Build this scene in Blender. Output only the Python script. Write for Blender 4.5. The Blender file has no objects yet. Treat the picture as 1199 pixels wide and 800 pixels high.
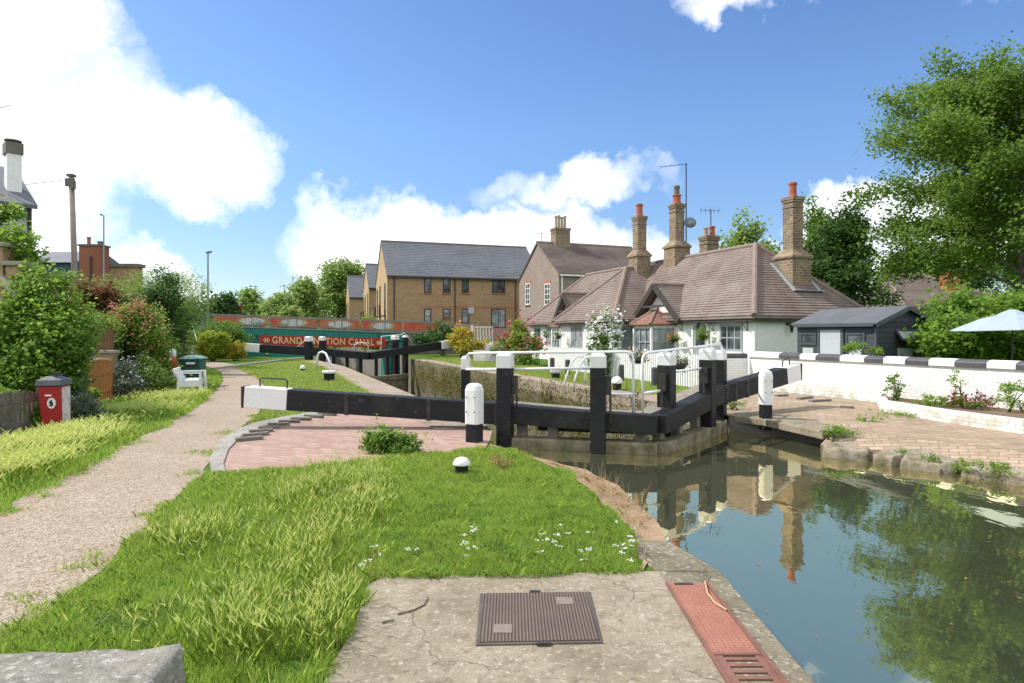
import bpy, bmesh, math, random
import numpy as np
from mathutils import Vector, Matrix, noise as mnoise
random.seed(7); rng = np.random.default_rng(11)
R = math.radians
scene = bpy.context.scene
COL = scene.collection

# ------------------------------------------------------------------ survey
# The site was measured from a level camera 1.65 m above the towpath:
# gp() gives the ground point seen at a place in the view, vp() a point at a known distance.
F, CX, HY, CAMZ = 740.0, 600.0, 390.0, 1.65
def gp(px, py, z=0.0):
    D = F*(CAMZ-z)/(py-HY)
    return Vector(((px-CX)/F*D, D, z))
def vp(px, py, D):
    return Vector(((px-CX)/F*D, D, CAMZ-(py-HY)/F*D))
def zat(py, D): return CAMZ-(py-HY)/F*D
def xat(px, D): return (px-CX)/F*D

# ------------------------------------------------------------------ objects
WL = {}
def link(o):
    COL.objects.link(o); return o
def tag(o, label=None, cat=None, group=None, kind=None):
    if label: o['label'] = label
    if cat: o['category'] = cat
    if group: o['group'] = group
    if kind: o['kind'] = kind
    return o
def thing(name, label, cat, loc, group=None):
    o = bpy.data.objects.new(name, None); link(o)
    o.empty_display_size = .2
    o.location = loc; WL[o] = Vector(loc)
    return tag(o, label, cat, group)
def copy_tree(o, parent=None):
    c = o.copy(); link(c)
    if parent is not None: c.parent = parent
    for ch in list(o.children): copy_tree(ch, c)
    return c

class MB:
    def __init__(s): s.v=[]; s.f=[]; s.m=[]
    def add(s, vs, fs, m=0):
        b=len(s.v); s.v.extend([tuple(v) for v in vs])
        for f in fs: s.f.append(tuple(i+b for i in f)); s.m.append(m)
        return s
    def obox(s, c, ax, h, m=0):
        c=Vector(c); a=[Vector(ax[i])*h[i] for i in range(3)]
        vs=[c+a[0]*x+a[1]*y+a[2]*z for z in(-1,1) for y in(-1,1) for x in(-1,1)]
        fs=[(0,2,3,1),(4,5,7,6),(0,1,5,4),(2,6,7,3),(0,4,6,2),(1,3,7,5)]
        if Vector(ax[0]).cross(Vector(ax[1])).dot(Vector(ax[2]))<0: fs=[f[::-1] for f in fs]
        return s.add(vs,fs,m)
    def box(s, c, size, rz=0, m=0):
        ca,sa=math.cos(rz),math.sin(rz)
        return s.obox(c,((ca,sa,0),(-sa,ca,0),(0,0,1)),(size[0]/2,size[1]/2,size[2]/2),m)
    def bar(s, p0, p1, w, h, m=0, ext=0):
        p0=Vector(p0);p1=Vector(p1);d=(p1-p0);L=d.length;d.normalize()
        up=Vector((0,0,1))
        if abs(d.z)>.95: up=Vector((0,1,0))
        side=d.cross(up).normalized(); up=side.cross(d).normalized()
        return s.obox((p0+p1)/2,(d,side,up),(L/2+ext,w/2,h/2),m)
    def tube(s, pts, r, seg=8, m=0, cap=True):
        pts=[Vector(p) for p in pts]; n=len(pts)
        rs=r if isinstance(r,(list,tuple)) else [r]*n
        b=len(s.v); prev=None
        for i,p in enumerate(pts):
            d=(pts[min(i+1,n-1)]-pts[max(i-1,0)]).normalized()
            if prev is None:
                a=Vector((0,0,1)) if abs(d.z)<.9 else Vector((1,0,0))
                x=d.cross(a).normalized()
            else:
                x=(prev-d*prev.dot(d)).normalized()
            prev=x; y=d.cross(x)
            for k in range(seg):
                t=2*math.pi*k/seg
                s.v.append(tuple(p+(x*math.cos(t)+y*math.sin(t))*rs[i]))
        for i in range(n-1):
            for k in range(seg):
                k2=(k+1)%seg
                s.f.append((b+i*seg+k,b+i*seg+k2,b+(i+1)*seg+k2,b+(i+1)*seg+k)); s.m.append(m)
        if cap:
            s.f.append(tuple(b+k for k in range(seg))[::-1]); s.m.append(m)
            s.f.append(tuple(b+(n-1)*seg+k for k in range(seg))); s.m.append(m)
        return s
    def prism(s, poly, z0, z1, m=0, bottom=True):
        n=len(poly)
        A=sum(poly[i][0]*poly[(i+1)%n][1]-poly[(i+1)%n][0]*poly[i][1] for i in range(n))
        if A<0: poly=poly[::-1]
        zz0=z0 if hasattr(z0,'__len__') else [z0]*n
        zz1=z1 if hasattr(z1,'__len__') else [z1]*n
        vs=[(p[0],p[1],zz0[i]) for i,p in enumerate(poly)]+[(p[0],p[1],zz1[i]) for i,p in enumerate(poly)]
        fs=[(i,(i+1)%n,n+(i+1)%n,n+i) for i in range(n)]+[tuple(range(n,2*n))]
        if bottom: fs.append(tuple(range(n))[::-1])
        return s.add(vs,fs,m)
    def lathe(s, c, prof, seg=12, m=0, sx=1, sy=1):
        b=len(s.v); n=len(prof)
        for r,z in prof:
            for k in range(seg):
                t=2*math.pi*(k+.5)/seg
                s.v.append((c[0]+r*math.cos(t)*sx,c[1]+r*math.sin(t)*sy,c[2]+z))
        for i in range(n-1):
            for k in range(seg):
                k2=(k+1)%seg
                s.f.append((b+i*seg+k,b+i*seg+k2,b+(i+1)*seg+k2,b+(i+1)*seg+k)); s.m.append(m)
        s.f.append(tuple(b+k for k in range(seg))[::-1]); s.m.append(m)
        s.f.append(tuple(b+(n-1)*seg+k for k in range(seg))); s.m.append(m)
        return s
    def build(s, name, mats, parent=None, smooth=False, bevel=0, origin=None):
        return finish(name, np.array(s.v,dtype=np.float64), s.f, mats, parent, smooth, bevel, origin, s.m)

def finish(name, V, Fc, mats, parent=None, smooth=False, bevel=0, origin=None, mi=None):
    if not isinstance(mats,(list,tuple)): mats=[mats]
    if parent is not None: T=WL[parent]
    elif origin is not None: T=Vector(origin)
    else:
        lo=V.min(0); hi=V.max(0); T=Vector(((lo[0]+hi[0])/2,(lo[1]+hi[1])/2,lo[2]))
    me=bpy.data.meshes.new(name)
    me.from_pydata((V-np.array(T)).tolist(),[],Fc)
    if mi is not None and len(mats)>1: me.polygons.foreach_set('material_index',np.array(mi,dtype=np.int32))
    for m in mats: me.materials.append(m)
    # metre-scaled face-plane UVs so bricks, tiles and boards run true on every wall and slope
    uvl=me.uv_layers.new(name='UVMap'); npoly=len(me.polygons)
    nrm=np.zeros(npoly*3); me.polygons.foreach_get('normal',nrm); nrm=nrm.reshape(-1,3)
    tot=np.zeros(npoly,dtype=np.int32); me.polygons.foreach_get('loop_total',tot)
    vi=np.zeros(len(me.loops),dtype=np.int32); me.loops.foreach_get('vertex_index',vi)
    N=np.repeat(nrm,tot,axis=0)
    t=np.stack([-N[:,1],N[:,0],np.zeros(len(N))],1); ln=np.linalg.norm(t,axis=1)
    flat=ln<.15; t[flat]=(1,0,0); ln[flat]=1; t/=ln[:,None]
    bt=np.cross(N,t); P=V[vi]
    uv=np.stack([(P*t).sum(1),(P*bt).sum(1)],1).astype(np.float32)
    uvl.data.foreach_set('uv',uv.ravel())
    if smooth: me.polygons.foreach_set('use_smooth',np.ones(npoly,dtype=bool))
    me.update()
    o=bpy.data.objects.new(name,me); link(o); WL[o]=Vector(T)
    if parent is not None: o.parent=parent; o.location=(0,0,0)
    else: o.location=T
    if bevel:
        b=o.modifiers.new('bevel','BEVEL'); b.width=bevel; b.segments=2; b.limit_method='ANGLE'; b.angle_limit=R(40)
    return o

def fastmesh(name, V, nper, mats, parent=None, origin=None, mi=None):
    """V: (n*nper,3) - n separate polygons of nper vertices."""
    n=len(V)//nper
    T=WL[parent] if parent is not None else Vector(origin if origin is not None else (0,0,0))
    me=bpy.data.meshes.new(name)
    me.vertices.add(len(V)); me.vertices.foreach_set('co',(V-np.array(T)).astype(np.float32).ravel())
    me.loops.add(len(V)); me.loops.foreach_set('vertex_index',np.arange(len(V),dtype=np.int32))
    me.polygons.add(n); me.polygons.foreach_set('loop_start',np.arange(0,len(V),nper,dtype=np.int32))
    me.polygons.foreach_set('loop_total',np.full(n,nper,dtype=np.int32))
    if not isinstance(mats,(list,tuple)): mats=[mats]
    for m in mats: me.materials.append(m)
    if mi is not None: me.polygons.foreach_set('material_index',np.asarray(mi,dtype=np.int32))
    me.update(calc_edges=True); me.validate()
    o=bpy.data.objects.new(name,me); link(o); WL[o]=Vector(T)
    if parent is not None: o.parent=parent
    else: o.location=T
    return o

def clip(poly,d,lo,hi):
    for sgn,lim in ((1,lo),(-1,-hi)):
        out=[]; n=len(poly)
        for i in range(n):
            a,b=poly[i],poly[(i+1)%n]; da=sgn*a.dot(d)-lim; db=sgn*b.dot(d)-lim
            if da>=0: out.append(a)
            if (da>=0)!=(db>=0): out.append(a.lerp(b,da/(da-db)))
        poly=out
        if len(poly)<3: return []
    return poly
def courses(m, poly, step=.15, lift=.035, base=.004):
    """lay overlapping courses of tiles over one roof slope: each course is tilted so its lower edge stands proud"""
    poly=[Vector(p) for p in poly]; n=(poly[1]-poly[0]).cross(poly[2]-poly[0]).normalized()
    if n.z<0: n=-n; poly=poly[::-1]
    if n.z>.995: return
    up=(Vector((0,0,1))-n*n.z).normalized(); ds=[p.dot(up) for p in poly]; lo,hi=min(ds),max(ds); k=0
    while lo+k*step<hi-.01:
        d0=lo+k*step; c=clip(poly,up,d0,min(d0+step,hi)); k+=1
        if len(c)<3: continue
        jit=lift*(1+.25*math.sin(k*12.9898)); L=[p+n*(base+jit*max(0,1-(p.dot(up)-d0)/step)) for p in c]
        m.add(L,[tuple(range(len(L)))])
        for i in range(len(c)):
            a,b=c[i],c[(i+1)%len(c)]
            if abs(a.dot(up)-d0)<1e-4 and abs(b.dot(up)-d0)<1e-4:
                m.add([a+n*.001,b+n*.001,L[(i+1)%len(c)],L[i]],[(0,1,2,3)])

# ------------------------------------------------------------------ materials
class NT:
    def __init__(s, name):
        s.mat=bpy.data.materials.new(name); s.mat.use_nodes=True; s.t=s.mat.node_tree
        s.t.nodes.clear(); s.out=s.n('ShaderNodeOutputMaterial')
    def n(s, ty, **kw):
        nd=s.t.nodes.new(ty)
        for k,v in kw.items(): setattr(nd,k,v)
        return nd
    def l(s,a,b): s.t.links.new(a,b)
    def set(s, nd, **kw):
        for k,v in kw.items(): nd.inputs[k.replace('_',' ')].default_value=v
        return nd
    def coord(s, kind='Object'):
        return s.n('ShaderNodeTexCoord').outputs[kind]
    def noise(s, vec, scale, detail=5, rough=.6, out='Fac'):
        nd=s.n('ShaderNodeTexNoise'); s.l(vec,nd.inputs['Vector'])
        nd.inputs['Scale'].default_value=scale; nd.inputs['Detail'].default_value=detail; nd.inputs['Roughness'].default_value=rough
        return nd.outputs[out]
    def ramp(s, fac, stops):
        nd=s.n('ShaderNodeValToRGB'); s.l(fac,nd.inputs[0]); e=nd.color_ramp.elements
        while len(e)<len(stops): e.new(.5)
        for i,(p,c) in enumerate(stops):
            e[i].position=p; e[i].color=(c,c,c,1) if isinstance(c,(int,float)) else (*c,1)
        return nd.outputs[0]
    def mix(s, fac, a, b, mode='MIX'):
        nd=s.n('ShaderNodeMix',data_type='RGBA',blend_type=mode)
        for i,x in ((0,fac),(6,a),(7,b)):
            if hasattr(x,'is_linked'): s.l(x,nd.inputs[i])
            else: nd.inputs[i].default_value=(x if i==0 else (*x,1))
        return nd.outputs[2]
    def math(s, op, a, b=None, clamp=False):
        nd=s.n('ShaderNodeMath',operation=op,use_clamp=clamp)
        for i,x in ((0,a),(1,b)):
            if x is None: continue
            if hasattr(x,'is_linked'): s.l(x,nd.inputs[i])
            else: nd.inputs[i].default_value=x
        return nd.outputs[0]
    def bump(s, h, strength=.3, dist=.02, nrm=None):
        nd=s.n('ShaderNodeBump'); s.l(h,nd.inputs['Height'])
        nd.inputs['Strength'].default_value=strength; nd.inputs['Distance'].default_value=dist
        if nrm is not None: s.l(nrm,nd.inputs['Normal'])
        return nd.outputs[0]
    def pbr(s, col, rough=.8, bump=None, metallic=0, spec=.4):
        p=s.n('ShaderNodeBsdfPrincipled')
        if hasattr(col,'is_linked'): s.l(col,p.inputs['Base Color'])
        else: p.inputs['Base Color'].default_value=(*col,1)
        if hasattr(rough,'is_linked'): s.l(rough,p.inputs['Roughness'])
        else: p.inputs['Roughness'].default_value=rough
        p.inputs['Metallic'].default_value=metallic
        p.inputs['Specular IOR Level'].default_value=spec
        if bump is not None: s.l(bump,p.inputs['Normal'])
        s.l(p.outputs[0],s.out.inputs[0]); return p

def m_plain(name, c, c2=None, scale=6, rough=.7, bump=.15, bscale=40, metallic=0, spec=.4, lo=.35, hi=.65, bdist=.01):
    n=NT(name); co=n.coord()
    c2=c2 or tuple(x*.75 for x in c)
    f=n.ramp(n.noise(co,scale,6,.65),[(lo,0),(hi,1)])
    col=n.mix(f,c,c2)
    col=n.mix(n.ramp(n.noise(co,scale*7,3),[(.3,0),(.75,.35)]),col,tuple(x*.7 for x in c2))
    b=n.bump(n.noise(co,bscale,4),bump,bdist) if bump else None
    n.pbr(col,rough,b,metallic,spec); return n.mat

def m_brick(name, c1, c2, mortar, bw=.225, bh=.075, ms=.012, rough=.9, bump=.5, stain=(.2,.17,.14), stain_amt=.35, offset=.5, rot=0, hue=None, ns=.8):
    n=NT(name); uv=n.coord('UV')
    mp=n.n('ShaderNodeMapping'); n.l(uv,mp.inputs[0]); mp.inputs['Rotation'].default_value=(0,0,rot)
    br=n.n('ShaderNodeTexBrick'); n.l(mp.outputs[0],br.inputs['Vector'])
    br.offset=offset
    n.set(br,Color1=(*c1,1),Color2=(*c2,1),Mortar=(*mortar,1),Scale=1,Mortar_Size=ms/2,Mortar_Smooth=.3,Bias=0,Brick_Width=bw,Row_Height=bh)
    co=n.coord()
    col=br.outputs['Color']
    if hue: col=n.mix(n.ramp(n.noise(mp.outputs[0],9,2),[(.45,0),(.62,.75)]),col,hue)
    col=n.mix(n.ramp(n.noise(co,ns,7,.7),[(.4,0),(.7,stain_amt)]),col,stain)
    col=n.mix(n.ramp(n.noise(co,14,4),[(.35,0),(.8,.3)]),col,tuple(x*.6 for x in c2))
    h=n.math('ADD',n.math('MULTIPLY',br.outputs['Fac'],-1),n.math('MULTIPLY',n.noise(co,30,4),.5))
    n.pbr(col,rough,n.bump(h,bump,.012),spec=.25); return n.mat

def m_leaf(name, cols, transl=.35, rough=.55):
    n=NT(name); g=n.n('ShaderNodeNewGeometry')
    k=len(cols)
    col=n.ramp(g.outputs['Random Per Island'],[(i/(k-1) if k>1 else 0,c) for i,c in enumerate(cols)])
    big=n.ramp(n.noise(n.coord(),.9,2),[(.35,0),(.7,.5)])
    col=n.mix(big,col,cols[-1])
    p=n.pbr(col,rough,spec=.3)
    tr=n.n('ShaderNodeBsdfTranslucent'); 
    hs=n.n('ShaderNodeHueSaturation'); n.l(col,hs.inputs['Color']); hs.inputs['Value'].default_value=1.5; hs.inputs['Hue'].default_value=.485
    n.l(hs.outputs[0],tr.inputs['Color'])
    mx=n.n('ShaderNodeMixShader'); mx.inputs[0].default_value=transl
    n.l(p.outputs[0],mx.inputs[1]); n.l(tr.outputs[0],mx.inputs[2]); n.l(mx.outputs[0],n.out.inputs[0])
    return n.mat

def m_glass(name, c=(.02,.025,.03), c2=(.12,.14,.15), rough=.06):
    n=NT(name); co=n.coord()
    n.pbr(n.mix(n.ramp(n.noise(co,1.3,2),[(.4,0),(.62,1)]),c,c2),rough,spec=.7); return n.mat

def m_boards(name, c, c2, width=.14, rough=.7, vertical=True, gap=(.01,.01,.01), bump=.6):
    n=NT(name); uv=n.coord('UV'); sp=n.n('ShaderNodeSeparateXYZ'); n.l(uv,sp.inputs[0])
    x=sp.outputs[0] if vertical else sp.outputs[1]
    fr=n.math('FRACT',n.math('DIVIDE',x,width)); fl=n.math('FLOOR',n.math('DIVIDE',x,width))
    wn=n.n('ShaderNodeTexWhiteNoise',noise_dimensions='1D'); n.l(fl,wn.inputs['W'])
    mp=n.n('ShaderNodeMapping'); n.l(n.coord(),mp.inputs[0]); mp.inputs['Scale'].default_value=(12,12,1.2) if vertical else (1.2,1.2,12)
    col=n.mix(n.math('MULTIPLY',wn.outputs['Value'],.7),c,c2)
    col=n.mix(n.ramp(n.noise(mp.outputs[0],2,6,.7),[(.4,0),(.75,.45)]),col,tuple(v*.55 for v in c2))
    edge=n.ramp(fr,[(0,0),(.06,1),(.94,1),(1,0)])
    col=n.mix(edge,gap,col)
    n.pbr(col,rough,n.bump(edge,bump,.012),spec=.3); return n.mat
# ------------------------------------------------------------------ palette
WHITE=m_plain('white_paint',(.78,.78,.77),(.66,.66,.64),5,.55,.2,30,lo=.5,hi=.85)
WHITEMETAL=m_plain('white_rail_paint',(.8,.81,.82),(.7,.7,.68),8,.4,.05,30,lo=.55,hi=.8)
def make_black():
    n=NT('black_tar_paint'); co=n.coord(); uv=n.coord('UV')
    mp=n.n('ShaderNodeMapping'); n.l(uv,mp.inputs[0]); mp.inputs['Scale'].default_value=(1.3,14,1)
    g=n.noise(mp.outputs[0],3,7,.7)
    c=n.mix(n.ramp(g,[(.45,0),(.8,.8)]),(.007,.008,.01),(.035,.037,.041))
    c=n.mix(n.ramp(n.noise(co,7,8,.75),[(.6,0),(.68,.75)]),c,(.1,.095,.085))
    c=n.mix(n.ramp(n.noise(co,1.3,6,.7),[(.55,0),(.72,.35)]),c,(.06,.065,.045))
    n.pbr(c,n.ramp(g,[(.3,.38),(.7,.75)]),n.bump(n.math('ADD',g,n.math('MULTIPLY',n.noise(co,7,8,.75),.6)),.5,.012),spec=.3); return n.mat
BLACK=make_black()
BLACKIRON=m_plain('black_iron',(.02,.02,.022),(.05,.045,.04),10,.5,.2,40)
RENDER=m_plain('white_render',(.8,.8,.79),(.7,.69,.66),1.2,.85,.5,22,lo=.5,hi=.8)
def make_wallpaint():
    n=NT('whitewashed_brick'); uv=n.coord('UV'); br=n.n('ShaderNodeTexBrick'); n.l(uv,br.inputs['Vector'])
    n.set(br,Scale=1,Mortar_Size=.006,Brick_Width=.225,Row_Height=.075,Mortar_Smooth=.6)
    co=n.coord(); sp=n.n('ShaderNodeSeparateXYZ'); n.l(co,sp.inputs[0])
    c=n.mix(n.ramp(n.noise(co,1.6,7,.7),[(.45,0),(.75,1)]),(.82,.82,.8),(.68,.67,.62))
    low=n.math('MULTIPLY',n.ramp(sp.outputs[2],[(0,1),(.45,0)]),n.ramp(n.noise(co,3.5,7,.7),[(.38,0),(.6,.85)]))
    c=n.mix(low,c,(.34,.33,.22))
    c=n.mix(n.ramp(n.noise(co,.55,8,.75),[(.52,0),(.7,.5)]),c,(.58,.57,.52))
    c=n.mix(n.ramp(n.noise(co,22,4),[(.62,0),(.75,.3)]),c,(.45,.43,.38))
    h=n.math('ADD',n.math('MULTIPLY',br.outputs['Fac'],-1.2),n.noise(co,16,5))
    n.pbr(c,.85,n.bump(h,.8,.016),spec=.25); return n.mat
WALLPAINT=make_wallpaint()
COPEBLACK=m_plain('black_coping_paint',(.05,.053,.06),(.09,.09,.095),5,.6,.3,30)
BRICK_TAN=m_brick('tan_brick',(.42,.28,.15),(.27,.165,.09),(.42,.34,.24),.34,.115,.02,hue=(.46,.33,.19),stain=(.28,.16,.08),stain_amt=.35)
BRICK_CREAM_LIT=m_brick('sunlit_cream_brick',(.52,.37,.20),(.42,.28,.14),(.45,.36,.24),hue=(.5,.36,.2))  # sunlit brightness of the left gable is put into this colour
BRICK_PINK=m_brick('weathered_pink_brick',(.31,.25,.21),(.2,.16,.135),(.35,.32,.28),.3,.1,.02,hue=(.38,.3,.25),stain=(.2,.14,.12),stain_amt=.4)
BRICK_ORANGE=m_brick('orange_brick',(.55,.16,.07),(.45,.12,.05),(.4,.25,.17))
BRICK_RED=m_brick('red_brick',(.32,.1,.055),(.24,.075,.045),(.3,.18,.13))
BRICK_CHIM=m_brick('old_stock_brick',(.33,.225,.13),(.11,.08,.06),(.4,.36,.3),.29,.105,.03,hue=(.4,.29,.16),stain=(.09,.08,.07),stain_amt=.6,ns=1.6)
BRICK_GARDEN=m_brick('garden_wall_brick',(.42,.28,.17),(.33,.2,.12),(.38,.3,.22))
PAVING=m_brick('pink_brick_paving',(.46,.31,.25),(.34,.21,.17),(.27,.21,.17),.26,.13,.022,.9,.6,stain=(.32,.25,.19),stain_amt=.55,rot=R(25),ns=.6)
PAVING_R=m_brick('brown_brick_paving',(.47,.36,.275),(.37,.26,.19),(.25,.2,.13),.23,.11,.018,.9,.8,stain=(.2,.17,.09),stain_amt=.85,rot=R(-22),ns=1.3)
TILE=m_brick('clay_roof_tiles',(.235,.185,.16),(.165,.125,.108),(.07,.053,.045),.17,.15,.014,.85,.5,stain=(.31,.28,.25),stain_amt=.65,hue=(.27,.19,.155),ns=.8)
TILE_DK=m_brick('old_roof_tiles',(.22,.17,.15),(.16,.12,.105),(.07,.06,.05),.2,.15,.014,.85,.5,stain=(.28,.25,.22),stain_amt=.5)
TILE_RED=m_brick('red_bay_tiles',(.36,.17,.12),(.24,.11,.08),(.09,.05,.04),.17,.105,.022,.85,.9)
SLATE=m_brick('grey_slates',(.15,.16,.175),(.115,.122,.138),(.07,.075,.08),.3,.2,.012,.6,.35,stain=(.2,.2,.21),stain_amt=.55,ns=.5)
RIDGE=m_plain('ridge_tile_clay',(.29,.215,.18),(.2,.15,.125),4,.85,.4,25)
TERRACOTTA=m_plain('terracotta',(.44,.13,.07),(.35,.1,.055),6,.8,.2,30)
POTBUFF=m_plain('buff_pot',(.5,.4,.28),(.38,.28,.2),6,.8,.2,30)
LEAD=m_plain('lead_flashing',(.4,.42,.43),(.3,.31,.32),6,.6,.2,25)
DARKWOOD=m_plain('dark_stained_wood',(.035,.03,.027),(.06,.05,.045),6,.65,.3,25)
GLASS=m_glass('window_glass'); GLASSL=m_glass('net_curtain_glass',(.16,.18,.19),(.38,.4,.41),.15)
GREYWIN=m_plain('grey_window_paint',(.33,.36,.37),(.27,.3,.31),6,.5,.1,20)
PALEPANEL=m_plain('pale_grey_panel',(.5,.53,.55),(.43,.46,.48),3,.6,.1,20)
SHED=m_boards('charcoal_shiplap',(.05,.06,.068),(.065,.075,.085),.15,.6,vertical=False)
SHEDTRIM=m_plain('charcoal_trim',(.055,.065,.073),(.075,.085,.095),6,.55,.15,30)
FELT=m_plain('grey_roof_felt',(.085,.095,.105),(.12,.13,.14),2,.85,.5,60)
CLOTH=m_plain('pale_blue_canvas',(.36,.43,.49),(.31,.38,.44),3,.8,.1,60)
REDPAINT=m_plain('red_bin_paint',(.36,.014,.018),(.28,.012,.014),5,.4,.15,30,lo=.45,hi=.75)
BINWHITE=m_plain('flaking_white_red_paint',(.72,.69,.67),(.45,.13,.11),9,.6,.4,30,lo=.5,hi=.66)
BINLID=m_plain('grey_bin_lid',(.06,.065,.075),(.1,.105,.11),6,.4,.15,30)
TEAL=m_plain('teal_bridge_paint',(.0,.16,.125),(.01,.21,.165),2,.45,.15,25)
TEALDK=m_plain('dark_green_bin_plastic',(.005,.085,.065),(.01,.11,.085),5,.4,.1,30)
SIGNRED=m_plain('sign_red',(.40,.022,.018),(.33,.02,.016),2,.45,.05,25)
PANELRED=m_plain('parapet_panel_red',(.6,.06,.035),(.62,.2,.06),1.1,.5,.05,25,lo=.4,hi=.65)
SIGNCREAM=m_plain('sign_gold_lettering',(.75,.55,.25),(.68,.48,.2),5,.5,0,25)
RAILGREY=m_plain('grey_green_rail',(.16,.2,.19),(.22,.25,.24),6,.45,.1,25)
PLAQUE=m_plain('painted_plaque',(.18,.32,.26),(.68,.7,.66),1.6,.5,0,25,lo=.42,hi=.5)
PLAQUERIM=m_plain('plaque_rim',(.55,.05,.03),(.6,.45,.12),5,.5,0,25)
STONE=m_plain('grey_stone',(.36,.33,.28),(.25,.23,.19),3,.9,.7,18)
STONE_W=m_plain('weathered_coping_stone',(.34,.28,.22),(.13,.125,.06),3.2,.95,1.0,9,lo=.42,hi=.62,bdist=.03)
STONEDK=m_plain('dark_retaining_stone',(.2,.18,.16),(.13,.12,.105),2,.95,.8,8)
WEATHERWOOD=m_plain('weathered_grey_timber',(.3,.27,.22),(.19,.17,.13),5,.9,.6,20)
GREYTIMBER=m_plain('silvered_fence_timber',(.2,.18,.15),(.11,.1,.085),7,.9,.6,20)
SILLWOOD=m_plain('wet_sill_timber',(.33,.28,.19),(.1,.095,.045),4,.75,.9,12)
ORANGEWOOD=m_boards('orange_stained_slats',(.42,.19,.06),(.33,.13,.04),.075,.6)
GRASSREED=m_boards('brushwood',(.2,.11,.06),(.13,.075,.045),.02,.95)
ORANGE=m_plain('orange_float',(.55,.09,.03),(.5,.06,.03),5,.6,.1,30)
BARK=m_plain('bark',(.13,.105,.08),(.075,.06,.045),6,.95,.9,14,bdist=.03)
BARKG=m_plain('plane_bark',(.2,.18,.14),(.11,.1,.075),4,.9,.6,14)
POLEWOOD=m_plain('utility_pole_wood',(.36,.31,.25),(.26,.22,.18),5,.9,.5,18)
STEELGREY=m_plain('galvanised_steel',(.28,.31,.34),(.2,.22,.25),6,.45,.1,30)
SOILM=m_plain('bare_soil',(.19,.13,.08),(.13,.09,.055),4,.95,.7,25)
RUSTRED=m_plain('rust_red_iron',(.36,.145,.1),(.27,.1,.07),5,.8,.3,40)
# ---- setting materials
def mat_ground():
    n=NT('turf_soil'); co=n.coord()
    c=n.mix(n.ramp(n.noise(co,.5,6),[(.35,0),(.65,1)]),(.055,.12,.012),(.09,.15,.022))
    c=n.mix(n.ramp(n.noise(co,4,6,.7),[(.5,0),(.75,.6)]),c,(.12,.12,.035))
    n.pbr(c,.95,n.bump(n.noise(co,25,5),.6,.03),spec=.1); return n.mat
def mat_gravel():
    n=NT('pink_gravel'); co=n.coord()
    v=n.n('ShaderNodeTexVoronoi'); n.l(co,v.inputs['Vector']); v.inputs['Scale'].default_value=70
    g=n.ramp(v.outputs['Color'],[(.15,(.2,.15,.105)),(.5,(.36,.29,.22)),(.85,(.5,.42,.335))])
    c=n.mix(n.ramp(n.noise(co,.7,7,.7),[(.42,0),(.62,.6)]),g,(.3,.235,.165))
    c=n.mix(n.ramp(n.noise(co,9,5,.7),[(.52,0),(.75,.45)]),c,(.5,.42,.34))
    n.pbr(c,.95,n.bump(v.outputs['Distance'],.8,.012),spec=.15); return n.mat
def mat_slab(name,a,b,spk,scale=1,crack=True):
    n=NT(name); co=n.coord()
    c=n.mix(n.ramp(n.noise(co,1.8*scale,8,.7),[(.38,0),(.66,1)]),a,b)
    c=n.mix(n.ramp(n.noise(co,11*scale,6,.75),[(.5,0),(.68,.75)]),c,tuple(x*.55 for x in b))
    c=n.mix(n.ramp(n.noise(co,26*scale,4,.6),[(.56,0),(.66,.7)]),c,spk)
    v=n.n('ShaderNodeTexVoronoi'); n.l(co,v.inputs['Vector']); v.inputs['Scale'].default_value=160
    c=n.mix(n.ramp(v.outputs['Color'],[(.2,.35),(.6,0)]),c,tuple(x*.5 for x in b))
    wp=n.n('ShaderNodeVectorMath',operation='ADD'); ns_=n.n('ShaderNodeTexNoise'); n.l(co,ns_.inputs['Vector']); ns_.inputs['Scale'].default_value=2.5; ns_.inputs['Detail'].default_value=6
    n.l(co,wp.inputs[0]); sc_=n.n('ShaderNodeVectorMath',operation='SCALE'); n.l(ns_.outputs['Color'],sc_.inputs[0]); sc_.inputs['Scale'].default_value=.5; n.l(sc_.outputs[0],wp.inputs[1])
    vc=n.n('ShaderNodeTexVoronoi',feature='DISTANCE_TO_EDGE'); n.l(wp.outputs[0],vc.inputs['Vector']); vc.inputs['Scale'].default_value=.9
    ck=n.math('MULTIPLY',n.ramp(vc.outputs['Distance'],[(.0,1),(.006,0)]),n.ramp(n.noise(co,1.1,3),[(.45,0),(.55,.8)]))
    c=n.mix(ck,c,tuple(x*.3 for x in b))
    c=n.mix(n.ramp(n.noise(co,.9,6,.7),[(.5,0),(.7,.5)]),c,tuple(x*y for x,y in zip(b,(.62,.66,.6))))
    h=n.math('ADD',n.noise(co,40*scale,6,.7),n.math('MULTIPLY',n.noise(co,6,5),1.5))
    n.pbr(c,.95,n.bump(h,.7,.01),spec=.15); return n.mat
def mat_water(name, body):
    n=NT(name); co=n.coord()
    mp=n.n('ShaderNodeMapping'); n.l(co,mp.inputs[0]); mp.inputs['Scale'].default_value=(1,.55,1)
    h=n.math('ADD',n.noise(mp.outputs[0],1.6,3,.5),n.math('MULTIPLY',n.noise(mp.outputs[0],9,2,.5),.12))
    p=n.pbr(body,.02,n.bump(h,.045,.1),spec=.5)
    p.inputs['IOR'].default_value=12.0; p.inputs['Specular Tint'].default_value=(1,.9,.58,1)
    return n.mat
GROUND=mat_ground(); GRAVEL=mat_gravel()
SLAB=mat_slab('old_concrete',(.34,.29,.21),(.24,.2,.14),(.5,.46,.39))
SLAB2=mat_slab('mossy_coping_concrete',(.27,.235,.17),(.16,.14,.095),(.5,.47,.4),1.2)
KERB=mat_slab('pale_kerb_concrete',(.38,.35,.32),(.29,.265,.235),(.6,.58,.54),1)
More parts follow.
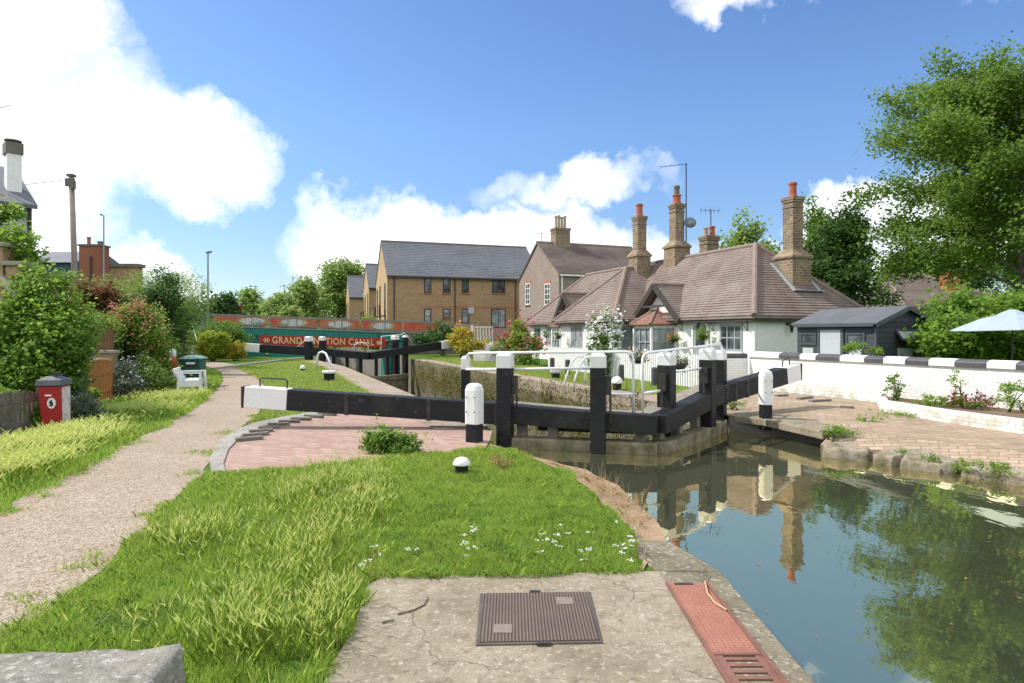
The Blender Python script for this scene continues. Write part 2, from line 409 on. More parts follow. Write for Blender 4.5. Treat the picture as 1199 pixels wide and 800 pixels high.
BANK=mat_slab('eroded_bank_earth',(.36,.25,.165),(.25,.165,.1),(.47,.38,.28),.8)
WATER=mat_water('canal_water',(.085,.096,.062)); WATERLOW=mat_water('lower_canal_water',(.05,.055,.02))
def mat_lockwall():
    n=NT('mossy_lock_brick'); uv=n.coord('UV'); br=n.n('ShaderNodeTexBrick'); n.l(uv,br.inputs['Vector'])
    n.set(br,Color1=(.2,.165,.12,1),Color2=(.13,.11,.085,1),Mortar=(.16,.14,.11,1),Scale=1,Mortar_Size=.006,Brick_Width=.225,Row_Height=.075)
    co=n.coord()
    c=n.mix(n.ramp(n.noise(co,1.2,6,.7),[(.42,0),(.62,.7)]),br.outputs['Color'],(.09,.1,.035))
    n.pbr(c,.8,n.bump(br.outputs['Fac'],-.5,.01),spec=.3); return n.mat
LOCKWALL=mat_lockwall()
# leaves
L_LIGHT=m_leaf('leaf_fresh_green',[(.15,.28,.03),(.24,.38,.06),(.10,.2,.02)],.45)
L_MID=m_leaf('leaf_mid_green',[(.09,.19,.026),(.16,.28,.042),(.062,.14,.02)],.45)
L_DARK=m_leaf('leaf_dark_green',[(.04,.1,.02),(.075,.15,.028),(.03,.075,.018)],.4)
L_PLANE=m_leaf('leaf_plane_tree',[(.11,.2,.03),(.18,.29,.05),(.075,.15,.02)],.5)
L_WILLOW=m_leaf('leaf_feathery_green',[(.17,.28,.045),(.25,.36,.08),(.11,.2,.035)],.45)
L_YELLOW=m_leaf('leaf_yellow_green',[(.24,.32,.02),(.34,.4,.03),(.15,.24,.02)])
L_GOLD=m_leaf('leaf_gold',[(.4,.36,.03),(.5,.42,.05),(.22,.25,.03)])
L_GREY=m_leaf('leaf_grey_green',[(.12,.17,.1),(.2,.24,.17),(.08,.12,.06)])
L_RED=m_leaf('leaf_copper',[(.16,.05,.03),(.26,.09,.04),(.1,.09,.03)])
L_BROWN=m_leaf('leaf_dry_stalks',[(.3,.17,.07),(.4,.25,.1),(.2,.15,.06)],.2)
F_PINK=m_leaf('petal_coral',[(.6,.25,.16),(.68,.4,.26),(.55,.16,.13)],.3)
F_ROSE=m_leaf('petal_rose',[(.55,.03,.06),(.65,.12,.2),(.45,.02,.05)],.3)
F_WHITE=m_leaf('petal_white',[(.75,.75,.72),(.7,.7,.68),(.8,.8,.76)],.2)
F_LILAC=m_leaf('petal_pale_lilac',[(.6,.6,.68),(.7,.7,.74),(.5,.5,.6)],.2)
F_MAROON=m_leaf('petal_maroon',[(.2,.015,.03),(.3,.03,.05),(.13,.02,.025)],.2)
F_ORANGE=m_leaf('petal_orange',[(.6,.25,.04),(.55,.15,.03),(.6,.4,.1)],.3)
G_LAWN=m_leaf('grass_blades',[(.13,.28,.025),(.22,.37,.05),(.31,.4,.09)],.45,.55)
G_MOWN=m_leaf('mown_grass_blades',[(.2,.3,.045),(.27,.36,.07),(.34,.4,.11)],.4,.6)
G_MEADOW=m_leaf('meadow_blades',[(.24,.37,.05),(.36,.46,.1),(.17,.31,.03)],.5,.6)
L_HAZED=m_leaf('leaf_hazed_green',[(.2,.3,.07),(.27,.37,.1),(.14,.23,.055)],.5)  # distance haze is mixed into these paler leaf colours
G_SEED=m_leaf('barley_heads',[(.5,.56,.18),(.62,.62,.28),(.4,.5,.13)],.5,.7)
G_DRY=m_leaf('dry_grass',[(.45,.33,.17),(.36,.25,.12),(.5,.4,.22)],.2,.8)

# ------------------------------------------------------------------ camera, light, sky
cam=bpy.data.cameras.new('camera'); camo=link(bpy.data.objects.new('camera',cam)); scene.camera=camo
cam.sensor_width=36; cam.lens=F/1199*36; cam.shift_y=-10/1199; cam.shift_x=0
cam.clip_start=.05; cam.clip_end=3000
camo.location=(0,0,CAMZ); camo.rotation_euler=(R(90),0,0)
SUN=Vector((-.92,.22,1.02)).normalized()
sl=bpy.data.lights.new('sun','SUN'); so=link(bpy.data.objects.new('sun',sl)); sl.energy=3.05; sl.angle=R(.53); sl.color=(1,.95,.87)
so.rotation_euler=SUN.to_track_quat('Z','Y').to_euler(); so.location=(-20,15,40)
w=bpy.data.worlds.new('World'); scene.world=w; w.use_nodes=True
def build_sky():
    t=w.node_tree; t.nodes.clear()
    class W(NT):
        def __init__(s): s.t=t
    n=W(); out=n.n('ShaderNodeOutputWorld')
    sky=n.n('ShaderNodeTexSky',sky_type='NISHITA'); sky.sun_disc=False
    sky.sun_elevation=math.asin(SUN.z); sky.sun_rotation=math.atan2(SUN.x,SUN.y)
    sky.air_density=1.0; sky.dust_density=.35; sky.ozone_density=1.3; sky.altitude=100
    d=n.coord('Generated')
    hsv=n.n('ShaderNodeHueSaturation'); n.l(sky.outputs[0],hsv.inputs['Color']); hsv.inputs['Saturation'].default_value=1.14; hsv.inputs['Hue'].default_value=.508
    # cumulus, with unseen fill banks added: soft blobs in chosen compass directions, broken up by noise
    wob=n.n('ShaderNodeTexNoise'); n.l(d,wob.inputs['Vector']); wob.inputs['Scale'].default_value=5.5; wob.inputs['Detail'].default_value=9; wob.inputs['Roughness'].default_value=.62
    wv=n.n('ShaderNodeVectorMath',operation='SUBTRACT'); n.l(wob.outputs['Color'],wv.inputs[0]); wv.inputs[1].default_value=(.5,.5,.5)
    ws=n.n('ShaderNodeVectorMath',operation='SCALE'); n.l(wv.outputs[0],ws.inputs[0]); ws.inputs['Scale'].default_value=.27
    wd=n.n('ShaderNodeVectorMath',operation='ADD'); n.l(d,wd.inputs[0]); n.l(ws.outputs[0],wd.inputs[1])
    acc=None
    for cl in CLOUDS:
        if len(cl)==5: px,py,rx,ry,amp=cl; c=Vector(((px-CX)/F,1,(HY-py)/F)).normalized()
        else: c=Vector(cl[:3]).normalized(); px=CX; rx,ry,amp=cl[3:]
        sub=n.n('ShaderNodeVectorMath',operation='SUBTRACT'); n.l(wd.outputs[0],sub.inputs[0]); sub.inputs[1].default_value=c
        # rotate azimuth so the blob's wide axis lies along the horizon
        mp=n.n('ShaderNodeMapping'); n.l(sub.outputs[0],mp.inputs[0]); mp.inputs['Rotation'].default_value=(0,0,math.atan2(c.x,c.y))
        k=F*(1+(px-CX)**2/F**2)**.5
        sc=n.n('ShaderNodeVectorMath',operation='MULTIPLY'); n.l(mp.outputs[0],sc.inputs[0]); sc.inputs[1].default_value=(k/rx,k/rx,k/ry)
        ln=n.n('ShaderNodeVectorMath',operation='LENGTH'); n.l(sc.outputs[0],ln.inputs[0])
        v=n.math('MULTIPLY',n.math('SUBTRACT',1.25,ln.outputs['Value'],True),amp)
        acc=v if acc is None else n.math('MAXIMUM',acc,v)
    fine=n.noise(d,16,8,.62)
    dens=n.math('ADD',acc,n.math('MULTIPLY',n.math('SUBTRACT',fine,.5),.35))
    dens=n.math('SUBTRACT',dens,.07)
    mask=n.ramp(dens,[(.0,0),(.22,.4),(.42,.88),(.7,1)])
    shade=n.ramp(n.noise(d,6,7,.62),[(.34,(.55,.61,.69)),(.6,(1,1,1))])
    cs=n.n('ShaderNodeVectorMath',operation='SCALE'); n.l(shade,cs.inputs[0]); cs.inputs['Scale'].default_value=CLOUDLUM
    air=n.mix(1.0,hsv.outputs[0],(.82,.92,.97),'MULTIPLY')
    sp=n.n('ShaderNodeSeparateXYZ'); n.l(d,sp.inputs[0])
    air=n.mix(1.0,air,n.ramp(sp.outputs[2],[(.0,(.66,.62,.7)),(.3,(1,1,1))]),'MULTIPLY')
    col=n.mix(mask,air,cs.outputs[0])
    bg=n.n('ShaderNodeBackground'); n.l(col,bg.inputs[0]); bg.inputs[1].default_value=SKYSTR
    n.l(bg.outputs[0],out.inputs[0])
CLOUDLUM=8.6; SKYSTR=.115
CLOUDS=[(10,110,90,190,.9),(80,190,100,120,.9),(215,185,95,55,1.0),(20,290,110,60,.6),(70,20,60,60,.7),(-190,130,190,240,1.0),
 (195,330,75,26,.6),(265,340,40,16,.45),
 (470,285,105,50,1.0),(400,310,50,34,.7),(570,275,80,38,1.0),(640,275,75,42,1.0),(700,300,70,45,.8),(560,330,180,45,1.0),(760,300,55,30,.5),
 (655,212,110,24,.6),(1010,250,75,34,.95),(1060,290,90,50,1.0),(960,290,90,35,.8),(870,2,70,20,.5),(1250,270,110,60,.9),(830,285,70,20,.45),
 (0,-1,.55,900,420,.8),(-1,-.6,.9,500,260,.7),(1,-.5,.6,600,330,.8),(.2,-.4,1.2,500,300,.6),(-1,.1,.3,420,200,.8),(1,.25,.25,300,150,.8),  # unseen cloud banks behind and overhead, added as frontal fill
 (900,-330,260,150,.6),(1250,-160,150,120,.55),(700,-200,160,70,.4),(100,-420,300,160,.6)]
build_sky()
vs=scene.view_settings; vs.view_transform='Standard'; vs.look='None'; vs.exposure=.8; vs.gamma=1; vs.use_curve_mapping=False
scene.render.film_transparent=False
try:
    scene.cycles.max_bounces=8; scene.cycles.transparent_max_bounces=8; scene.cycles.use_denoising=True
    scene.cycles.caustics_reflective=False; scene.cycles.caustics_refractive=False
except Exception: pass

# ------------------------------------------------------------------ ground, paths, water
AX=Vector((-.37,.929,0)).normalized()      # the lock's axis, pointing away from the camera
AC=Vector((AX.y,-AX.x,0))                  # across the lock, to the right
WZ=-.30; LZ=-2.4
HL=Vector((-.15,10.85,0)); HR=Vector((4.12,12.6,0))    # upper gate heels
TL=Vector((-11.2,37.6,0)); TR=Vector((-6.6,39.5,0))    # lower gate heels
left_edge=[(1.9,-14),(1.39,2.0),(1.39,3.3),(1.40,4.33),(1.2,4.95),(1.22,5.6),(1.12,6.78),(.83,7.54),(.5,8.05),(0,8.7),(-.3,9.25),(-.3,9.9),(-.33,10.7),
           (-.45,11.1),(-8.2,30.8),(TL.x-.4,TL.y),(-13.2,43.0),(-17,53),(-26,75),(-33,92)]
right_edge=[(10.2,-14),(9.0,2),(8.4,5.0),(7.75,7.3),(7.1,8.7),(6.4,9.7),(5.75,10.45),(5.45,10.68),(5.0,12.0),(4.3,12.5),(4.38,13.0),(4.05,13.3),
            (-6.3,39.5),(-7.2,43.0),(-10.5,53),(-19,75),(-31,92)]
def sheet(name, polys, z, mat, kind='structure', sub=None, jit=0):
    bm=bmesh.new()
    for poly in polys:
        fs=bm.faces.new([bm.verts.new((p[0],p[1],z)) for p in poly]); fs.normal_update()
        if fs.normal.z<0: fs.normal_flip()
    bmesh.ops.triangulate(bm,faces=bm.faces[:])
    V=np.array([v.co[:] for v in bm.verts]); bm.verts.index_update()
    Fc=[tuple(v.index for v in f.verts) for f in bm.faces]; bm.free()
    return tag(finish(name,V,Fc,mat,origin=(0,0,z)),kind=kind)
LANDL=[(-600,-14)]+[(x,y) for x,y in left_edge]+[(-90,300),(-200,1500),(-1200,1500),(-1200,-14)]
LANDR=[(600,-14)]+[(x,y) for x,y in right_edge]+[(-33,92),(-90,300),(-200,1500),(1200,1500),(1200,-14)]
sheet('ground',[LANDL,LANDR],0,GROUND)
# water: upper pound in front of the gates, lower canal beyond
AP=Vector((2.34,10.25,0))
up=[(11,-14)]+[(9.9,-14),(8.4,2),(7.6,6.7),(7.0,8.1),(6.5,8.9),(6.0,9.4),(5.8,9.9),(5.7,10.6),(5.4,12.3),(4.3,12.9),(4.1,12.6),(AP.x,AP.y+.12),(-.2,10.95),(-.6,10.9),(-.6,9.25),(.2,7.9),(.9,6),(1.1,4.3),(1.1,2),(1.5,-14)]
sheet('canal_water',[up],WZ,WATER)
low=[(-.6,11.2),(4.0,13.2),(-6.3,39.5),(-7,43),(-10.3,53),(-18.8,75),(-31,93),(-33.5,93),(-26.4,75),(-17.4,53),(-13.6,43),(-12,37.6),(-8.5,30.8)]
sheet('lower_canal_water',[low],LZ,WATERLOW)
sheet('canal_bed',[[(-45,-14),(45,-14),(45,110),(-60,110)]],-3.2,SOILM)
# ---- bank walls (retaining faces down from the ground edge)
def bankwall(name,label,pts,zb,mat,cat='lock wall',thick=.5,side=1,top=-.004):
    m=MB()
    n=len(pts); offs=[]
    for i,p in enumerate(pts):
        a=Vector(pts[max(i-1,0)]); b=Vector(pts[min(i+1,n-1)]); d=(b-a).normalized()
        offs.append((p[0]-d.y*thick*side,p[1]+d.x*thick*side))
    for i in range(n-1):
        m.prism([pts[i],pts[i+1],offs[i+1],offs[i]],zb,top)
    return tag(m.build(name,mat),label,cat)
bankwall('bank_wall','rough earth and stone edge of the near grassy bank above the green water',left_edge[1:14],-1.4,BANK,'canal bank')
bankwall('lock_wall','dark mossy brick left wall of the empty lock chamber',left_edge[13:16],LZ-.4,LOCKWALL)
bankwall('bank_wall','low wall of the lower canal on the towpath side beside the teal abutment',left_edge[15:],LZ-.4,STONEDK,'canal bank')
RW=right_edge
bankwall('bank_wall','rough stone edge of the far right bank below the brick apron',RW[1:11],-1.4,STONEDK,'canal bank',side=-1)
bankwall('lock_wall','plant covered brick right wall of the empty lock chamber',RW[10:14],LZ-.4,LOCKWALL,side=-1,thick=.45)
bankwall('bank_wall','low wall of the lower canal below the brick flats',RW[13:],LZ-.4,STONEDK,'canal bank',side=-1)
# ---- path
pl=[(0,600),(30,583),(60,567),(85,553),(110,541),(150,520),(185,503),(215,487),(240,470),(256,455),(261,447),(262,440),(255,433),(238,428),(200,424)]
pr=[(200,420),(262,425),(275,427),(290,433),(303,443),(312,455),(312,470),(300,488),(275,508),(252,530),(240,556),(190,598),(130,655),(60,712),(0,757)]
PATHL=[gp(*p) for p in pl]; PATHR=[gp(*p) for p in pr]
path=[Vector((-5.4,-6,0)),Vector((-4.75,4.5,0))]+PATHL+PATHR+[Vector((-2.1,2,0)),Vector((-1.9,-6,0))]
def roughen(poly, amp, step=.25, closed=True):
    out=[]
    n=len(poly)
    for i in range(n if closed else n-1):
        a=Vector((poly[i][0],poly[i][1],0)); b=Vector((poly[(i+1)%n][0],poly[(i+1)%n][1],0))
        k=max(1,int((b-a).length/step))
        if k>60: k=60
        for j in range(k):
            p=a.lerp(b,j/k); v=mnoise.noise_vector(p*2.3)*amp
            out.append((p.x+v.x,p.y+v.y))
    return out
sheet('gravel_path',[roughen(path,.09)],.006,GRAVEL)
# ---- brick quadrant under the balance beam, and its pale border
qpx=[(265,557),(262,545),(268,528),(281,514),(306,503),(340,495),(380,487),(430,481),(480,477)]
Q=[gp(*p) for p in qpx]; qf=[Vector((-.33,10.6,0)),Vector((-.34,9.6,0)),gp(566,529),gp(480,536),gp(420,541),gp(340,551)]
sheet('brick_paving',[[(p.x,p.y) for p in Q+qf]],.010,PAVING)
bpx=[(248,558),(246,540),(254,522),(270,508),(297,497),(335,489),(376,482),(428,477),(480,474)]
B=[gp(*p) for p in bpx]
m=MB(); Bq=[(p.x,p.y) for p in B]; Qq=[(p.x,p.y) for p in Q]
for i in range(len(B)-1): m.prism([Bq[i],Bq[i+1],Qq[i+1],Qq[i]],-.05,.03)
tag(m.build('paving_kerb',KERB),kind='structure')
strips=[((276,518),(308,515)),((284,513),(315,510)),((292,508),(320,506)),((303,503.5),(328,502.5)),((314,499.5),(339,498.8)),((327,496),(351,495.6)),((342,492.6),(364,493)),((358,489),(378,490.3)),((374,486.4),(393,487.6)),((391,483.8),(410,485.2)),((408,481.4),(425,483))]
for a,b in (((909,465),(922,464)),((935,468.5),(950,466.5)),((949,471.5),(972,470)),((984,478),(1000,479))):
    m=MB(); a=gp(*a); b=gp(*b); m.bar(a+Vector((0,0,.02)),b+Vector((0,0,.02)),.12,.08)
    tag(m.build('foothold_strip',STONEDK,bevel=.01),'raised dark foothold strip on the brown apron under the short balance beam','foothold',group='foothold strips on the right apron')
for a,b in strips:
    m=MB(); a=gp(*a); b=gp(*b); m.bar(a+Vector((0,0,.02)),b+Vector((0,0,.02)),.11,.09)  # dark colour stands for the shadow on each raised course
    o=m.build('foothold_strip',STONEDK,bevel=.01); tag(o,'raised brick foothold strip, coloured dark for its shaded face, set in an arc under the balance beam','foothold',group='foothold strips in the brick arc')
# ---- near concrete
S=[(-.95,-2),(-.9,2.0),(-.87,2.98),(-.9,3.7),(-.93,4.12),(-.85,4.24),(.85,4.33),(1.05,4.34),(1.05,-2)]
sheet('concrete_slab',[roughen(S,.03,.15)],.012,SLAB)
m=MB(); E=[(1.75,-2),(1.39,2.0),(1.39,3.3),(1.40,4.33)]
m.prism([(1.0,-2),(1.0,4.33),(1.43,4.33),(1.42,3.3),(1.42,2.0),(1.78,-2)],-.16,.018)
m.prism([(1.0,4.345),(.86,4.9),(1.0,5.0),(1.24,4.96),(1.43,4.345)],-.16,.016)
tag(m.build('coping_kerb',SLAB2,bevel=.012),kind='structure')
BR=[gp(752,672),gp(757,655),gp(740,622),gp(712,596),gp(690,572),gp(660,552),gp(632,541),gp(575,529)]
rim=[(p.x,p.y) for p in BR]+[(-.34,9.6),(-.3,9.25),(0,8.72),(.52,8.06),(.85,7.55),(1.14,6.79),(1.24,5.6),(1.22,4.96)]
sheet('bank_rim',[roughen(rim,.05,.12)],.014,BANK)
# towpath beside the chamber, left: pale coping strip
def strip(name,pts,wd,z0,z1,mat,side=1,bevel=0):
    m=MB()
    for a,b in zip(pts[:-1],pts[1:]):
        a=Vector((*a,0));b=Vector((*b,0)); d=(b-a).normalized(); nrm=Vector((-d.y,d.x,0))*wd*side
        m.prism([(a.x,a.y),(b.x,b.y),(b.x+nrm.x,b.y+nrm.y),(a.x+nrm.x,a.y+nrm.y)],z0,z1)
    return tag(m.build(name,mat,bevel=bevel),kind='structure')
strip('lock_coping',[(-.43,11.05),(-8.18,30.8),(-11.55,37.5)],.95,-.05,.03,mat_slab('lock_coping_stone',(.38,.31,.24),(.29,.23,.175),(.46,.42,.36)))
strip('lock_coping',[(4.03,13.32),(-6.28,39.5)],.75,-.35,.03,bpy.data.materials['lock_coping_stone'],side=-1)
strip('towpath_kerb',[gp(258,432).to_2d(),gp(285,428).to_2d(),gp(330,422.5).to_2d(),gp(372,418).to_2d()],.25,-.05,.06,KERB)
# right bank apron and ledge
SF=[(4.98,10.2),(5.3,9.98),(5.72,9.65),(6.25,8.95),(6.75,8.15),(7.4,6.7),(8.2,2),(9.7,-14)]
SB=[(5.45,10.68),(5.75,10.45),(6.4,9.7),(7.1,8.7),(7.75,7.3),(8.4,5.0),(9.0,2),(10.2,-14)]
m=MB()
for i in range(len(SF)-1):
    a,b,c,d_=SF[i],SF[i+1],SB[i+1],SB[i]
    m.add([(*a,-.15),(*b,-.15),(*c,.008),(*d_,.008),(*a,-1.4),(*b,-1.4)],[(0,1,2,3),(4,5,1,0)])
tag(m.build('brick_paving',PAVING_R,origin=(7,8,0)),kind='structure')
AP_R=[(4.3,12.5),(5.0,12.0),(5.45,10.68),(5.75,10.45),(6.4,9.7),(7.1,8.7),(7.75,7.3),(8.4,5.0),(9.4,-2),(13,-2),(11.9,7),(9.8,12.0),(7.0,18.6),(6.0,18.0),(3.3,18.4),(4.1,14.5)]
sheet('brick_paving',[AP_R],.010,PAVING_R)
m=MB(); m.prism([(4.33,12.5),(4.76,12.0),(4.84,11.7),(5.14,10.45),(5.75,10.8),(5.55,12.2),(4.7,13.3)],-.12,.02)
tag(m.build('concrete_ledge',SLAB,bevel=.02),kind='structure')
# path along the far side of the chamber and the bridge embankments
sheet('cottage_path',[[(3.4,15.2),(2.6,17.5),(-.6,26),(-4.2,36),(-5.4,39.3),(-6.2,39.4),(3.35,15.0)]],.008,GRAVEL)
def mound(name,pts,mat):
    m=MB()
    m.add([p for p in pts],[tuple(range(4)),(4,5,6,7),(0,1,5,4),(1,2,6,5),(2,3,7,6),(3,0,4,7)]); return tag(m.build(name,mat),kind='structure')
def embank(name,a,b,w,h,mat):
    a=Vector((*a,0));b=Vector((*b,0));d=(b-a).normalized();n=Vector((-d.y,d.x,0))
    z=Vector((0,0,h)); s=2.2
    base=[a-n*(w+s),b-n*(w+s)-0*d,b+n*(w+s),a+n*(w+s)]
    topp=[a-n*w+z,b-n*w+z,b+n*w+z,a+n*w+z]
    m=MB(); m.add([*base,*topp],[(3,2,1,0),(4,5,6,7),(0,1,5,4),(1,2,6,5),(2,3,7,6),(3,0,4,7)])
    return tag(m.build(name,mat),kind='structure')
embank('embankment',(-60,30),(-20.2,45.8),2.2,2.05,GROUND)
# ------------------------------------------------------------------ lock gates
Z3=Vector((0,0,1))
def post(m, p, w, z0, z1, cap, rz, mB=0, mW=1):
    """square timber post with a white painted, chamfered head"""
    ca,sa=math.cos(rz),math.sin(rz)
    m.box((p.x,p.y,(z0+z1-cap)/2),(w,w,z1-cap-z0),rz,mB)
    h=w/2
    def ring(z,k): return [(p.x+(ca*x-sa*y)*k,p.y+(sa*x+ca*y)*k,z) for x,y in((-h,-h),(h,-h),(h,h),(-h,h))]
    vs=ring(z1-cap,1.02)+ring(z1-.05,1.02)+ring(z1,.7)
    m.add(vs,[(3,2,1,0),(0,1,5,4),(1,2,6,5),(2,3,7,6),(3,0,4,7),(4,5,9,8),(5,6,10,9),(6,7,11,10),(7,4,8,11),(8,9,10,11)],mW)
def gate(label, heel, apex, tip, ztop, posts, rail, wh, beamw=.3, white=.75, side=1, zsill=(-.32,-.12), detail=True, tail=False):
    """heel/apex/tip ground points; ztop = beam top heights at (tip, heel, apex)"""
    t=thing('lock_gate',label,'lock gate',(heel.x,heel.y,0),'lock gates')
    zt,zh,za=ztop; hh=wh
    d=(tip-heel).normalized(); q=(apex-heel).normalized(); nrm=Vector((-q.y,q.x,0))
    rz=math.atan2(q.y,q.x)
    P=lambda p,z,h:Vector((p.x,p.y,z-h/2))
    wpt=tip-d*white; Lt=(tip-heel).length; zw=zt+(zh-zt)*white/Lt
    m=MB(); m.bar(P(wpt,zw,hh),P(heel,zh,hh*.94),beamw,hh); m.bar(P(heel,zh,hh*.94),P(apex,za,hh*.8),beamw,hh*.85,ext=.02)
    m.build('balance_beam',BLACK,t,bevel=.015)
    m=MB(); m.bar(P(tip,zt,hh),P(wpt,zw,hh),beamw+.004,hh+.004)
    m.build('beam_end',WHITE,t,bevel=.012)
    m=MB(); m.bar(P(tip+d*.05,zt,hh),P(tip+d*.001,zt,hh),beamw+.012,hh+.012); m.build('end_strap',BLACKIRON,t,bevel=.008)
    # iron straps and bolt heads along the beam
    if detail:
        for f in (.03,.16,.34,.72):
            c=heel.lerp(wpt,f); zc=zh+(zw-zh)*f-hh/2; m=MB(); m.obox((c.x,c.y,zc),(d,Vector((-d.y,d.x,0)),Z3),(.035,beamw/2+.008,hh/2+.008)); sm=m.build('iron_strap',BLACKIRON,t,bevel=.004)
            nn_=Vector((d.y,-d.x,0)); nn_=nn_ if nn_.y<0 else -nn_
            for dz in(-.1,.1): m=MB(); m.obox(Vector((c.x,c.y,zc+dz))+nn_*(beamw/2+.014),(d,nn_,Z3),(.016,.008,.016)); m.build('bolt',BLACKIRON,sm)
    # lifting hoop on the beam end
    a=tip-d*.22; b=tip-d*(white-.05)
    za_=zt+(zh-zt)*.22/Lt; zb_=zw
    m=MB(); m.tube([(a.x,a.y,za_-.02),(a.x,a.y,za_+.13),(a.x-d.x*.03,a.y-d.y*.03,za_+.155),(b.x+d.x*.03,b.y+d.y*.03,zb_+.165),(b.x,b.y,zb_+.14),(b.x,b.y,zb_-.02)],.014,8)
    m.build('handle',BLACKIRON,t)
    # walkway plank along the top of the leaf
    off=nrm*(.32*side)
    m=MB(); m.bar(P(heel+off,zh+.0,.06),P(apex+off*.9,za,.06),.3,.05); m.build('walkway_plank',WEATHERWOOD if detail else BLACK,t)
    # leaf: boarding below, rails and stiles
    m=MB(); z0,z1=zsill
    m.bar(Vector((heel.x,heel.y,(z0+z1)/2)),Vector((apex.x,apex.y,(z0+z1)/2)),.34,z1-z0,ext=.02); m.build('sill_timber',SILLWOOD,t,bevel=.02)
    m=MB(); zb=-2.6
    m.bar(Vector((heel.x,heel.y,(zb+z0)/2)),Vector((apex.x,apex.y,(zb+z0)/2)),.22,z0-zb-.01); m.build('gate_boarding',SILLWOOD,t)
    off2=nrm*(.12*side)
    for f in ((.12,.33,.62,.9) if detail else (.2,.5,.8)):
        p=heel.lerp(apex,f); zz=zh+(za-zh)*f-hh*.8
        m=MB(); m.box((p.x+off2.x,p.y+off2.y,(zz+z1)/2-.05),(.16,.14,zz-z1+.2),rz)
        m.build('stile',WEATHERWOOD if detail else BLACK,t)
    if detail:
        m=MB(); a=heel.lerp(apex,.22)+off; b=heel.lerp(apex,.86)+off
        zz=.04 if side>0 else .1
        m.bar(Vector((a.x,a.y,zz)),Vector((b.x,b.y,zz)),.2,.16); m.build('middle_rail',BLACK,t,bevel=.01)
    for (p,w_,z0_,z1_,cap) in posts:
        m=MB(); post(m,p,w_,z0_,z1_,cap,rz); o=m.build('paddle_post',[BLACK,WHITE],t,bevel=.008)
        if w_>.2:
            mm=MB(); mm.box((p.x+q.x*w_*.65,p.y+q.y*w_*.65,z1_-cap-.28),(.1,.12,.3),rz); mm.tube([(p.x+q.x*w_*.8,p.y+q.y*w_*.8,z1_-cap-.2),(p.x+q.x*w_*.8,p.y+q.y*w_*.8,z1_-cap-.9)],.018,6)
            mm.build('paddle_gear',BLACKIRON,o)
    for pts in rail:
        m=MB(); m.tube(pts,.024,8); m.build('handrail',WHITEMETAL,t,smooth=True)
    return t
def pv(px,py,D): return vp(px,py,D)
tipL=Vector((-4.62,11.05,0))
pw=[(Vector((xat(592,10.72),10.72,0)),.25,-.3,zat(413,10.72),.26),(Vector((xat(701,10.3),10.3,0)),.245,-.3,zat(413.5,10.3),.24),(Vector((xat(546,11.45),11.45,0)),.14,-.25,zat(417,11.45),.24)]
rl=[[pv(546,432,11.4),pv(546,419,11.4),pv(550,414,11.3),pv(592,413,10.85),pv(733,412,10.45),pv(740,414,10.45),pv(742,420,10.45),pv(742,484,10.45)],
    [pv(546,432.5,11.4),pv(592,432.5,10.85),pv(700,431,10.45)],[pv(700,461,10.45),pv(742,462,10.45)]]
gate('near lock gate with the longer balance beam, its white end over the towpath grass',HL,AP,tipL,(zat(452,11.05),zat(472.5,10.85),zat(487,10.25)),pw,rl,.36,side=1)
tipR=Vector((xat(931,14.3),14.3,0))
pw=[(Vector((xat(781,10.95),10.95,0)),.25,-.3,zat(413,10.95),.22),(Vector((xat(829,12.0),12.0,0)),.25,-.3,zat(408,12.0),.22),(Vector((xat(844,12.75),12.75,0)),.2,-.1,zat(410,12.75),.2)]
rl=[[pv(753,484,10.5),pv(753,420,10.5),pv(755,415,10.5),pv(760,413,10.55),pv(829,405,12.15),pv(844,403,12.9),pv(846,408,12.9),pv(846,470,12.9)],
    [pv(781,436.5,10.9),pv(826,431,12.0)],[pv(753,461,10.5),pv(779,457,10.9)]]
gate('near lock gate on the cottage side, its short white tipped beam by the boundary wall',HR,AP+Vector((.04,.03,0)),tipR,(zat(426,14.3),zat(452,12.6),zat(486,10.28)),pw,rl,.36,side=-1,white=.55)
# tail gates, far end
TA=Vector((-8.35,36.9,0))
pw=[(Vector((xat(362,37.8),37.8,0)),.36,-.4,zat(394,37.8),.3),(Vector((xat(378,37.6),37.6,0)),.3,-.4,zat(394,37.6),.25)]
rl=[[pv(345,410,37.9),pv(362,395,37.9),pv(367,394.5,37.9),pv(367,410,37.9)],[pv(415,411,37),pv(416,404,37),pv(420,401.5,37),pv(428,401.5,37),pv(431.5,405,37),pv(432,411,37)]]
gate('far lock gate on the towpath side, its white beam end near the teal bridge abutment',Vector((-11.2,37.6,0)),TA,Vector((-16.25,38.6,0)),(zat(402,38.6),zat(408,37.6),zat(413,36.9)),pw,rl,.5,side=1,white=1.0,detail=False,zsill=(-1.2,-.9))
pw=[(Vector((xat(463,39.2),39.2,0)),.36,-2,zat(393,39.2),.26),(Vector((xat(475,39.6),39.6,0)),.28,-2,zat(393,39.6),.12)]
rl=[[pv(447,410,38.6),pv(447,394,38.6),pv(462,392.5,38.9),pv(470,392,39),pv(473,390,39.3),pv(476,392,39.5),pv(484,403,40)]]
gate('far lock gate on the right side, its white beam end by the orange flowers',Vector((-6.6,39.5,0)),TA+Vector((.05,.03,0)),Vector((xat(530,42),42,0)),(zat(398,42),zat(406,39.5),zat(413,36.9)),pw,rl,.5,side=-1,white=1.0,detail=False,zsill=(-1.2,-.9))

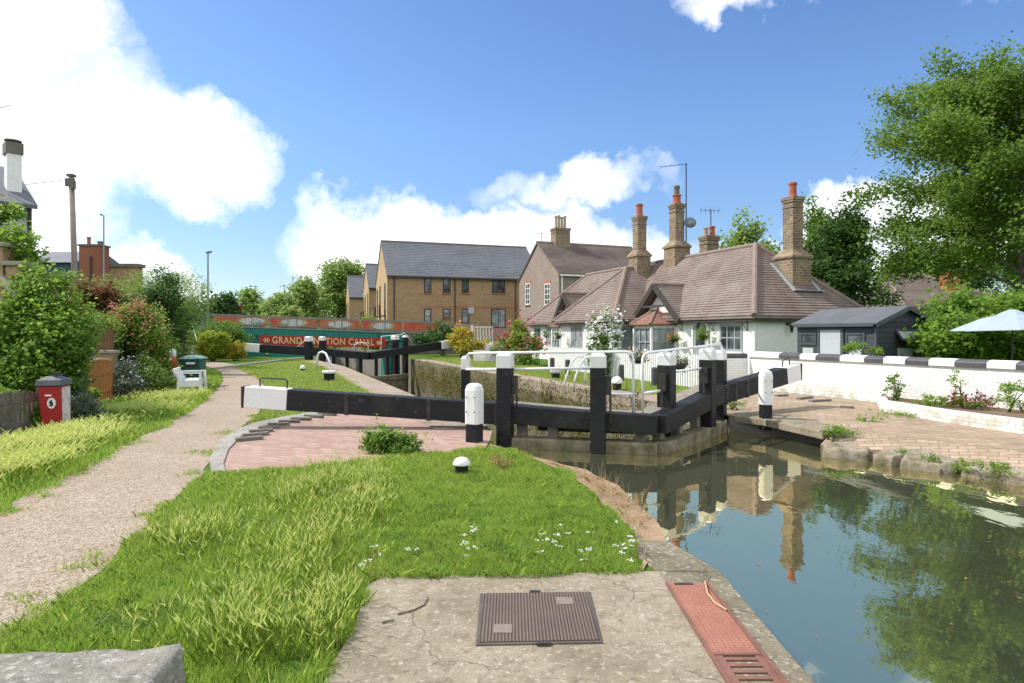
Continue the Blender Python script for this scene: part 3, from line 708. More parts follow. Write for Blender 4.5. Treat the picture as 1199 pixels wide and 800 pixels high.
# ------------------------------------------------------------------ mooring posts and small bollards
def mooring(p,w,h,hw,label,rz):
    t=thing('mooring_post',label,'mooring post',(p.x,p.y,0),'white topped mooring posts')
    m=MB(); m.box((p.x,p.y,(h-hw)/2-.1),(w*.86,w*.86,h-hw+.2),rz); m.build('base',BLACK,t,bevel=.02)
    m=MB(); ca,sa=math.cos(rz),math.sin(rz); n=w/2; c=w*.16
    def ring(z,k):
        o=[]
        for x,y in((-n+c,-n),(n-c,-n),(n,-n+c),(n,n-c),(n-c,n),(-n+c,n),(-n,n-c),(-n,-n+c)):
            o.append((p.x+(ca*x-sa*y)*k,p.y+(sa*x+ca*y)*k,z))
        return o
    vs=ring(h-hw,1)+ring(h-.1,1)+ring(h-.035,.86)+ring(h,.5)
    fs=[tuple(range(8))[::-1]]+[(8*j+i,8*j+(i+1)%8,8*j+8+(i+1)%8,8*j+8+i) for j in range(3) for i in range(8)]+[tuple(range(24,32))]
    m.add(vs,fs); head=m.build('head',WHITE,t,bevel=.01)
    for s in(-.3,.3):
        for z in (h-.2,h-.42):
            m=MB(); m.lathe((p.x+ca*s*w+sa*(n+.004),p.y+sa*s*w-ca*(n+.004),z),[(.008,-.008),(.013,0),(.008,.008)],6); m.build('bolt',BLACKIRON,head)
    return t
p=gp(556,518); mooring(p,.235,.89,.61,'white topped square mooring post with black foot beside the bushy grass on the near bank',R(-28))
p=gp(897,491); mooring(p,.215,.94,.66,'white topped mooring post with black foot on the far concrete ledge over the water',R(8))
def bollard(p,r,h,label,dome=True,cat='bollard',hw=None,group='white topped bollards round the lock'):
    t=thing('bollard',label,cat,(p.x,p.y,0),group)
    k=hw if hw else r*.9
    m=MB(); m.lathe((p.x,p.y,0),[(r*.72,-.05),(r*.78,h-k-.02),(r*.95,h-k)],16); m.build('base',BLACK,t,smooth=False)
    m=MB(); m.lathe((p.x,p.y,h-k),[(r,0),(r*1.02,k*.15),(r*.93,k*.5),(r*.66,k*.82),(r*.25,k*.98)] if dome else [(r,0),(r,k*.75),(r*.85,k),(r*.3,k*1.02)],18); m.build('cap',WHITE,t,smooth=True)
    return t
bollard(gp(541,557),.10,.215,'squat black bollard with white dome cap in the foreground grass')
bollard(gp(386,446),.24,.36,'stout black bollard with flat white cap on the lawn edge beside the lock',False,hw=.1)
bollard(gp(355,434.5),.12,.26,'small pale dome bollard on the towpath lawn near the far gate',True,hw=.17)
bollard(gp(515,412),.35,.4,'low white capped bollard on the far gravel beyond the wall plants',True)
bollard(vp(723,453,17.2)*Vector((1,1,0)),.17,.5,'black bollard with round white cap on the cottage lawn edge',True,hw=.24) if False else bollard(gp(723,458),.16,.42,'black bollard with round white cap on the cottage lawn edge',True,hw=.2)
bollard(gp(651,444),.2,.42,'short square white and black bollard on the lawn behind the white railing',False,hw=.2)
# white hoop rails at the chamber edge
def hoop(pts,label,r=.03,grp='white hoop rails of the lock ladders'):
    m=MB(); m.tube(pts,r,8); o=m.build('hoop_rail',WHITEMETAL,smooth=True); return tag(o,label,'hoop rail',grp)
def arch(pa,pb,py_top,D,bulge=.5):
    out=[]
    a=Vector(pa); b=Vector(pb); zt=zat(py_top,D)
    for i in range(13):
        t=i/12; s=math.sin(math.pi*t)**.55
        out.append(Vector((a.x+(b.x-a.x)*(t if bulge is None else (t**.8)),a.y+(b.y-a.y)*t,a.z+(zt-a.z)*s)))
    return out
hoop([pv(660,456,18.6),pv(664,440,18.6),pv(669,426,18.6),pv(674,419,18.6),pv(679,416.5,18.6),pv(684,420,18.6),pv(686,430,18.6),pv(686,452,18.6)],'left one of the pair of white hoop rails at the chamber ladder')
hoop([pv(671,457,18.2),pv(675,440,18.2),pv(680,427,18.2),pv(685,420,18.2),pv(690,417.5,18.2),pv(695,421,18.2),pv(697,431,18.2),pv(697,452,18.2)],'right one of the pair of white hoop rails, beside the gate post')
hoop([pv(372,433,28.5),pv(372,418,28.5),pv(374,413.5,28.4),pv(378,412,28.3),pv(382,414,28.2),pv(390,432,27.5)],'white bent hoop rail on the lawn at the left lock edge',.05)

# ------------------------------------------------------------------ cast iron covers in the concrete
t=thing('inspection_cover','square ribbed brown iron inspection cover set in the foreground concrete','manhole cover',(.15,3.64,0))
c4=[(-.20,3.96),(.492,3.985),(.478,3.33),(-.19,3.305)]
m=MB(); m.prism(c4,.0,.021); m.build('frame',m_plain('rust_brown_iron_dark',(.12,.1,.085),(.085,.07,.06),8,.8,.3,40),t,bevel=.004)
def mat_cover():
    n=NT('ribbed_brown_iron'); co=n.coord(); w_=n.n('ShaderNodeTexWave',wave_type='BANDS',bands_direction='X'); n.l(co,w_.inputs[0]); w_.inputs['Scale'].default_value=17; w_.inputs['Distortion'].default_value=.15
    c=n.mix(n.ramp(n.noise(co,4,6,.7),[(.4,0),(.65,1)]),(.25,.175,.135),(.17,.12,.095))
    c=n.mix(n.math('MULTIPLY',w_.outputs[0],.55),tuple([.085,.065,.055]),c)
    n.pbr(c,.75,n.bump(w_.outputs[0],.9,.006),spec=.3); return n.mat
m=MB(); ins=[(-.178,3.942),(.474,3.965),(.461,3.35),(-.17,3.325)]; m.prism(ins,.0,.026); m.build('lid',mat_cover(),t)
m=MB()
m.prism([(-.1,3.42),(.0,3.42),(.0,3.52),(-.1,3.52)],.02,.029); m.prism([(.27,3.78),(.37,3.78),(.37,3.88),(.27,3.88)],.02,.029); m.build('badge_plate',RUSTRED if False else m_plain('worn_iron_plate',(.25,.2,.17),(.19,.15,.13),30,.7,.4,50),t)
for q,zz in (([(.11,3.967),(.18,3.969),(.18,3.995),(.11,3.993)],.026),([(.13,3.30),(.2,3.302),(.2,3.325),(.13,3.323)],.03)): m=MB(); m.prism(q,.01,zz); m.build('lifting_slot',BLACKIRON,t)
t=thing('duct_cover','long salmon red ribbed iron duct cover with a slotted drain grate by the water','drain cover',(1.14,3.3,0))
def mat_duct():
    n=NT('salmon_checker_iron'); co=n.coord(); v=n.n('ShaderNodeTexVoronoi',distance='CHEBYCHEV'); n.l(co,v.inputs['Vector']); v.inputs['Scale'].default_value=40; v.inputs['Randomness'].default_value=.25
    c=n.mix(n.ramp(n.noise(co,5,6,.7),[(.4,0),(.66,1)]),(.37,.165,.115),(.28,.12,.085))
    c=n.mix(n.ramp(v.outputs[0],[(.25,0),(.5,.75)]),c,(.2,.08,.055))
    n.pbr(c,.75,n.bump(v.outputs[0],.6,.004),spec=.3); return n.mat
m=MB(); m.prism([(1.02,3.21),(1.262,3.21),(1.252,4.11),(1.018,4.11)],.0,.026); m.build('plate',mat_duct(),t)
fr=m_plain('rust_edge_angle',(.24,.11,.075),(.16,.08,.06),9,.8,.3,40)
m=MB(); m.prism([(1.262,2.2),(1.285,2.2),(1.272,4.12),(1.254,4.12)],.0,.036); m.prism([(1.0,2.2),(1.02,2.2),(1.016,4.12),(1.0,4.12)],.0,.028); m.prism([(1.02,3.185),(1.262,3.185),(1.262,3.207),(1.02,3.207)],.0,.03); m.build('frame',fr,t)
m=MB(); m.prism([(1.05,4.075),(1.17,4.075),(1.17,4.1),(1.05,4.1)],.02,.03); m.build('lifting_slot',BLACKIRON,t)
m=MB()
m.prism([(1.02,2.2),(1.06,2.2),(1.06,3.18),(1.02,3.18)],.012,.028); m.prism([(1.222,2.2),(1.262,2.2),(1.262,3.18),(1.222,3.18)],.012,.028)
y=3.16
while y>2.22:
    m.prism([(1.06,y-.022),(1.222,y-.022),(1.222,y+.004),(1.06,y+.004)],.012,.027); y-=.058
m.build('grate',fr,t)
m=MB(); m.prism([(1.02,2.2),(1.262,2.2),(1.262,3.18),(1.02,3.18)],.0,.0135); m.build('drain_gap',BLACKIRON,t)
# stone block at the near left corner
bm=bmesh.new(); bmesh.ops.create_cube(bm,size=1); bmesh.ops.subdivide_edges(bm,edges=bm.edges[:],cuts=14,use_grid_fill=True)
V=[]; dd_=Vector((1,.06,0)).normalized(); nb_=Vector((-dd_.y,dd_.x,0)); c0_=Vector((-1.86,2.42,.16))
for v in bm.verts:
    q=v.co.copy(); rr=(abs(q.x*2)**26+abs(q.y*2)**26+abs(q.z*2)**26)**(1/26); q/=max(rr,.001)
    w_=c0_+dd_*q.x*1.02+nb_*q.y*(.38+.05*q.x)+Vector((0,0,q.z*.36+q.x*.02)); w_+=mnoise.noise_vector(w_*4)*.014+mnoise.noise_vector(w_*13)*.009+mnoise.noise_vector(w_*37)*.004; V.append(w_)
bm.verts.index_update(); Fc=[tuple(x.index for x in f.verts) for f in bm.faces]; bm.free()
o=finish('stone_block',np.array([v[:] for v in V]),Fc,mat_slab('grey_block_stone',(.33,.31,.27),(.18,.17,.14),(.5,.48,.44),1.2,False),smooth=True); tag(o,'weathered grey stone block at the near left corner of the grass','stone block')
# coping stones along the right bank
ST=[(965,1022,.40),(1026,1048,.28),(1050,1118,.38),(1122,1200,.36)]
SE=[((4.84,9.93),(5.42,9.56)),((5.45,9.52),(5.56,9.2)),((5.6,9.12),(6.1,8.69)),((6.13,8.64),(6.62,7.8))]
lab=['long pale coping stone nearest the concrete ledge on the right bank','small mossy stone wedged between two coping stones on the right bank','grey coping stone in the middle of the right bank water edge','mossy grey coping stone furthest right at the water edge']
for (a,b),lb in zip(SE,lab):
    dp=.36; pa=Vector((*a,0)); pb=Vector((*b,0))
    d=(pb-pa).normalized(); nn=Vector((-d.y,d.x,0)) if d.x>0 else Vector((d.y,-d.x,0)); 
    if nn.x<0: nn=-nn
    bm=bmesh.new(); bmesh.ops.create_cube(bm,size=1); bmesh.ops.subdivide_edges(bm,edges=bm.edges[:],cuts=12,use_grid_fill=True)
    c=(pa+pb)/2+nn*dp*.9; L=(pb-pa).length*.985
    V=[]
    for v in bm.verts:
        q=v.co.copy(); rr=(abs(q.x*2)**24+abs(q.y*2)**24+abs(q.z*2)**24)**(1/24); q=q/max(rr,.001)
        w_=c+d*q.x*L+nn*q.y*dp*1.9+Vector((0,0,-.355+q.z*.46+q.y*.05))
        w_+=mnoise.noise_vector(w_*3)*.05+mnoise.noise_vector(w_*8)*.022+mnoise.noise_vector(w_*22)*.008; V.append(w_)
    bm.verts.index_update(); Fc=[tuple(x.index for x in f.verts) for f in bm.faces]; bm.free()
    o=finish('coping_stone',np.array([v[:] for v in V]),Fc,STONE_W,smooth=True); tag(o,lb,'coping stone','coping stones on the right bank')

# ------------------------------------------------------------------ boundary wall, planter, fence
Wa=Vector((11.9,7.05,0)); Wb=Vector((9.78,12.2,0)); Wc=Vector((7.05,18.75,0)); Wd=Vector((6.2,18.95,0)); 
t=thing('boundary_wall','long whitewashed brick wall with black and white rounded coping below the shed','wall',(Wb.x,Wb.y,0))
m=MB(); thk=.26; dW=(Wc-Wa).normalized(); nW=Vector((dW.y,-dW.x,0))
m.prism([Wa.to_2d(),Wc.to_2d(),(Wc+nW*thk).to_2d(),(Wa+nW*thk).to_2d()],-.05,.94)
m.build('wall',WALLPAINT,t)
m=MB(); 
def coping_piece(a,b,mat,name='coping_stone'):
    m=MB(); d=(b-a).normalized(); n=Vector((d.y,-d.x,0)); c=n*thk/2; r=thk/2+.05
    prof=[(-r,0),(-r,.09)]+[(-r*math.cos(k*math.pi/8),.09+.075*math.sin(k*math.pi/8)) for k in range(1,8)]+[(r,.09),(r,0)]
    k=len(prof); vs=[]
    for p in (a,b):
        for x,z in prof: q=p+c+n*x; vs.append((q.x,q.y,.943+z))
    fs=[(i,i+1,k+i+1,k+i) for i in range(k-1)]+[(k-1,0,k,2*k-1)]+[tuple(range(k))[::-1],tuple(range(k,2*k))]
    m.add(vs,fs); return m.build(name,mat,t,bevel=.004)
# boundaries measured from the picture: alternating from the left end
bnd=[848,880,914,938,957,985,1014,1036,1062,1089,1120,1157,1192,1225,1270,1330]
def onwall(px):
    r=(px-CX)/F; # Wa+s*dW with X/Y=r
    s=(r*Wa.y-Wa.x)/(dW.x-r*dW.y); return Wa+dW*s
for i in range(len(bnd)-1):
    if bnd[i]<870: a=Wc
    else: a=onwall(bnd[i])
    b=onwall(bnd[i+1]); 
    if i==0: continue
    coping_piece(b+dW*.006,a-dW*.006,COPEBLACK if i%2==0 else WHITE)
coping_piece(onwall(880)+dW*.006,Wc,WHITE)
t2=thing('garden_wall','short whitewashed wall with dark coping running from the picket fence to the boundary wall','wall',(6.6,18.9,0))
t_=t; 
m=MB(); m.prism([(Wc.x-.04,Wc.y+.02),(5.75,18.2+.5),(5.85,18.95),(Wc.x+.05,Wc.y+.27)],-.05,.9); m.build('wall',WALLPAINT,t2)
m=MB(); m.prism([(Wc.x-.06,Wc.y+.0),(5.72,18.66),(5.84,18.99),(Wc.x+.05,Wc.y+.31)],.903,1.04); m.build('coping',COPEBLACK,t2,bevel=.04)
# planter kerb wall
p0=gp(1031,482); p1=gp(1110,496); p2=gp(1199,509); p3=p2+(p2-p1)*1.5
t=thing('planter_wall','low white planter wall with weeds and flowers along the foot of the boundary wall','planter',(p1.x,p1.y,0))
m=MB(); pts=[onwall(1028)-nW*.02,p0,p1,p2,p3]
for a,b in zip(pts[:-1],pts[1:]):
    d=(b-a).normalized(); n=Vector((d.y,-d.x,0)); n=n if n.x>0 else -n
    m.prism([a.to_2d(),b.to_2d(),(b+n*.16).to_2d(),(a+n*.16).to_2d()],-.02,.24)
m.build('kerb',WALLPAINT,t,bevel=.02)
m=MB(); q=[p0+nW*.1,p1+nW*.1,p2+nW*.1,p3+nW*.1,Wa-nW*.004,onwall(1040)-nW*.004]; m.prism([x.to_2d() for x in q],-.02,.17); m.build('soil',SOILM,t)
# picket fence
Fa=Vector((5.72,18.5,0)); Fb=Vector((4.55,21.7,0)); Fc_=Vector((1.75,30.2,0))
t=thing('picket_fence','white picket fence along the cottage garden behind the narrow lawn','fence',(Fa.x,Fa.y,0))
for a,b in ((Fa,Fb),(Fb,Fc_)):
    d=(b-a).normalized(); n=Vector((d.y,-d.x,0)); L=(b-a).length; k=int(L/.125)
    m=MB(); rz=math.atan2(d.y,d.x)
    for i in range(k+1):
        p=a+d*(L*i/k); h=.98+.015*math.sin(i*1.7)
        m.box((p.x,p.y,h/2),(.085,.02,h),rz)
        hw=.0425; q0=p-d*hw; q1=p+d*hw
        m.add([(q0.x,q0.y,h),(q1.x,q1.y,h),(p.x,p.y,h+.06)],[(0,1,2),(2,1,0)])
    m.build('picket_panel',WHITE,t)
    m=MB()
    for z in(.25,.75): m.bar(a+n*.03+Z3*z,b+n*.03+Z3*z,.03,.08)
    m.build('rail',WHITE,t)
for p in (Fa,Fb,Fa.lerp(Fb,.5),Fb.lerp(Fc_,.25),Fb.lerp(Fc_,.5),Fb.lerp(Fc_,.75),Fc_):
    m=MB(); m.box((p.x+.06,p.y+.05,.55),(.1,.1,1.1),.3); m.build('post',WHITE,t)
for px,y0,y1,lb in((647,419,434,'leftmost of the short black posts against the white picket fence'),(665,421,436,'short black post in front of the pickets, second from the left'),(728,427,443,'short black post in front of the pickets right of the white hollyhock'),(767,430,449,'rightmost short black post in front of the pickets, beside the gate railing')):
    p=gp(px,y1+4); z=zat(y0,p.y); m=MB(); m.lathe((p.x,p.y,0),[(.1,-.03),(.1,z-.06),(.085,z-.01),(.03,z)],10); o=m.build('fence_bollard',COPEBLACK); tag(o,lb,'bollard','short black posts before the picket fence')
# far garden: low white wall with dark openings, white gate screen
t=thing('garden_wall','low white garden wall topped with round dark stones near the coral flowers','wall',(xat(580,36),36,0))
m=MB(); a=Vector((xat(556,36),36,0)); b=Vector((xat(612,35),35,0)); m.bar(a+Z3*.3,b+Z3*.3,.3,.7); m.build('wall',WALLPAINT,t)
for px in (579,593.5):
    m=MB(); c=Vector((xat(px,35.4),35.4,.75)); m.lathe((c.x,c.y,c.z-.1),[(.25,-.1),(.36,.05),(.38,.25),(.3,.42),(.1,.5)],10); m.build('round_stone',STONE,t,smooth=True)
for px in (572,586,601):
    m=MB(); c=Vector((xat(px,35.3),35.3,.5)); m.box((c.x,c.y,c.z),(.26,.3,1.1)); m.build('pier',WALLPAINT,t)
# ------------------------------------------------------------------ building helpers
def win(parent,o,tv,w,h,nx=2,ny=2,frame=WHITE,glass=GLASS,fw=.06,depth=.06,sill=None,proud=.02,lintel=None,name='window',lab=None,arch=False):
    """window with real frame bars and a pane set behind them; o = bottom-left corner, tv = direction along the wall"""
    tv=Vector((tv[0],tv[1],0)).normalized(); n=Vector((tv.y,-tv.x,0)); ax=(tv,n,Z3); o=Vector(o)
    m=MB()
    def bx(u0,u1,z0,z1,d0,d1,mm=m): mm.obox(o+tv*(u0+u1)/2+Z3*(z0+z1)/2+n*(d0+d1)/2,ax,((u1-u0)/2,(d1-d0)/2,(z1-z0)/2))
    bx(0,fw,0,h,-depth,proud); bx(w-fw,w,0,h,-depth,proud); bx(fw,w-fw,0,fw,-depth,proud-.002); bx(fw,w-fw,h-fw,h,-depth,proud-.002)
    for i in range(1,nx): u=w*i/nx; bx(u-fw*.35,u+fw*.35,fw,h-fw,-depth*.5,proud-.008)
    for j in range(1,ny): z=h*j/ny; bx(fw,w-fw,z-fw*.3,z+fw*.3,-depth*.5,proud-.01)
    f=m.build(name,frame,parent)
    if lab: f['label']=lab
    m=MB(); bx(fw*.5,w-fw*.5,fw*.5,h-fw*.5,.001,.006,m); m.build('pane',glass,f)
    if sill is not None: m=MB(); bx(-.06,w+.06,-.08,-.003,.001,.11,m); m.build('sill',sill,f)
    if lintel is not None: m=MB(); bx(-.08,w+.08,h+.003,h+.22,.001,.014,m); m.build('lintel',lintel,f)
    return f
def gable_solid(m,o,tv,L,dv,Dp,z0,ze,zr):
    """house body with gables at the ends of tv (ridge along tv)"""
    tv=Vector(tv); dv=Vector(dv); o=Vector(o)
    c=[o,o+tv*L,o+tv*L+dv*Dp,o+dv*Dp]; r0=o+dv*Dp/2; r1=r0+tv*L
    vs=[p+Z3*z0 for p in c]+[p+Z3*ze for p in c]+[r0+Z3*zr,r1+Z3*zr]
    fs=[(0,1,5,4),(2,3,7,6),(3,0,4,8,7),(1,2,6,9,5),(0,3,2,1),(4,5,9,8),(6,7,8,9)]
    return m.add(vs,fs)
def gable_roof(m,o,tv,L,dv,Dp,ze,zr,ov=.25,ovg=.12,th=.14,step=.2,lift=.04):
    tv=Vector(tv); dv=Vector(dv); o=Vector(o)
    k=(zr-ze)/(Dp/2)
    a=o-tv*ovg; Lx=L+2*ovg
    for s in (0,1):
        e=a-dv*ov if s==0 else a+dv*(Dp+ov); r=a+dv*Dp/2
        p=[e+Z3*(ze-k*ov+.02),e+tv*Lx+Z3*(ze-k*ov+.02),r+tv*Lx+Z3*(zr+.02),r+Z3*(zr+.02)]
        q=[x+Z3*th for x in p]; vs=p+q
        fs=[(3,2,1,0),(4,5,6,7),(0,1,5,4),(1,2,6,5),(2,3,7,6),(3,0,4,7)]
        if s: fs=[f[::-1] for f in fs]
        m.add(vs,fs)
        courses(m,q,step,lift)
    return m
def stack(parent,c,w,d,zb,zbt,zt,rz,pots,brick=BRICK_CHIM,bw=None,bd=None,cap=None,potmat=TERRACOTTA,name='chimney',flash=False):
    m=MB(); c=Vector((c[0],c[1],0))
    bw=bw or w; bd=bd or d
    if zbt>zb:
        m.box((c.x,c.y,(zb+zbt)/2),(bw,bd,zbt-zb),rz)
        ca,sa=math.cos(rz),math.sin(rz)
        def ring(z,x,y): return [(c.x+ca*i*x-sa*j*y,c.y+sa*i*x+ca*j*y,z) for i,j in((-1,-1),(1,-1),(1,1),(-1,1))]
        e=.06; lv=[ring(zbt+.002,bw/2+e,bd/2+e),ring(zbt+.09,bw/2+e,bd/2+e),ring(zbt+.36,w/2+.02,d/2+.02)]
        vs=sum(lv,[]); m.add(vs,[(3,2,1,0),(8,9,10,11)]+[(4*j+i,4*j+(i+1)%4,4*j+4+(i+1)%4,4*j+4+i) for j in(0,1) for i in range(4)])
    hc=(zt-zbt)
    m.box((c.x,c.y,(zbt+zt)/2),(w,d,hc),rz)
    for z,e,h in((zt-.62,.07,.08),(zt-.36,.05,.08),(zt-.26,.10,.09),(zt-.165,.15,.12)) if False else ((zt-.46,.05,.07),(zt-.24,.07,.09),(zt-.145,.12,.12)):
        m.box((c.x,c.y,z+h/2),(w+e,d+e,h-.006),rz)
    ch=m.build(name,brick,parent)
    for (dx,dy,r,h,pm) in pots:
        m=MB(); x=c.x+math.cos(rz)*dx-math.sin(rz)*dy; y=c.y+math.sin(rz)*dx+math.cos(rz)*dy
        m.lathe((x,y,zt-.05),[(r*1.15,0),(r*1.1,.1),(r,.14),(r*.93,h*.82),(r*1.12,h*.88),(r*1.12,h),(r*.9,h+.02)],12); m.build('chimney_pot',pm or potmat,ch,smooth=False)
    if flash:
        m=MB()
        m.box((c.x,c.y,zb+.0),(bw+.1,bd+.1,.1),rz); m.build('flashing',LEAD,ch)
    return ch

# ------------------------------------------------------------------ the lock cottage
CC=Vector((8.83,23.0,0)); U=AX; W_=AC
def K(L,a,z=0): return CC+U*L+W_*a+Z3*z
cot=thing('lock_cottage','long low white cottage with brown hipped tile roof and tall brick chimneys beside the lock','cottage',(CC.x,CC.y,0))
LC=20.5; DC=5.4; EZ=2.28; o_=.32
m=MB(); m.prism([K(0,0).to_2d(),K(LC,0).to_2d(),K(LC,DC).to_2d(),K(0,DC).to_2d()],-.05,EZ+.1)
m.build('wall',RENDER,cot)
m=MB(); m.prism([K(7.34,-1.4).to_2d(),K(13.1,-1.4).to_2d(),K(13.1,.5).to_2d(),K(7.34,.5).to_2d()],-.05,EZ+.08)
m.build('wing_wall',RENDER,cot)
def hip(m,corners,ridge,ze,zr,th=.1):
    """corners: 4 plan points in order near-right, far-left... ; ridge: 2 plan points (over edges 3-0 and 1-2)"""
    lo=[Vector((*c.to_2d(),ze-th)) for c in corners]; hi=[Vector((*c.to_2d(),ze)) for c in corners]; r=[Vector((*c.to_2d(),zr)) for c in ridge]
    m.add(lo+hi+r,[(0,1,2,3),(0,4,5,1),(1,5,6,2),(2,6,7,3),(3,7,4,0),(4,8,9,5),(5,9,6),(6,9,8,7),(7,8,4)])
    for f in((4,8,9,5),(5,9,6),(6,9,8,7),(7,8,4)): courses(m,[(lo+hi+r)[i] for i in f],.15,.023)
ZR=5.36
m=MB(); co=[K(-o_,-o_),K(LC+o_,-o_),K(LC+o_,DC+o_),K(-o_,DC+o_)]; hip(m,co,[K(2.87,2.7),K(17.6,2.7)],EZ,ZR)
bmx=m.build('roof',TILE,cot)
WR=5.02
m=MB(); lo=[K(7.34-o_,-1.4-o_),K(13.1+o_,-1.4-o_),K(13.1+o_,2.2),K(7.34-o_,2.2)]
l0=[Vector((*p.to_2d(),EZ-.1)) for p in lo]; l1=[Vector((*p.to_2d(),EZ)) for p in lo]
rr=[K(10.2,.92,WR),K(10.2,2.65,WR)]
m.add(l0+l1+rr,[(0,1,2,3),(0,4,5,1),(1,5,6,2),(2,6,7,3),(3,7,4,0),(4,8,5),(5,8,9,6),(6,9,7),(7,9,8,4)])
for f in((4,8,5),(5,8,9,6),(7,9,8,4)): courses(m,[(l0+l1+rr)[i] for i in f],.15,.023)
wr=m.build('wing_roof',TILE,cot)
def caps(m,pts,r=.095):
    for a,b in zip(pts[:-1],pts[1:]):
        L=(b-a).length; k=max(1,int(L/.33)); d=(b-a)/k
        for i in range(k):
            m.tube([a+d*i,a+d*(i+1.04)],[r,r*1.1],8)
up_=Z3*.01
m=MB(); A0=K(2.87,2.7,ZR)+up_; A1=K(17.6,2.7,ZR)+up_
caps(m,[A0,A1])
for e,a in((K(-o_,-o_,EZ),A0),(K(-o_,DC+o_,EZ),A0),(K(LC+o_,-o_,EZ),A1),(K(LC+o_,DC+o_,EZ),A1)): caps(m,[e+up_,a],.105)
m.build('ridge_tiles',RIDGE,bmx)
m=MB(); caps(m,[rr[0]+up_,rr[1]+up_]); 
caps(m,[l1[0]+up_,rr[0]+up_],.105); caps(m,[l1[1]+up_,rr[0]+up_],.105); m.build('ridge_tiles',RIDGE,wr)
# fascia / rafter ends
m=MB()
def fasc(a,b):
    m.bar(a+Z3*(EZ-.16),b+Z3*(EZ-.16),.03,.1)
fasc(K(-.2,-.26),K(7.1,-.26)); fasc(K(-.26,-.2),K(-.26,DC+.2)); fasc(K(7.08,-1.66),K(13.3,-1.66)); fasc(K(7.08,-1.6),K(7.08,-.26)); fasc(K(13.4,-.26),K(LC+.2,-.26))
for L in np.arange(.1,7.0,.45): m.bar(K(L,-.28,EZ-.15),K(L,.0,EZ-.15),.07,.1)
for L in np.arange(7.3,13.3,.45): m.bar(K(L,-1.68,EZ-.15),K(L,-1.38,EZ-.15),.07,.1)
for a in np.arange(.1,5.4,.45): m.bar(K(-.28,a,EZ-.15),K(0,a,EZ-.15),.07,.1)
m.build('rafter_ends',DARKWOOD,cot)
# gabled dormer porches with dark barge boards
def dormer(Lc,hw,zap,name='dormer'):
    z0=EZ-.12; a0=-.42; ar=2.0
    m=MB()
    for s in(-1,1):
        e0=K(Lc+s*hw,a0,z0); e1=K(Lc+s*hw,ar,z0); r0=K(Lc,a0,zap); r1=K(Lc,ar,zap)
        p=[e0,e1,r1,r0]; q=[x+Z3*.1 for x in p]; fs=[(3,2,1,0),(4,5,6,7),(0,1,5,4),(1,2,6,5),(2,3,7,6),(3,0,4,7)]
        if s>0: fs=[f[::-1] for f in fs]
        m.add(p+q,fs); courses(m,q,.15,.023)
    d=m.build(name,TILE,cot)
    m=MB(); caps(m,[K(Lc,a0,zap+.1),K(Lc,ar-.3,zap+.1)],.09); m.build('ridge_tiles',RIDGE,d)
    m=MB()
    for s in(-1,1): m.bar(K(Lc+s*(hw+.05),a0-.03,z0-.02),K(Lc,a0-.03,zap+.05),.05,.24)
    m.bar(K(Lc-hw*.55,a0-.02,z0+.62*(zap-z0)*.7),K(Lc+hw*.55,a0-.02,z0+.62*(zap-z0)*.7),.04,.1)
    m.build('barge_board',DARKWOOD,d)
    m=MB(); k=.86; A=[K(Lc-hw*k,-.06,z0),K(Lc+hw*k,-.06,z0),K(Lc,-.06,z0+(zap-z0)*k)]; Bq=[x+W_*.05 for x in A]
    m.add(A+Bq,[(0,1,2),(5,4,3),(0,3,4,1),(1,4,5,2),(2,5,3,0)]); m.build('gable_infill',RENDER,d)
    return d
dormer(5.75,1.75,3.72); dormer(14.8,1.4,3.85)
# bay windows with little hipped tile roofs
def bay(Lc,hw,a0,nm,depth=.85,zt=1.98,z1=2.75,roofmat=TILE_RED):
    pts=[K(Lc-hw,a0),K(Lc-hw*.55,a0-depth),K(Lc+hw*.55,a0-depth),K(Lc+hw,a0)]
    m=MB(); m.prism([p.to_2d() for p in pts],-.05,.62); m.prism([p.to_2d() for p in pts],zt-.12,zt)
    for p in pts:
        m.box((p.x,p.y,1.25),(.1,.1,1.3),.4)
    b=m.build('bay',RENDER,cot); b['label']='bay window with its own small red tile roof'
    m=MB(); cin=K(Lc,a0-.02)
    for a,b2 in zip(pts[:-1],pts[1:]):
        q=[a.lerp(cin,.06),b2.lerp(cin,.06)]; m.bar(q[0]+Z3*1.25,q[1]+Z3*1.25,.03,1.3)
    m.build('pane',GLASSL,b)
    m=MB()
    for a,b2 in zip(pts[:-1],pts[1:]):
        for f in(.33,.66) if (a-b2).length>.8 else(.5,): p=a.lerp(b2,f); m.box((p.x,p.y,1.25),(.05,.05,1.28),.4)
        for z in(.66,1.25,1.84): m.bar(a+Z3*z,b2+Z3*z,.05,.05)
    m.build('glazing_bar',GREYWIN,b)
    m=MB(); ov=.16
    rp=[K(Lc-hw-ov,a0+.05),K(Lc-hw*.55-ov*.7,a0-depth-ov),K(Lc+hw*.55+ov*.7,a0-depth-ov),K(Lc+hw+ov,a0+.05)]
    lo=[p+Z3*(zt+.003) for p in rp]; hi=[p+Z3*(zt+.07) for p in rp]; ap=K(Lc,a0-.1,z1)
    m.add(lo+hi+[ap],[(3,2,1,0),(0,1,5,4),(1,2,6,5),(2,3,7,6),(3,0,4,7),(4,5,8),(5,6,8),(6,7,8),(7,4,8)]); r=m.build('bay_roof',roofmat,b)
    m=MB()
    for p in hi[1:3]: caps(m,[p,ap],.06)
    m.build('ridge_tiles',RIDGE,r)
bay(5.95,1.25,-.005,'r'); bay(14.9,1.0,-.005,'l',.8,1.98,2.45)
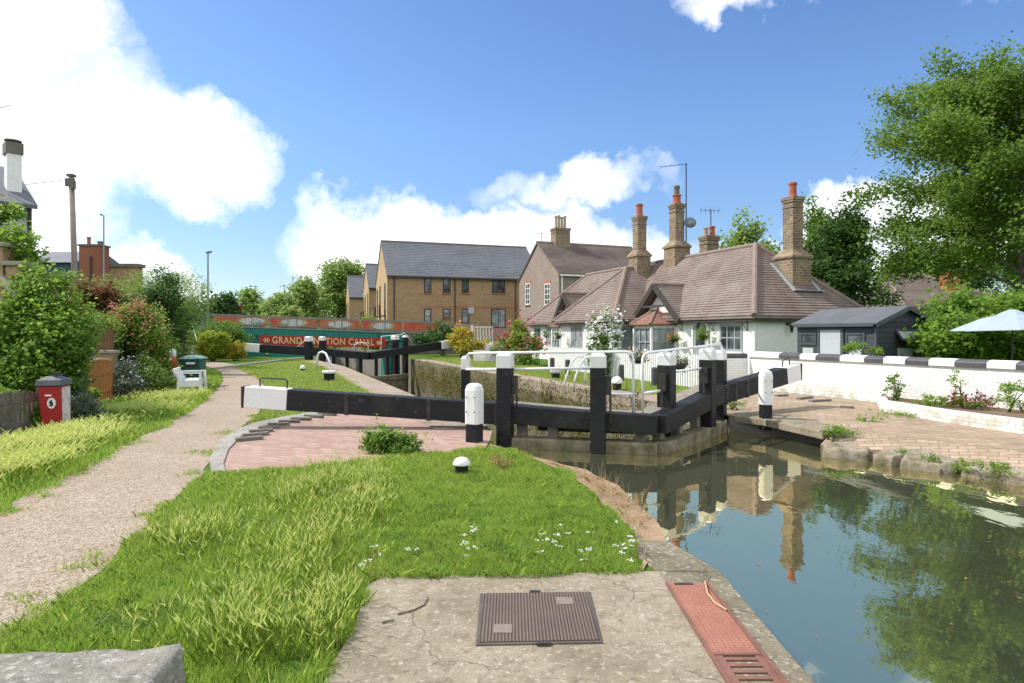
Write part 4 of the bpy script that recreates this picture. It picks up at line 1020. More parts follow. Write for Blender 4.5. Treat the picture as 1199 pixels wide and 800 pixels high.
# windows and door on the lock front
tU=-U
def kwin(L0,L1,z0,z1,a,**k): return win(cot,K(L1,a,z0),(tU.x,tU.y),L1-L0,z1-z0,**k)
kwin(.62,1.85,.95,1.98,-.003,nx=3,ny=2,frame=GREYWIN,glass=GLASS,fw=.09,sill=WHITE,proud=.03)
kwin(8.0,8.95,.85,1.98,-1.403,nx=2,ny=2,frame=GREYWIN,glass=GLASSL,fw=.07,sill=WHITE)
kwin(10.6,11.9,.85,1.98,-1.403,nx=3,ny=2,frame=GREYWIN,glass=GLASSL,fw=.07,sill=WHITE)
kwin(17.2,18.1,.8,1.98,-.003,nx=2,ny=2,frame=GREYWIN,glass=GLASSL,fw=.07,sill=WHITE)
kwin(18.9,19.9,.8,1.98,-.003,nx=2,ny=2,frame=GREYWIN,glass=GLASS,fw=.07,sill=WHITE)
win(cot,K(7.34-.003,-1.15,.85),(W_.x,W_.y),.95,1.12,nx=2,ny=2,frame=GREYWIN,glass=GLASSL,fw=.08,sill=WHITE)
# front door with glazed top
m=MB(); pdo=K(3.35,-.0,0); 
m.obox(K(3.02,-.02,.97),(tU,Vector((tU.y,-tU.x,0)),Z3),(.42,.02,.97)); dr=m.build('door',GREYWIN,cot)
m=MB(); m.obox(K(3.02,-.045,1.45),(tU,Vector((tU.y,-tU.x,0)),Z3),(.27,.008,.36)); m.build('pane',GLASS,dr)
m=MB()
for L in (3.5,2.54): m.obox(K(L,-.03,1.0),(tU,Vector((tU.y,-tU.x,0)),Z3),(.05,.035,1.0))
m.obox(K(3.02,-.032,2.02),(tU,Vector((tU.y,-tU.x,0)),Z3),(.53,.035,.05)); m.build('frame',WHITE,dr)
# lamps, brackets, pipe
def lantern(p,n,nm='wall_lamp'):
    p=Vector(p); n=Vector(n); m=MB()
    m.tube([p,p+n*.18+Z3*.06,p+n*.2-Z3*.02],.015,6); m.lathe(p+n*.2-Z3*.32,[(.04,0),(.075,.22),(.1,.24),(.03,.31)],8); m.lathe(p+n*.02,[(.05,-.05),(.07,0),(.05,.05)],10)
    m.build(nm,BLACKIRON,cot)
lantern(K(2.95,-.01,2.13),-W_); lantern(K(-.01,1.55,1.98),-U)
m=MB()
for L in(4.25,2.25,.35):
    m.bar(K(L,-.02,2.05),K(L,-.45,2.05),.02,.02); m.bar(K(L,-.02,1.72),K(L,-.02,2.08),.02,.02); m.bar(K(L,-.03,1.75),K(L,-.3,2.04),.015,.015)
m.build('bracket',BLACKIRON,cot)
m=MB(); m.tube([K(7.1,-.1,2.15),K(7.1,-.1,0)],.05,8); m.lathe(K(7.1,-.12,1.78),[(.08,0),(.14,.1),(.15,.22)],8); m.build('drainpipe',BLACKIRON,cot)
m=MB(); m.obox(K(2.35,-.02,2.02),(tU,Vector((tU.y,-tU.x,0)),Z3),(.3,.012,.06)); m.build('name_board',PALEPANEL,cot)
# chimneys
rzK=math.atan2(W_.y,W_.x)
ch=stack(cot,K(1.45,3.3),.53,.53,3.2,zat(303,25.4),zat(230,25.4),rzK,[(0,0,.15,.62,None)],bw=.98,bd=.95)
m=MB(); sl_=3.08/3.19
a0=K(.72,3.3-.75,EZ+ (.72+.32)*sl_+.03); a1=K(.72,3.3+.75,EZ+(.72+.32)*sl_+.03); m.bar(a0,a1,.32,.03)
for s in(-1,1): m.bar(K(.7,3.3+s*.66,EZ+1.02*sl_+.05),K(1.9,3.3+s*.66,EZ+2.22*sl_+.05),.16,.04)
m.build('flashing',LEAD,ch)
c2=K(8.3,2.7); stack(cot,c2,.52,.52,4.7,zat(291,31.7),zat(239,31.7),rzK,[(0,0,.2,.5,None),(0,0,.14,.95,STONEDK)],bw=.92,bd=.92)
c3=K(10.2,1.75); stack(cot,c3,.52,.5,4.3,zat(301,33),zat(253,33),rzK,[(0,0,.17,.68,None)],bw=.82,bd=.82)
c4_=K(8.2,4.6); ch4=stack(cot,c4_,.72,.6,3.5,3.6,zat(279,33),rzK,[(-.2,0,.13,.45,POTBUFF),(.2,0,.14,.55,None)])
# aerials, dish
m=MB(); p=Vector((c2.x+.5,c2.y+.1,0)); zt=zat(191,31.8)
m.tube([(p.x,p.y,zat(283,31.8)),(p.x,p.y,zt)],.03,6); m.tube([(p.x,p.y,zt-.05),(p.x-1.35,p.y-.1,zt-.22)],.014,6)
for k in range(5): x=p.x-.35-.22*k; m.tube([(x,p.y-.2,zt-.1-.03*k),(x,p.y+.2,zt-.1-.03*k)],.008,4)
o=m.build('tv_aerial',BLACKIRON); tag(o,'tall thin television aerial mast rising beside the middle cottage chimney','aerial')
m=MB(); c=Vector((c2.x+.58,c2.y-.3,zat(261,31.4))); m.lathe((0,0,0),[(.01,-.06),(.16,-.045),(.28,0),(.3,.02)],16)
V=np.array(m.v); Rm=np.array(Vector((-.15,-.9,.35)).normalized().to_track_quat('Z','Y').to_matrix()); V=V@Rm.T+np.array(c)
m2=MB(); m2.v=[tuple(v) for v in V]; m2.f=m.f; m2.m=m.m; m2.tube([c,c+Vector((-.1,.2,-.1))],.025,6)
o=m2.build('satellite_dish',STEELGREY,smooth=True); tag(o,'grey satellite dish fixed to the middle cottage chimney','satellite dish')
m=MB(); p=c4_; zt=zat(248,33); m.tube([(p.x+.1,p.y,zat(276,33)),(p.x+.1,p.y,zt)],.025,6); m.tube([(p.x-.45,p.y,zt-.05),(p.x+.6,p.y,zt-.1)],.012,5)
for k in range(5): x=p.x-.4+.22*k; m.tube([(x,p.y,zt-.22),(x,p.y,zt+.08)],.01,4)
o=m.build('tv_aerial',BLACKIRON); tag(o,'small television aerial on the rear two pot chimney of the cottage','aerial')

# ------------------------------------------------------------------ charcoal garden shed
SC=Vector((10.07,17.5,0)); Ls=2.75; Ws=2.3; ez=1.93; rz_=2.36
def S_(L,a,z=0): return SC+U*L+W_*a+Z3*z
sh=thing('garden_shed','charcoal boarded garden shed with shallow felt roof behind the whitewashed wall','shed',(SC.x,SC.y,0))
m=MB(); c=[S_(0,0),S_(Ls,0),S_(Ls,Ws),S_(0,Ws)]; r0=S_(0,Ws/2); r1=S_(Ls,Ws/2)
vs=[p for p in c]+[p+Z3*ez for p in c]+[r0+Z3*rz_,r1+Z3*rz_]
m.add(vs,[(1,0,4,5),(3,2,6,7),(0,3,7,8,4),(2,1,5,9,6),(0,1,2,3),(5,4,8,9),(7,6,9,8)]); m.build('wall',SHED,sh)
m=MB()
for s in(0,1):
    k=(rz_-ez)/(Ws/2); ov=.14
    e=-ov if s==0 else Ws+ov
    p=[S_(-.15,e,ez-k*ov+.012),S_(Ls+.1,e,ez-k*ov+.012),S_(Ls+.1,Ws/2,rz_+.012),S_(-.15,Ws/2,rz_+.012)]; q=[x+Z3*.05 for x in p]
    fs=[(0,1,2,3),(7,6,5,4),(0,4,5,1),(1,5,6,2),(2,6,7,3),(3,7,4,0)]
    if s: fs=[f[::-1] for f in fs]
    m.add(p+q,fs)
m.build('roof',FELT,sh)
m=MB()
for s in(0,1):
    e=-.16 if s==0 else Ws+.16
    m.bar(S_(-.16,e,ez-.07),S_(-.16,Ws/2,rz_-.005),.025,.11)
m.bar(S_(-.05,-.15,ez-.06),S_(Ls,-.15,ez-.06),.03,.08); 
for a in(0,Ws): m.box(S_(-.012,a,ez/2-.05),(.06,.06,ez-.1),rzK)
m.build('barge_board',SHEDTRIM,sh)
for L0,L1 in((.32,.95),(2.0,2.62)):
    f=win(sh,S_(L1,-.003,1.28),(tU.x,tU.y),L1-L0,.38,nx=1,ny=1,frame=SHEDTRIM,glass=GLASS,fw=.06,proud=.03)
    m=MB(); m.obox(S_((L0+L1)/2,-.012,1.02),(tU,Vector((tU.y,-tU.x,0)),Z3),(.2,.01,.17)); m.build('shutter_panel',PALEPANEL,f)
m=MB(); m.obox(S_(1.48,-.018,.88),(tU,Vector((tU.y,-tU.x,0)),Z3),(.36,.016,.86)); d_=m.build('door',PALEPANEL,sh)
m=MB()
for L in(1.06,1.9): m.obox(S_(L,-.02,.9),(tU,Vector((tU.y,-tU.x,0)),Z3),(.05,.025,.9))
m.obox(S_(1.48,-.02,1.78),(tU,Vector((tU.y,-tU.x,0)),Z3),(.36,.024,.04)); m.build('frame',SHEDTRIM,d_)
# top-hung window ajar on the gable
m=MB(); hp=S_(-.02,.78,1.72); dn=(-U*.32-Z3*.42).normalized(); wv_=W_
nn=wv_.cross(dn); cc=hp+dn*.16+wv_*.38
m.obox(cc-wv_*.38,(wv_,dn,nn),(.03,.17,.02)); m.obox(cc+wv_*.38,(wv_,dn,nn),(.03,.17,.02)); m.obox(cc-dn*.16,(wv_,dn,nn),(.4,.03,.02)); m.obox(cc+dn*.16,(wv_,dn,nn),(.4,.03,.02))
f=m.build('window',SHEDTRIM,sh); m=MB(); m.obox(cc,(wv_,dn,nn),(.37,.15,.006)); m.build('pane',m_glass('painted_sky_pane',(.4,.44,.47),(.55,.6,.62),.12),f)  # pale pane colour stands in for the reflected sky
m=MB(); m.obox(S_(-.012,1.16,1.5),(W_,-U,Z3),(.4,.008,.22)); m.build('opening',BLACKIRON,f)
m=MB(); m.obox(S_(-.014,1.15,1.0),(W_,-U,Z3),(.29,.012,.22)); m.build('panel',PALEPANEL,sh)

# ------------------------------------------------------------------ brick house beyond the cottage
HC=Vector((3.6,48.6,0)); GL=8.0
ho=thing('brick_house','weathered pinkish brick house with brown tile roof and pot chimney behind the cottage','house',(HC.x,HC.y,0))
m=MB(); gable_solid(m,HC,W_,9.0,U,GL,-.05,zat(320,48.6),zat(286,52.3)); m.build('wall',BRICK_PINK,ho)
m=MB(); gable_roof(m,HC,W_,9.0,U,GL,zat(320,48.6),zat(286,52.3),.2,.1); rf=m.build('roof',TILE_DK,ho)
m=MB(); caps(m,[HC+U*GL/2+Z3*(zat(286,52.3)+.15)-W_*.1,HC+U*GL/2+W_*9+Z3*(zat(286,52.3)+.15)],.12); m.build('ridge_tiles',RIDGE,rf)
cp=HC+U*GL/2+W_*2.1
stack(ho,cp,1.35,.95,zat(292,52),zat(291,52),zat(265,52),rzK,[(-.42,0,.12,1.05,POTBUFF),(-.14,0,.12,1.12,POTBUFF),(.14,0,.12,1.0,POTBUFF),(.42,0,.12,1.1,POTBUFF)])
# gable windows (wall runs along U from right to left)
for L0,L1,z0,z1 in ((1.55,2.6,zat(357,50.5),zat(332,50.5)),(5.6,6.55,zat(357,54.5),zat(332,54.5))):
    win(ho,HC+U*L1-W_*.003+Z3*z0,(tU.x,tU.y),L1-L0,z1-z0,nx=2,ny=4,frame=WHITE,glass=GLASS,fw=.08,sill=STONE,lintel=BRICK_ORANGE)
for L0,L1,z0,z1 in ((1.55,2.6,zat(385,50.5),zat(368,50.5)),):
    win(ho,HC+U*L1-W_*.003+Z3*z0,(tU.x,tU.y),L1-L0,z1-z0,nx=2,ny=3,frame=WHITE,glass=GLASS,fw=.08,sill=STONE,lintel=BRICK_ORANGE)
m=MB(); p=HC+W_*.25-U*.07; m.tube([p+Z3*zat(322,48.6),p],.06,8); m.bar(HC-U*.22+Z3*(zat(322,48.6)-.02),HC-U*.22+W_*9+Z3*(zat(322,48.6)-.02),.12,.12); m.build('drainpipe',WHITEMETAL,ho)
m=MB(); p=HC+U*4.6+W_*.6; z=zat(288,52); m.tube([p+Z3*z,p+Z3*(z+1.3)],.025,5); m.tube([p+Z3*(z+1.1)-W_*.7,p+Z3*(z+1.2)+W_*.3],.014,5)
for k in range(4): q=p+Z3*(z+1.13)-W_*(.6-.2*k); m.tube([q-Z3*.15,q+Z3*.15],.01,4)
o=m.build('tv_aerial',BLACKIRON); tag(o,'small television aerial on the gable of the pinkish brick house','aerial')

# ------------------------------------------------------------------ brick flats
FT=Vector((.95,.31,0)).normalized(); FD=Vector((-.31,.95,0)).normalized()
def flats(label,o,L,Dp,ze,zr,main=True,grp='brick flats in a row by the canal'):
    t=thing('flats_block',label,'flats',(o.x,o.y,0),grp)
    m=MB(); gable_solid(m,o,FT,L,FD,Dp,-.5,ze,zr); m.build('wall',BRICK_TAN,t)
    m=MB(); gable_roof(m,o,FT,L,FD,Dp,ze,zr,.25,.12,.16,.3,.018); rf=m.build('roof',SLATE,t)
    m=MB(); caps(m,[o+FD*Dp/2+Z3*(zr+.17)-FT*.12,o+FD*Dp/2+FT*(L+.1)+Z3*(zr+.17)],.11); m.build('ridge_tiles',STONEDK,rf)
    m=MB(); m.bar(o-FD*.27-FT*.1+Z3*(ze-.12),o-FD*.27+FT*L+Z3*(ze-.12),.1,.14); m.build('gutter',BLACKIRON,t)
    # cream brick face in a sunlit tone and tall slot windows with balconies on the left gable
    m=MB(); a=o-FT*.02; 
    vs=[a+Z3*-.4,a+FD*Dp-Z3*.4,a+FD*Dp+Z3*ze,a+FD*Dp/2+Z3*zr,a+Z3*ze]; vs2=[v-FT*.03 for v in vs]
    m.add(vs2+vs,[(0,1,2,3,4)[::1],(9,8,7,6,5)]+[(i,5+i,5+(i+1)%5,(i+1)%5) for i in range(5)]); m.build('gable_facing',BRICK_CREAM_LIT,t)
    for f0,f1,z0,z1 in ((.12,.24,.6,2.6),(.12,.24,3.3,ze-.6),(.55,.68,.6,2.6),(.55,.68,3.3,ze-.6),(.82,.92,3.3,ze-.8)):
        win(t,o-FT*.055+FD*Dp*f1+Z3*z0,(-FD.x,-FD.y),Dp*(f1-f0),z1-z0,nx=2,ny=2,frame=DARKWOOD,glass=GLASS,fw=.08)
    for f in(.18,.615):
        m=MB(); c=o-FT*.3+FD*Dp*f; m.box((c.x,c.y,3.25),(.55,1.5,.1),math.atan2(FT.y,FT.x))
        for k in range(9): q=o-FT*.55+FD*(Dp*f-.7+.175*k); m.box((q.x,q.y,3.75),(.03,.03,1.0))
        m.bar(o-FT*.55+FD*(Dp*f-.72)+Z3*4.25,o-FT*.55+FD*(Dp*f+.72)+Z3*4.25,.05,.05); m.build('balcony',BLACKIRON,t)
    return t
FO=Vector((-11.4,58,0))
fl=flats('nearest and longest tan brick flats block with grey slate roof beside the pinkish house',FO,15,9.5,zat(322.5,58),zat(284.5,62.5))
def fs(px): r=(px-CX)/F; return (r*FO.y-FO.x)/(FT.x-r*FT.y)
for x0,x1,y0,y1,nx in ((497,505.5,325.5,343,1),(519,528,325.5,343,1),(541,549.5,325.5,343,1),(576.5,592,325.5,343,2),(497,505.5,361.5,379,1),(519,528,361.5,373,1),(541,550,361.5,379,1),(575.5,592.5,361.5,384,2)):
    s0,s1=fs(x0),fs(x1); D=58+.31*s0; z0,z1=zat(y1,D),zat(y0,D)
    win(fl,FO+FT*s0-FD*.003+Z3*z0,(FT.x,FT.y),s1-s0,z1-z0,nx=nx,ny=1 if y1-y0>18 else 2,frame=DARKWOOD,glass=GLASSL if y0>350 else GLASS,fw=.1,depth=.1,sill=BRICK_ORANGE,lintel=BRICK_PINK)
m=MB(); m.bar(FO+FT*3-FD*.012+Z3*zat(359.5,59),FO+FT*15-FD*.012+Z3*zat(359.5,61.5),.02,.12); m.build('string_course',BRICK_ORANGE,fl)
for px in (462,533,604):
    m=MB(); s=fs(px); p=FO+FT*s-FD*.1; m.tube([p+Z3*(zat(322.5,58)-.2),p],.055,6); m.build('drainpipe',BLACKIRON,fl)
m=MB(); s=fs(547); p=FO+FT*s+FD*1.6; m.tube([p+Z3*(zat(322.5,58)+1.2),p+Z3*(zat(322.5,58)+2.0)],.08,6); m.build('roof_vent',STEELGREY,fl)
m=MB(); s=fs(552); m.obox(FO+FT*s-FD*.05+Z3*zat(363.5,60),(FT,FD,Z3),(.28,.05,.3)); m.build('meter_box',PALEPANEL,fl)
O2=Vector((xat(433,73),73,0)); flats('second tan brick flats block stepping back behind the nearest one',O2,8,7.5,zat(337,73),zat(311.5,77))
O3=Vector((xat(410,89),89,0)); flats('farthest small tan brick flats block at the end of the row',O3,8,7.5,zat(348,89),zat(325,93))
# white trellis gate and stone garden wall before the flats
m=MB(); a=Vector((xat(556,50),50,0)); b=Vector((xat(577,50.5),50.5,0)); z0,z1=zat(401,50),zat(383,50)
for z in(z0+.02,z1): m.bar(a+Z3*z,b+Z3*z,.06,.09)
for k in range(7): p=a.lerp(b,k/6); m.box((p.x,p.y,(z0+z1)/2),(.07,.05,z1-z0))
for k in range(6): m.bar(a.lerp(b,k/6)+Z3*z0,a.lerp(b,(k+1)/6)+Z3*z1,.03,.05)
m.box((a.x-.2,a.y,(z0+z1)/2),(.2,.2,z1-z0+.3)); m.bar(a+Z3*0,b+Z3*0,.1,abs(z0)*2)
o=m.build('trellis_gate',WHITE); tag(o,'white lattice gate panel between planting and brick flats','gate')
m=MB(); m.bar(Vector((xat(578,50.5),50.5,.0)),Vector((xat(606,51.5),51.5,.0)),.35,2*zat(384,50.5)); o=m.build('garden_wall',BRICK_PINK); tag(o,'dark brick garden wall right of the white lattice gate','wall')

# ------------------------------------------------------------------ canal bridge
BL=Vector((-20.8,44,0)); BD=W_
def bt(s,z): return BL+BD*s+Z3*z
br=thing('canal_bridge','teal girder canal bridge with red painted parapet panels and red lettered sign','bridge',(BL.x+6,BL.y+2.4,0))
zl=lambda s:2.24-.59*s/15.7      # deck foot of parapet
zt_=lambda s:2.96-.44*s/15.7
m=MB(); Bn=Vector((BD.y,-BD.x,0))   # toward camera side
for k in range(2): m.bar(bt(1.9,1.78)-Bn*(k*3.2),bt(13.4,1.32)-Bn*(k*3.2),.3,.55)
m.build('girder',TEAL,br,bevel=.02)
m=MB(); m.bar(bt(-1,2.12)-Bn*1.6,bt(17.5,1.5)-Bn*1.6,3.4,.18); m.build('deck',STONEDK,br)
m=MB(); m.bar(bt(-.5,2.16)+Bn*.16,bt(16.2,1.56)+Bn*.16,.12,.1); m.build('edge_beam',RAILGREY,br)
panels=[(.05,3.5),(3.7,6.9),(7.1,10.0),(10.2,13.2),(13.4,16.2)]
for s0,s1 in panels:
    m=MB(); m.add([bt(s0,zl(s0)+.02)+Bn*.02,bt(s1,zl(s1)+.02)+Bn*.02,bt(s1,zt_(s1)-.1)+Bn*.02,bt(s0,zt_(s0)-.1)+Bn*.02,bt(s0,zl(s0)+.02)-Bn*.02,bt(s1,zl(s1)+.02)-Bn*.02,bt(s1,zt_(s1)-.1)-Bn*.02,bt(s0,zt_(s0)-.1)-Bn*.02],
        [(0,1,2,3),(7,6,5,4),(0,4,5,1),(1,5,6,2),(2,6,7,3),(3,7,4,0)]); pn=m.build('parapet_panel',PANELRED,br)
    if s0>.01 and s1<15 :
        sc=(s0+s1)/2+ (0.75 if s0<1 else 0); zc=(zl(sc)+zt_(sc))/2-.03
        for nm,mt,kx,kz,off in(('plaque_rim',PLAQUERIM,1.06,.38,.03),('plaque',PLAQUE,.84,.25,.055)):
            m=MB(); n=24
            ring=[bt(sc,zc)+BD*math.cos(2*math.pi*k/n)*kx+Z3*math.sin(2*math.pi*k/n)*kz for k in range(n)]
            m.add([p+Bn*(off-.02) for p in ring]+[p+Bn*off for p in ring],[tuple(range(n,2*n))]+[(k,(k+1)%n,n+(k+1)%n,n+k) for k in range(n)]); m.build(nm,mt,pn)
m=MB()
for off in (0.09,-3.1):
    m.bar(bt(-1,zt_(-1))+Bn*off,bt(16.4,zt_(16.4))+Bn*off,.06,.06); m.bar(bt(-1,zl(-1)+.08)+Bn*off,bt(16.4,zl(16.4)+.08)+Bn*off,.05,.05)
    s=-.9
    while s<16.4:
        big=abs((s+.9)%3.2)<.1
        q=bt(s,(zl(s)+zt_(s))/2)+Bn*off; m.box(q,(.07 if big else .022,.07 if big else .022,zt_(s)-zl(s)+(.12 if big else 0))); s+=.16
m.build('railing',RAILGREY,br)
# the sign
sg=[(2.95,1.5,.80),(11.9,1.24,.54)]
m=MB(); f0=Bn*.42
A=[bt(sg[0][0],sg[0][2]),bt(sg[1][0],sg[1][2]),bt(sg[1][0],sg[1][1]),bt(sg[0][0],sg[0][1])]
m.add([p+f0 for p in A]+[p+f0-Bn*.08 for p in A],[(0,1,2,3),(7,6,5,4),(0,4,5,1),(1,5,6,2),(2,6,7,3),(3,7,4,0)]); sign=m.build('sign',SIGNRED,br)
m=MB()
for s in (3.4,7.4,11.4): m.bar(bt(s,1.3)+Bn*.34,bt(s,1.65)+Bn*.1,.06,.06)
m.build('sign_bracket',BLACKIRON,sign)
cu=bpy.data.curves.new('lettering','FONT'); cu.body='GRAND JUNCTION CANAL'; cu.size=.68; cu.extrude=.012; cu.align_x='CENTER'; cu.align_y='CENTER'; cu.space_character=1.12; cu.offset=.012
tmp=bpy.data.objects.new('tmp_text',cu); link(tmp); bpy.context.view_layer.update()
me=bpy.data.meshes.new_from_object(tmp.evaluated_get(bpy.context.evaluated_depsgraph_get())); bpy.data.objects.remove(tmp)
cs=(sg[0][0]+sg[1][0])/2; ctr=bt(cs,(sg[0][1]+sg[0][2]+sg[1][1]+sg[1][2])/4)+f0+Bn*.014
xd=(A[1]-A[0]).normalized(); V=[v.co.copy() for v in me.vertices]; xs=[v.x for v in V]; kx=7.2/(max(xs)-min(xs))
VV=np.array([(ctr+xd*v.x*kx+Z3*v.y+Bn*v.z)[:] for v in V]); Fcs=[tuple(p.vertices) for p in me.polygons]
finish('lettering',VV,Fcs,SIGNCREAM,sign); bpy.data.meshes.remove(me)
m=MB()
for s in(sg[0][0]+.5,sg[1][0]-.5):
    c=bt(s,1.15-.26*(s-2.95)/8.95)+f0
    for k in range(6):
        a=math.pi/3*k; m.obox(c+Bn*.012+xd*math.cos(a)*.13+Z3*math.sin(a)*.1,(xd*math.cos(a)+Z3*math.sin(a),-xd*math.sin(a)+Z3*math.cos(a),Bn),(.09,.04,.012))
m.build('ornament',SIGNCREAM,sign)
# abutments
m=MB(); m.prism([bt(1.9,0).to_2d(),bt(3.4,0).to_2d(),(bt(3.4,0)-Bn*3.4).to_2d(),(bt(1.9,0)-Bn*3.4).to_2d()],-3,1.5); m.build('abutment',TEAL,br)
m=MB(); m.prism([bt(-2,0).to_2d(),bt(1.88,0).to_2d(),(bt(1.88,0)-Bn*3.4).to_2d(),(bt(-2,0)-Bn*3.4).to_2d()],-.5,[2.05,1.95,1.95,2.05]); m.build('wing_wall',STONEDK,br)
m=MB(); m.prism([bt(12.2,0).to_2d(),bt(13.3,0).to_2d(),(bt(13.3,0)-Bn*3.4).to_2d(),(bt(12.2,0)-Bn*3.4).to_2d()],-3,1.0); m.build('abutment',TEAL,br)
m=MB(); m.prism([bt(13.32,0).to_2d(),bt(19.5,0).to_2d(),(bt(19.5,0)-Bn*3.4).to_2d(),(bt(13.32,0)-Bn*3.4).to_2d()],-.5,[1.45,1.2,1.2,1.45]); m.build('wing_wall',STONEDK,br)
# low teal canalside wall next to the far gate
m=MB(); m.prism([(-16.4,42.6),(-13.5,44.0),(-13.6,44.3),(-16.5,42.9)],-2.6,.35); o=m.build('canalside_wall',TEAL); tag(o,'low teal painted wall beside the lower canal under the bridge','wall')
m=MB(); a=bt(16.3,0)-Bn*.2; m.bar(a+Z3*1.0,a+BD*3.2+Z3*.9,.35,2*1.45); o=m.build('parapet_wall',BRICK_PINK); tag(o,'brick parapet wall at the right end of the bridge','wall')
# ------------------------------------------------------------------ left side: buildings
hd=Vector((-.735,.678,0)).normalized(); hf=Vector((-.678,-.735,0)).normalized()
H0=Vector((xat(38,20),20,0))
wh=thing('white_house','white rendered house at the left edge with grey slate roof and tall white chimney','house',(H0.x,H0.y,0))
m=MB(); c=[H0,H0+hd*6.5,H0+hd*6.5+hf*8,H0+hf*8]; ezh=zat(242,20); rzh=zat(200,22)
r0=(c[0]+c[1])/2; r1=(c[2]+c[3])/2
m.add([p for p in c]+[p+Z3*ezh for p in c]+[r0+Z3*rzh,r1+Z3*rzh],[(1,0,4,8,5),(3,2,6,9,7),(0,3,7,4),(2,1,5,6),(0,1,2,3),(4,7,9,8),(6,5,8,9)]); m.build('wall',RENDER,wh)
m=MB(); 
for s in(0,1):
    e=-.25 if s==0 else 6.75; k=(rzh-ezh)/3.25
    p=[H0+hd*e-hf*.1+Z3*(ezh-.25*k+.02),H0+hd*e+hf*8+Z3*(ezh-.25*k+.02),H0+hd*3.25+hf*8+Z3*(rzh+.02),H0+hd*3.25-hf*.1+Z3*(rzh+.02)]; q=[x+Z3*.13 for x in p]
    fs_=[(3,2,1,0),(4,5,6,7),(0,1,5,4),(1,2,6,5),(2,3,7,6),(3,0,4,7)]
    if s==0: fs_=[f[::-1] for f in fs_]
    m.add(p+q,fs_)
m.build('roof',SLATE,wh)
cc=H0+hd*1.0+hf*.32; m=MB(); rzc=math.atan2(hf.y,hf.x)
m.box((cc.x,cc.y,(ezh+zat(186,21))/2),(.38,.5,zat(186,21)-ezh),rzc); ch=m.build('chimney',RENDER,wh)
m=MB(); m.box((cc.x,cc.y,zat(181,21)),(.46,.58,.36),rzc); m.build('chimney_head',STONEDK,ch)
m=MB(); m.lathe((cc.x,cc.y,zat(177,21)),[(.16,0),(.14,.12),(.24,.14),(.24,.18)],10); m.build('chimney_pot',STONEDK,ch)
for k in range(2):
    win(wh,H0+hf*(.5+1.3*k+.9)-hd*.003+Z3*zat(290,20),(-hf.x,-hf.y),.9,1.1,frame=WHITE,glass=GLASS,fw=.08,sill=STONE)
m=MB(); p=H0+hf*.08-hd*.08; m.tube([p+Z3*ezh,p],.05,6); m.build('drainpipe',BLACKIRON,wh)
m=MB(); p=cc+hf*.55; z=zat(175,21); m.tube([p-Z3*.1+Z3*(z-.9),p+Z3*(z+1.2)],.025,5); m.tube([p+Z3*(z+.95)-hf*.1,p+Z3*(z+1.15)-hf*(-1.2)],.014,5); m.tube([p+Z3*(z+.97),p+Z3*(z+1.12)+Vector((.6,0,0))],.014,5)
o=m.build('tv_aerial',BLACKIRON); tag(o,'television aerial at the chimney of the white house on the left edge','aerial')
# porch wall with brick piers and white panel
t=thing('porch_wall','brick piers with stone caps and white infill before the white house','wall',(-14,18,0))
for px,y0,w_ in((23,312,.42),(2,290,.42)):
    p=vp(px,y0,17.6); m=MB(); m.box((p.x,p.y,p.z/2),(w_,w_,p.z)); m.build('pier',BRICK_GARDEN,t)
    m=MB(); m.box((p.x,p.y,p.z+.06),(w_+.16,w_+.16,.12)); m.build('pier_cap',STONE,t,bevel=.02)
a=vp(4,300,17.7); b=vp(19,316,17.7); m=MB(); m.add([Vector((a.x,a.y,1)),Vector((b.x,b.y,1)),b-Z3*.05,a-Z3*.05,Vector((a.x,a.y+.1,1)),Vector((b.x,b.y+.1,1)),b+Vector((0,.1,-.05)),a+Vector((0,.1,-.05))],[(0,1,2,3),(7,6,5,4),(0,4,5,1),(1,5,6,2),(2,6,7,3),(3,7,4,0)]); m.build('panel',PALEPANEL,t)
m=MB(); m.bar(vp(0,324,17.3),vp(28,350,17.0),.3,.1); m.build('sloping_cap',STONE,t)
# long far building
D=62; t=thing('terrace_building','long far building with grey slate roof, blue strip and red brick end','building',(xat(90,D),D,0))
m=MB(); x0,x1=xat(30,D),xat(97,D); 
m.prism([(x0,D),(x1,D),(x1,D+8),(x0,D+8)],0,zat(321,D)); m.build('wall',BRICK_RED,t)
m=MB(); m.prism([(x0,D-.05),(x1-.6,D-.05),(x1-.6,D+8),(x0,D+8)],zat(321,D)+.003,zat(308,D)); m.build('blue_cladding',m_plain('navy_cladding',(.02,.05,.1),(.03,.065,.12),2,.5,.05),t)
m=MB(); a,b=x0-.3,x1-.5; ze,zr=zat(308,D)+.003,zat(295,D+4); 
m.add([(a,D-.5,ze),(b,D-.5,ze),(b,D+8.5,ze),(a,D+8.5,ze),(a,D+4,zr),(b,D+4,zr)],[(0,1,5,4),(2,3,4,5),(1,2,5),(3,0,4),(3,2,1,0)]); m.build('roof',SLATE,t)
t2=thing('brick_house','red brick house end with parapet and two chimney pots behind the utility pole','house',(xat(108,58),58,0))
m=MB(); x0,x1=xat(93,58),xat(117,58); m.prism([(x0,58),(x1,58),(x1,59.4),(x0,59.4)],0,zat(288,58)); m.build('wall',BRICK_RED,t2)
m=MB(); m.prism([(x0-.1,57.9),(x1+.1,57.9),(x1+.1,59.5),(x0-.1,59.5)],zat(288,58)+.003,zat(286,58)); m.build('parapet',STONEDK,t2)
for px,h,r in((99.5,.75,.16),(113,.35,.24)): m=MB(); m.lathe((xat(px,58),58.6,zat(286,58)-.02),[(r,0),(r*.95,h*.8),(r*1.2,h*.85),(r*1.2,h)],10); m.build('chimney_pot',TERRACOTTA if h>.5 else STONEDK,t2)
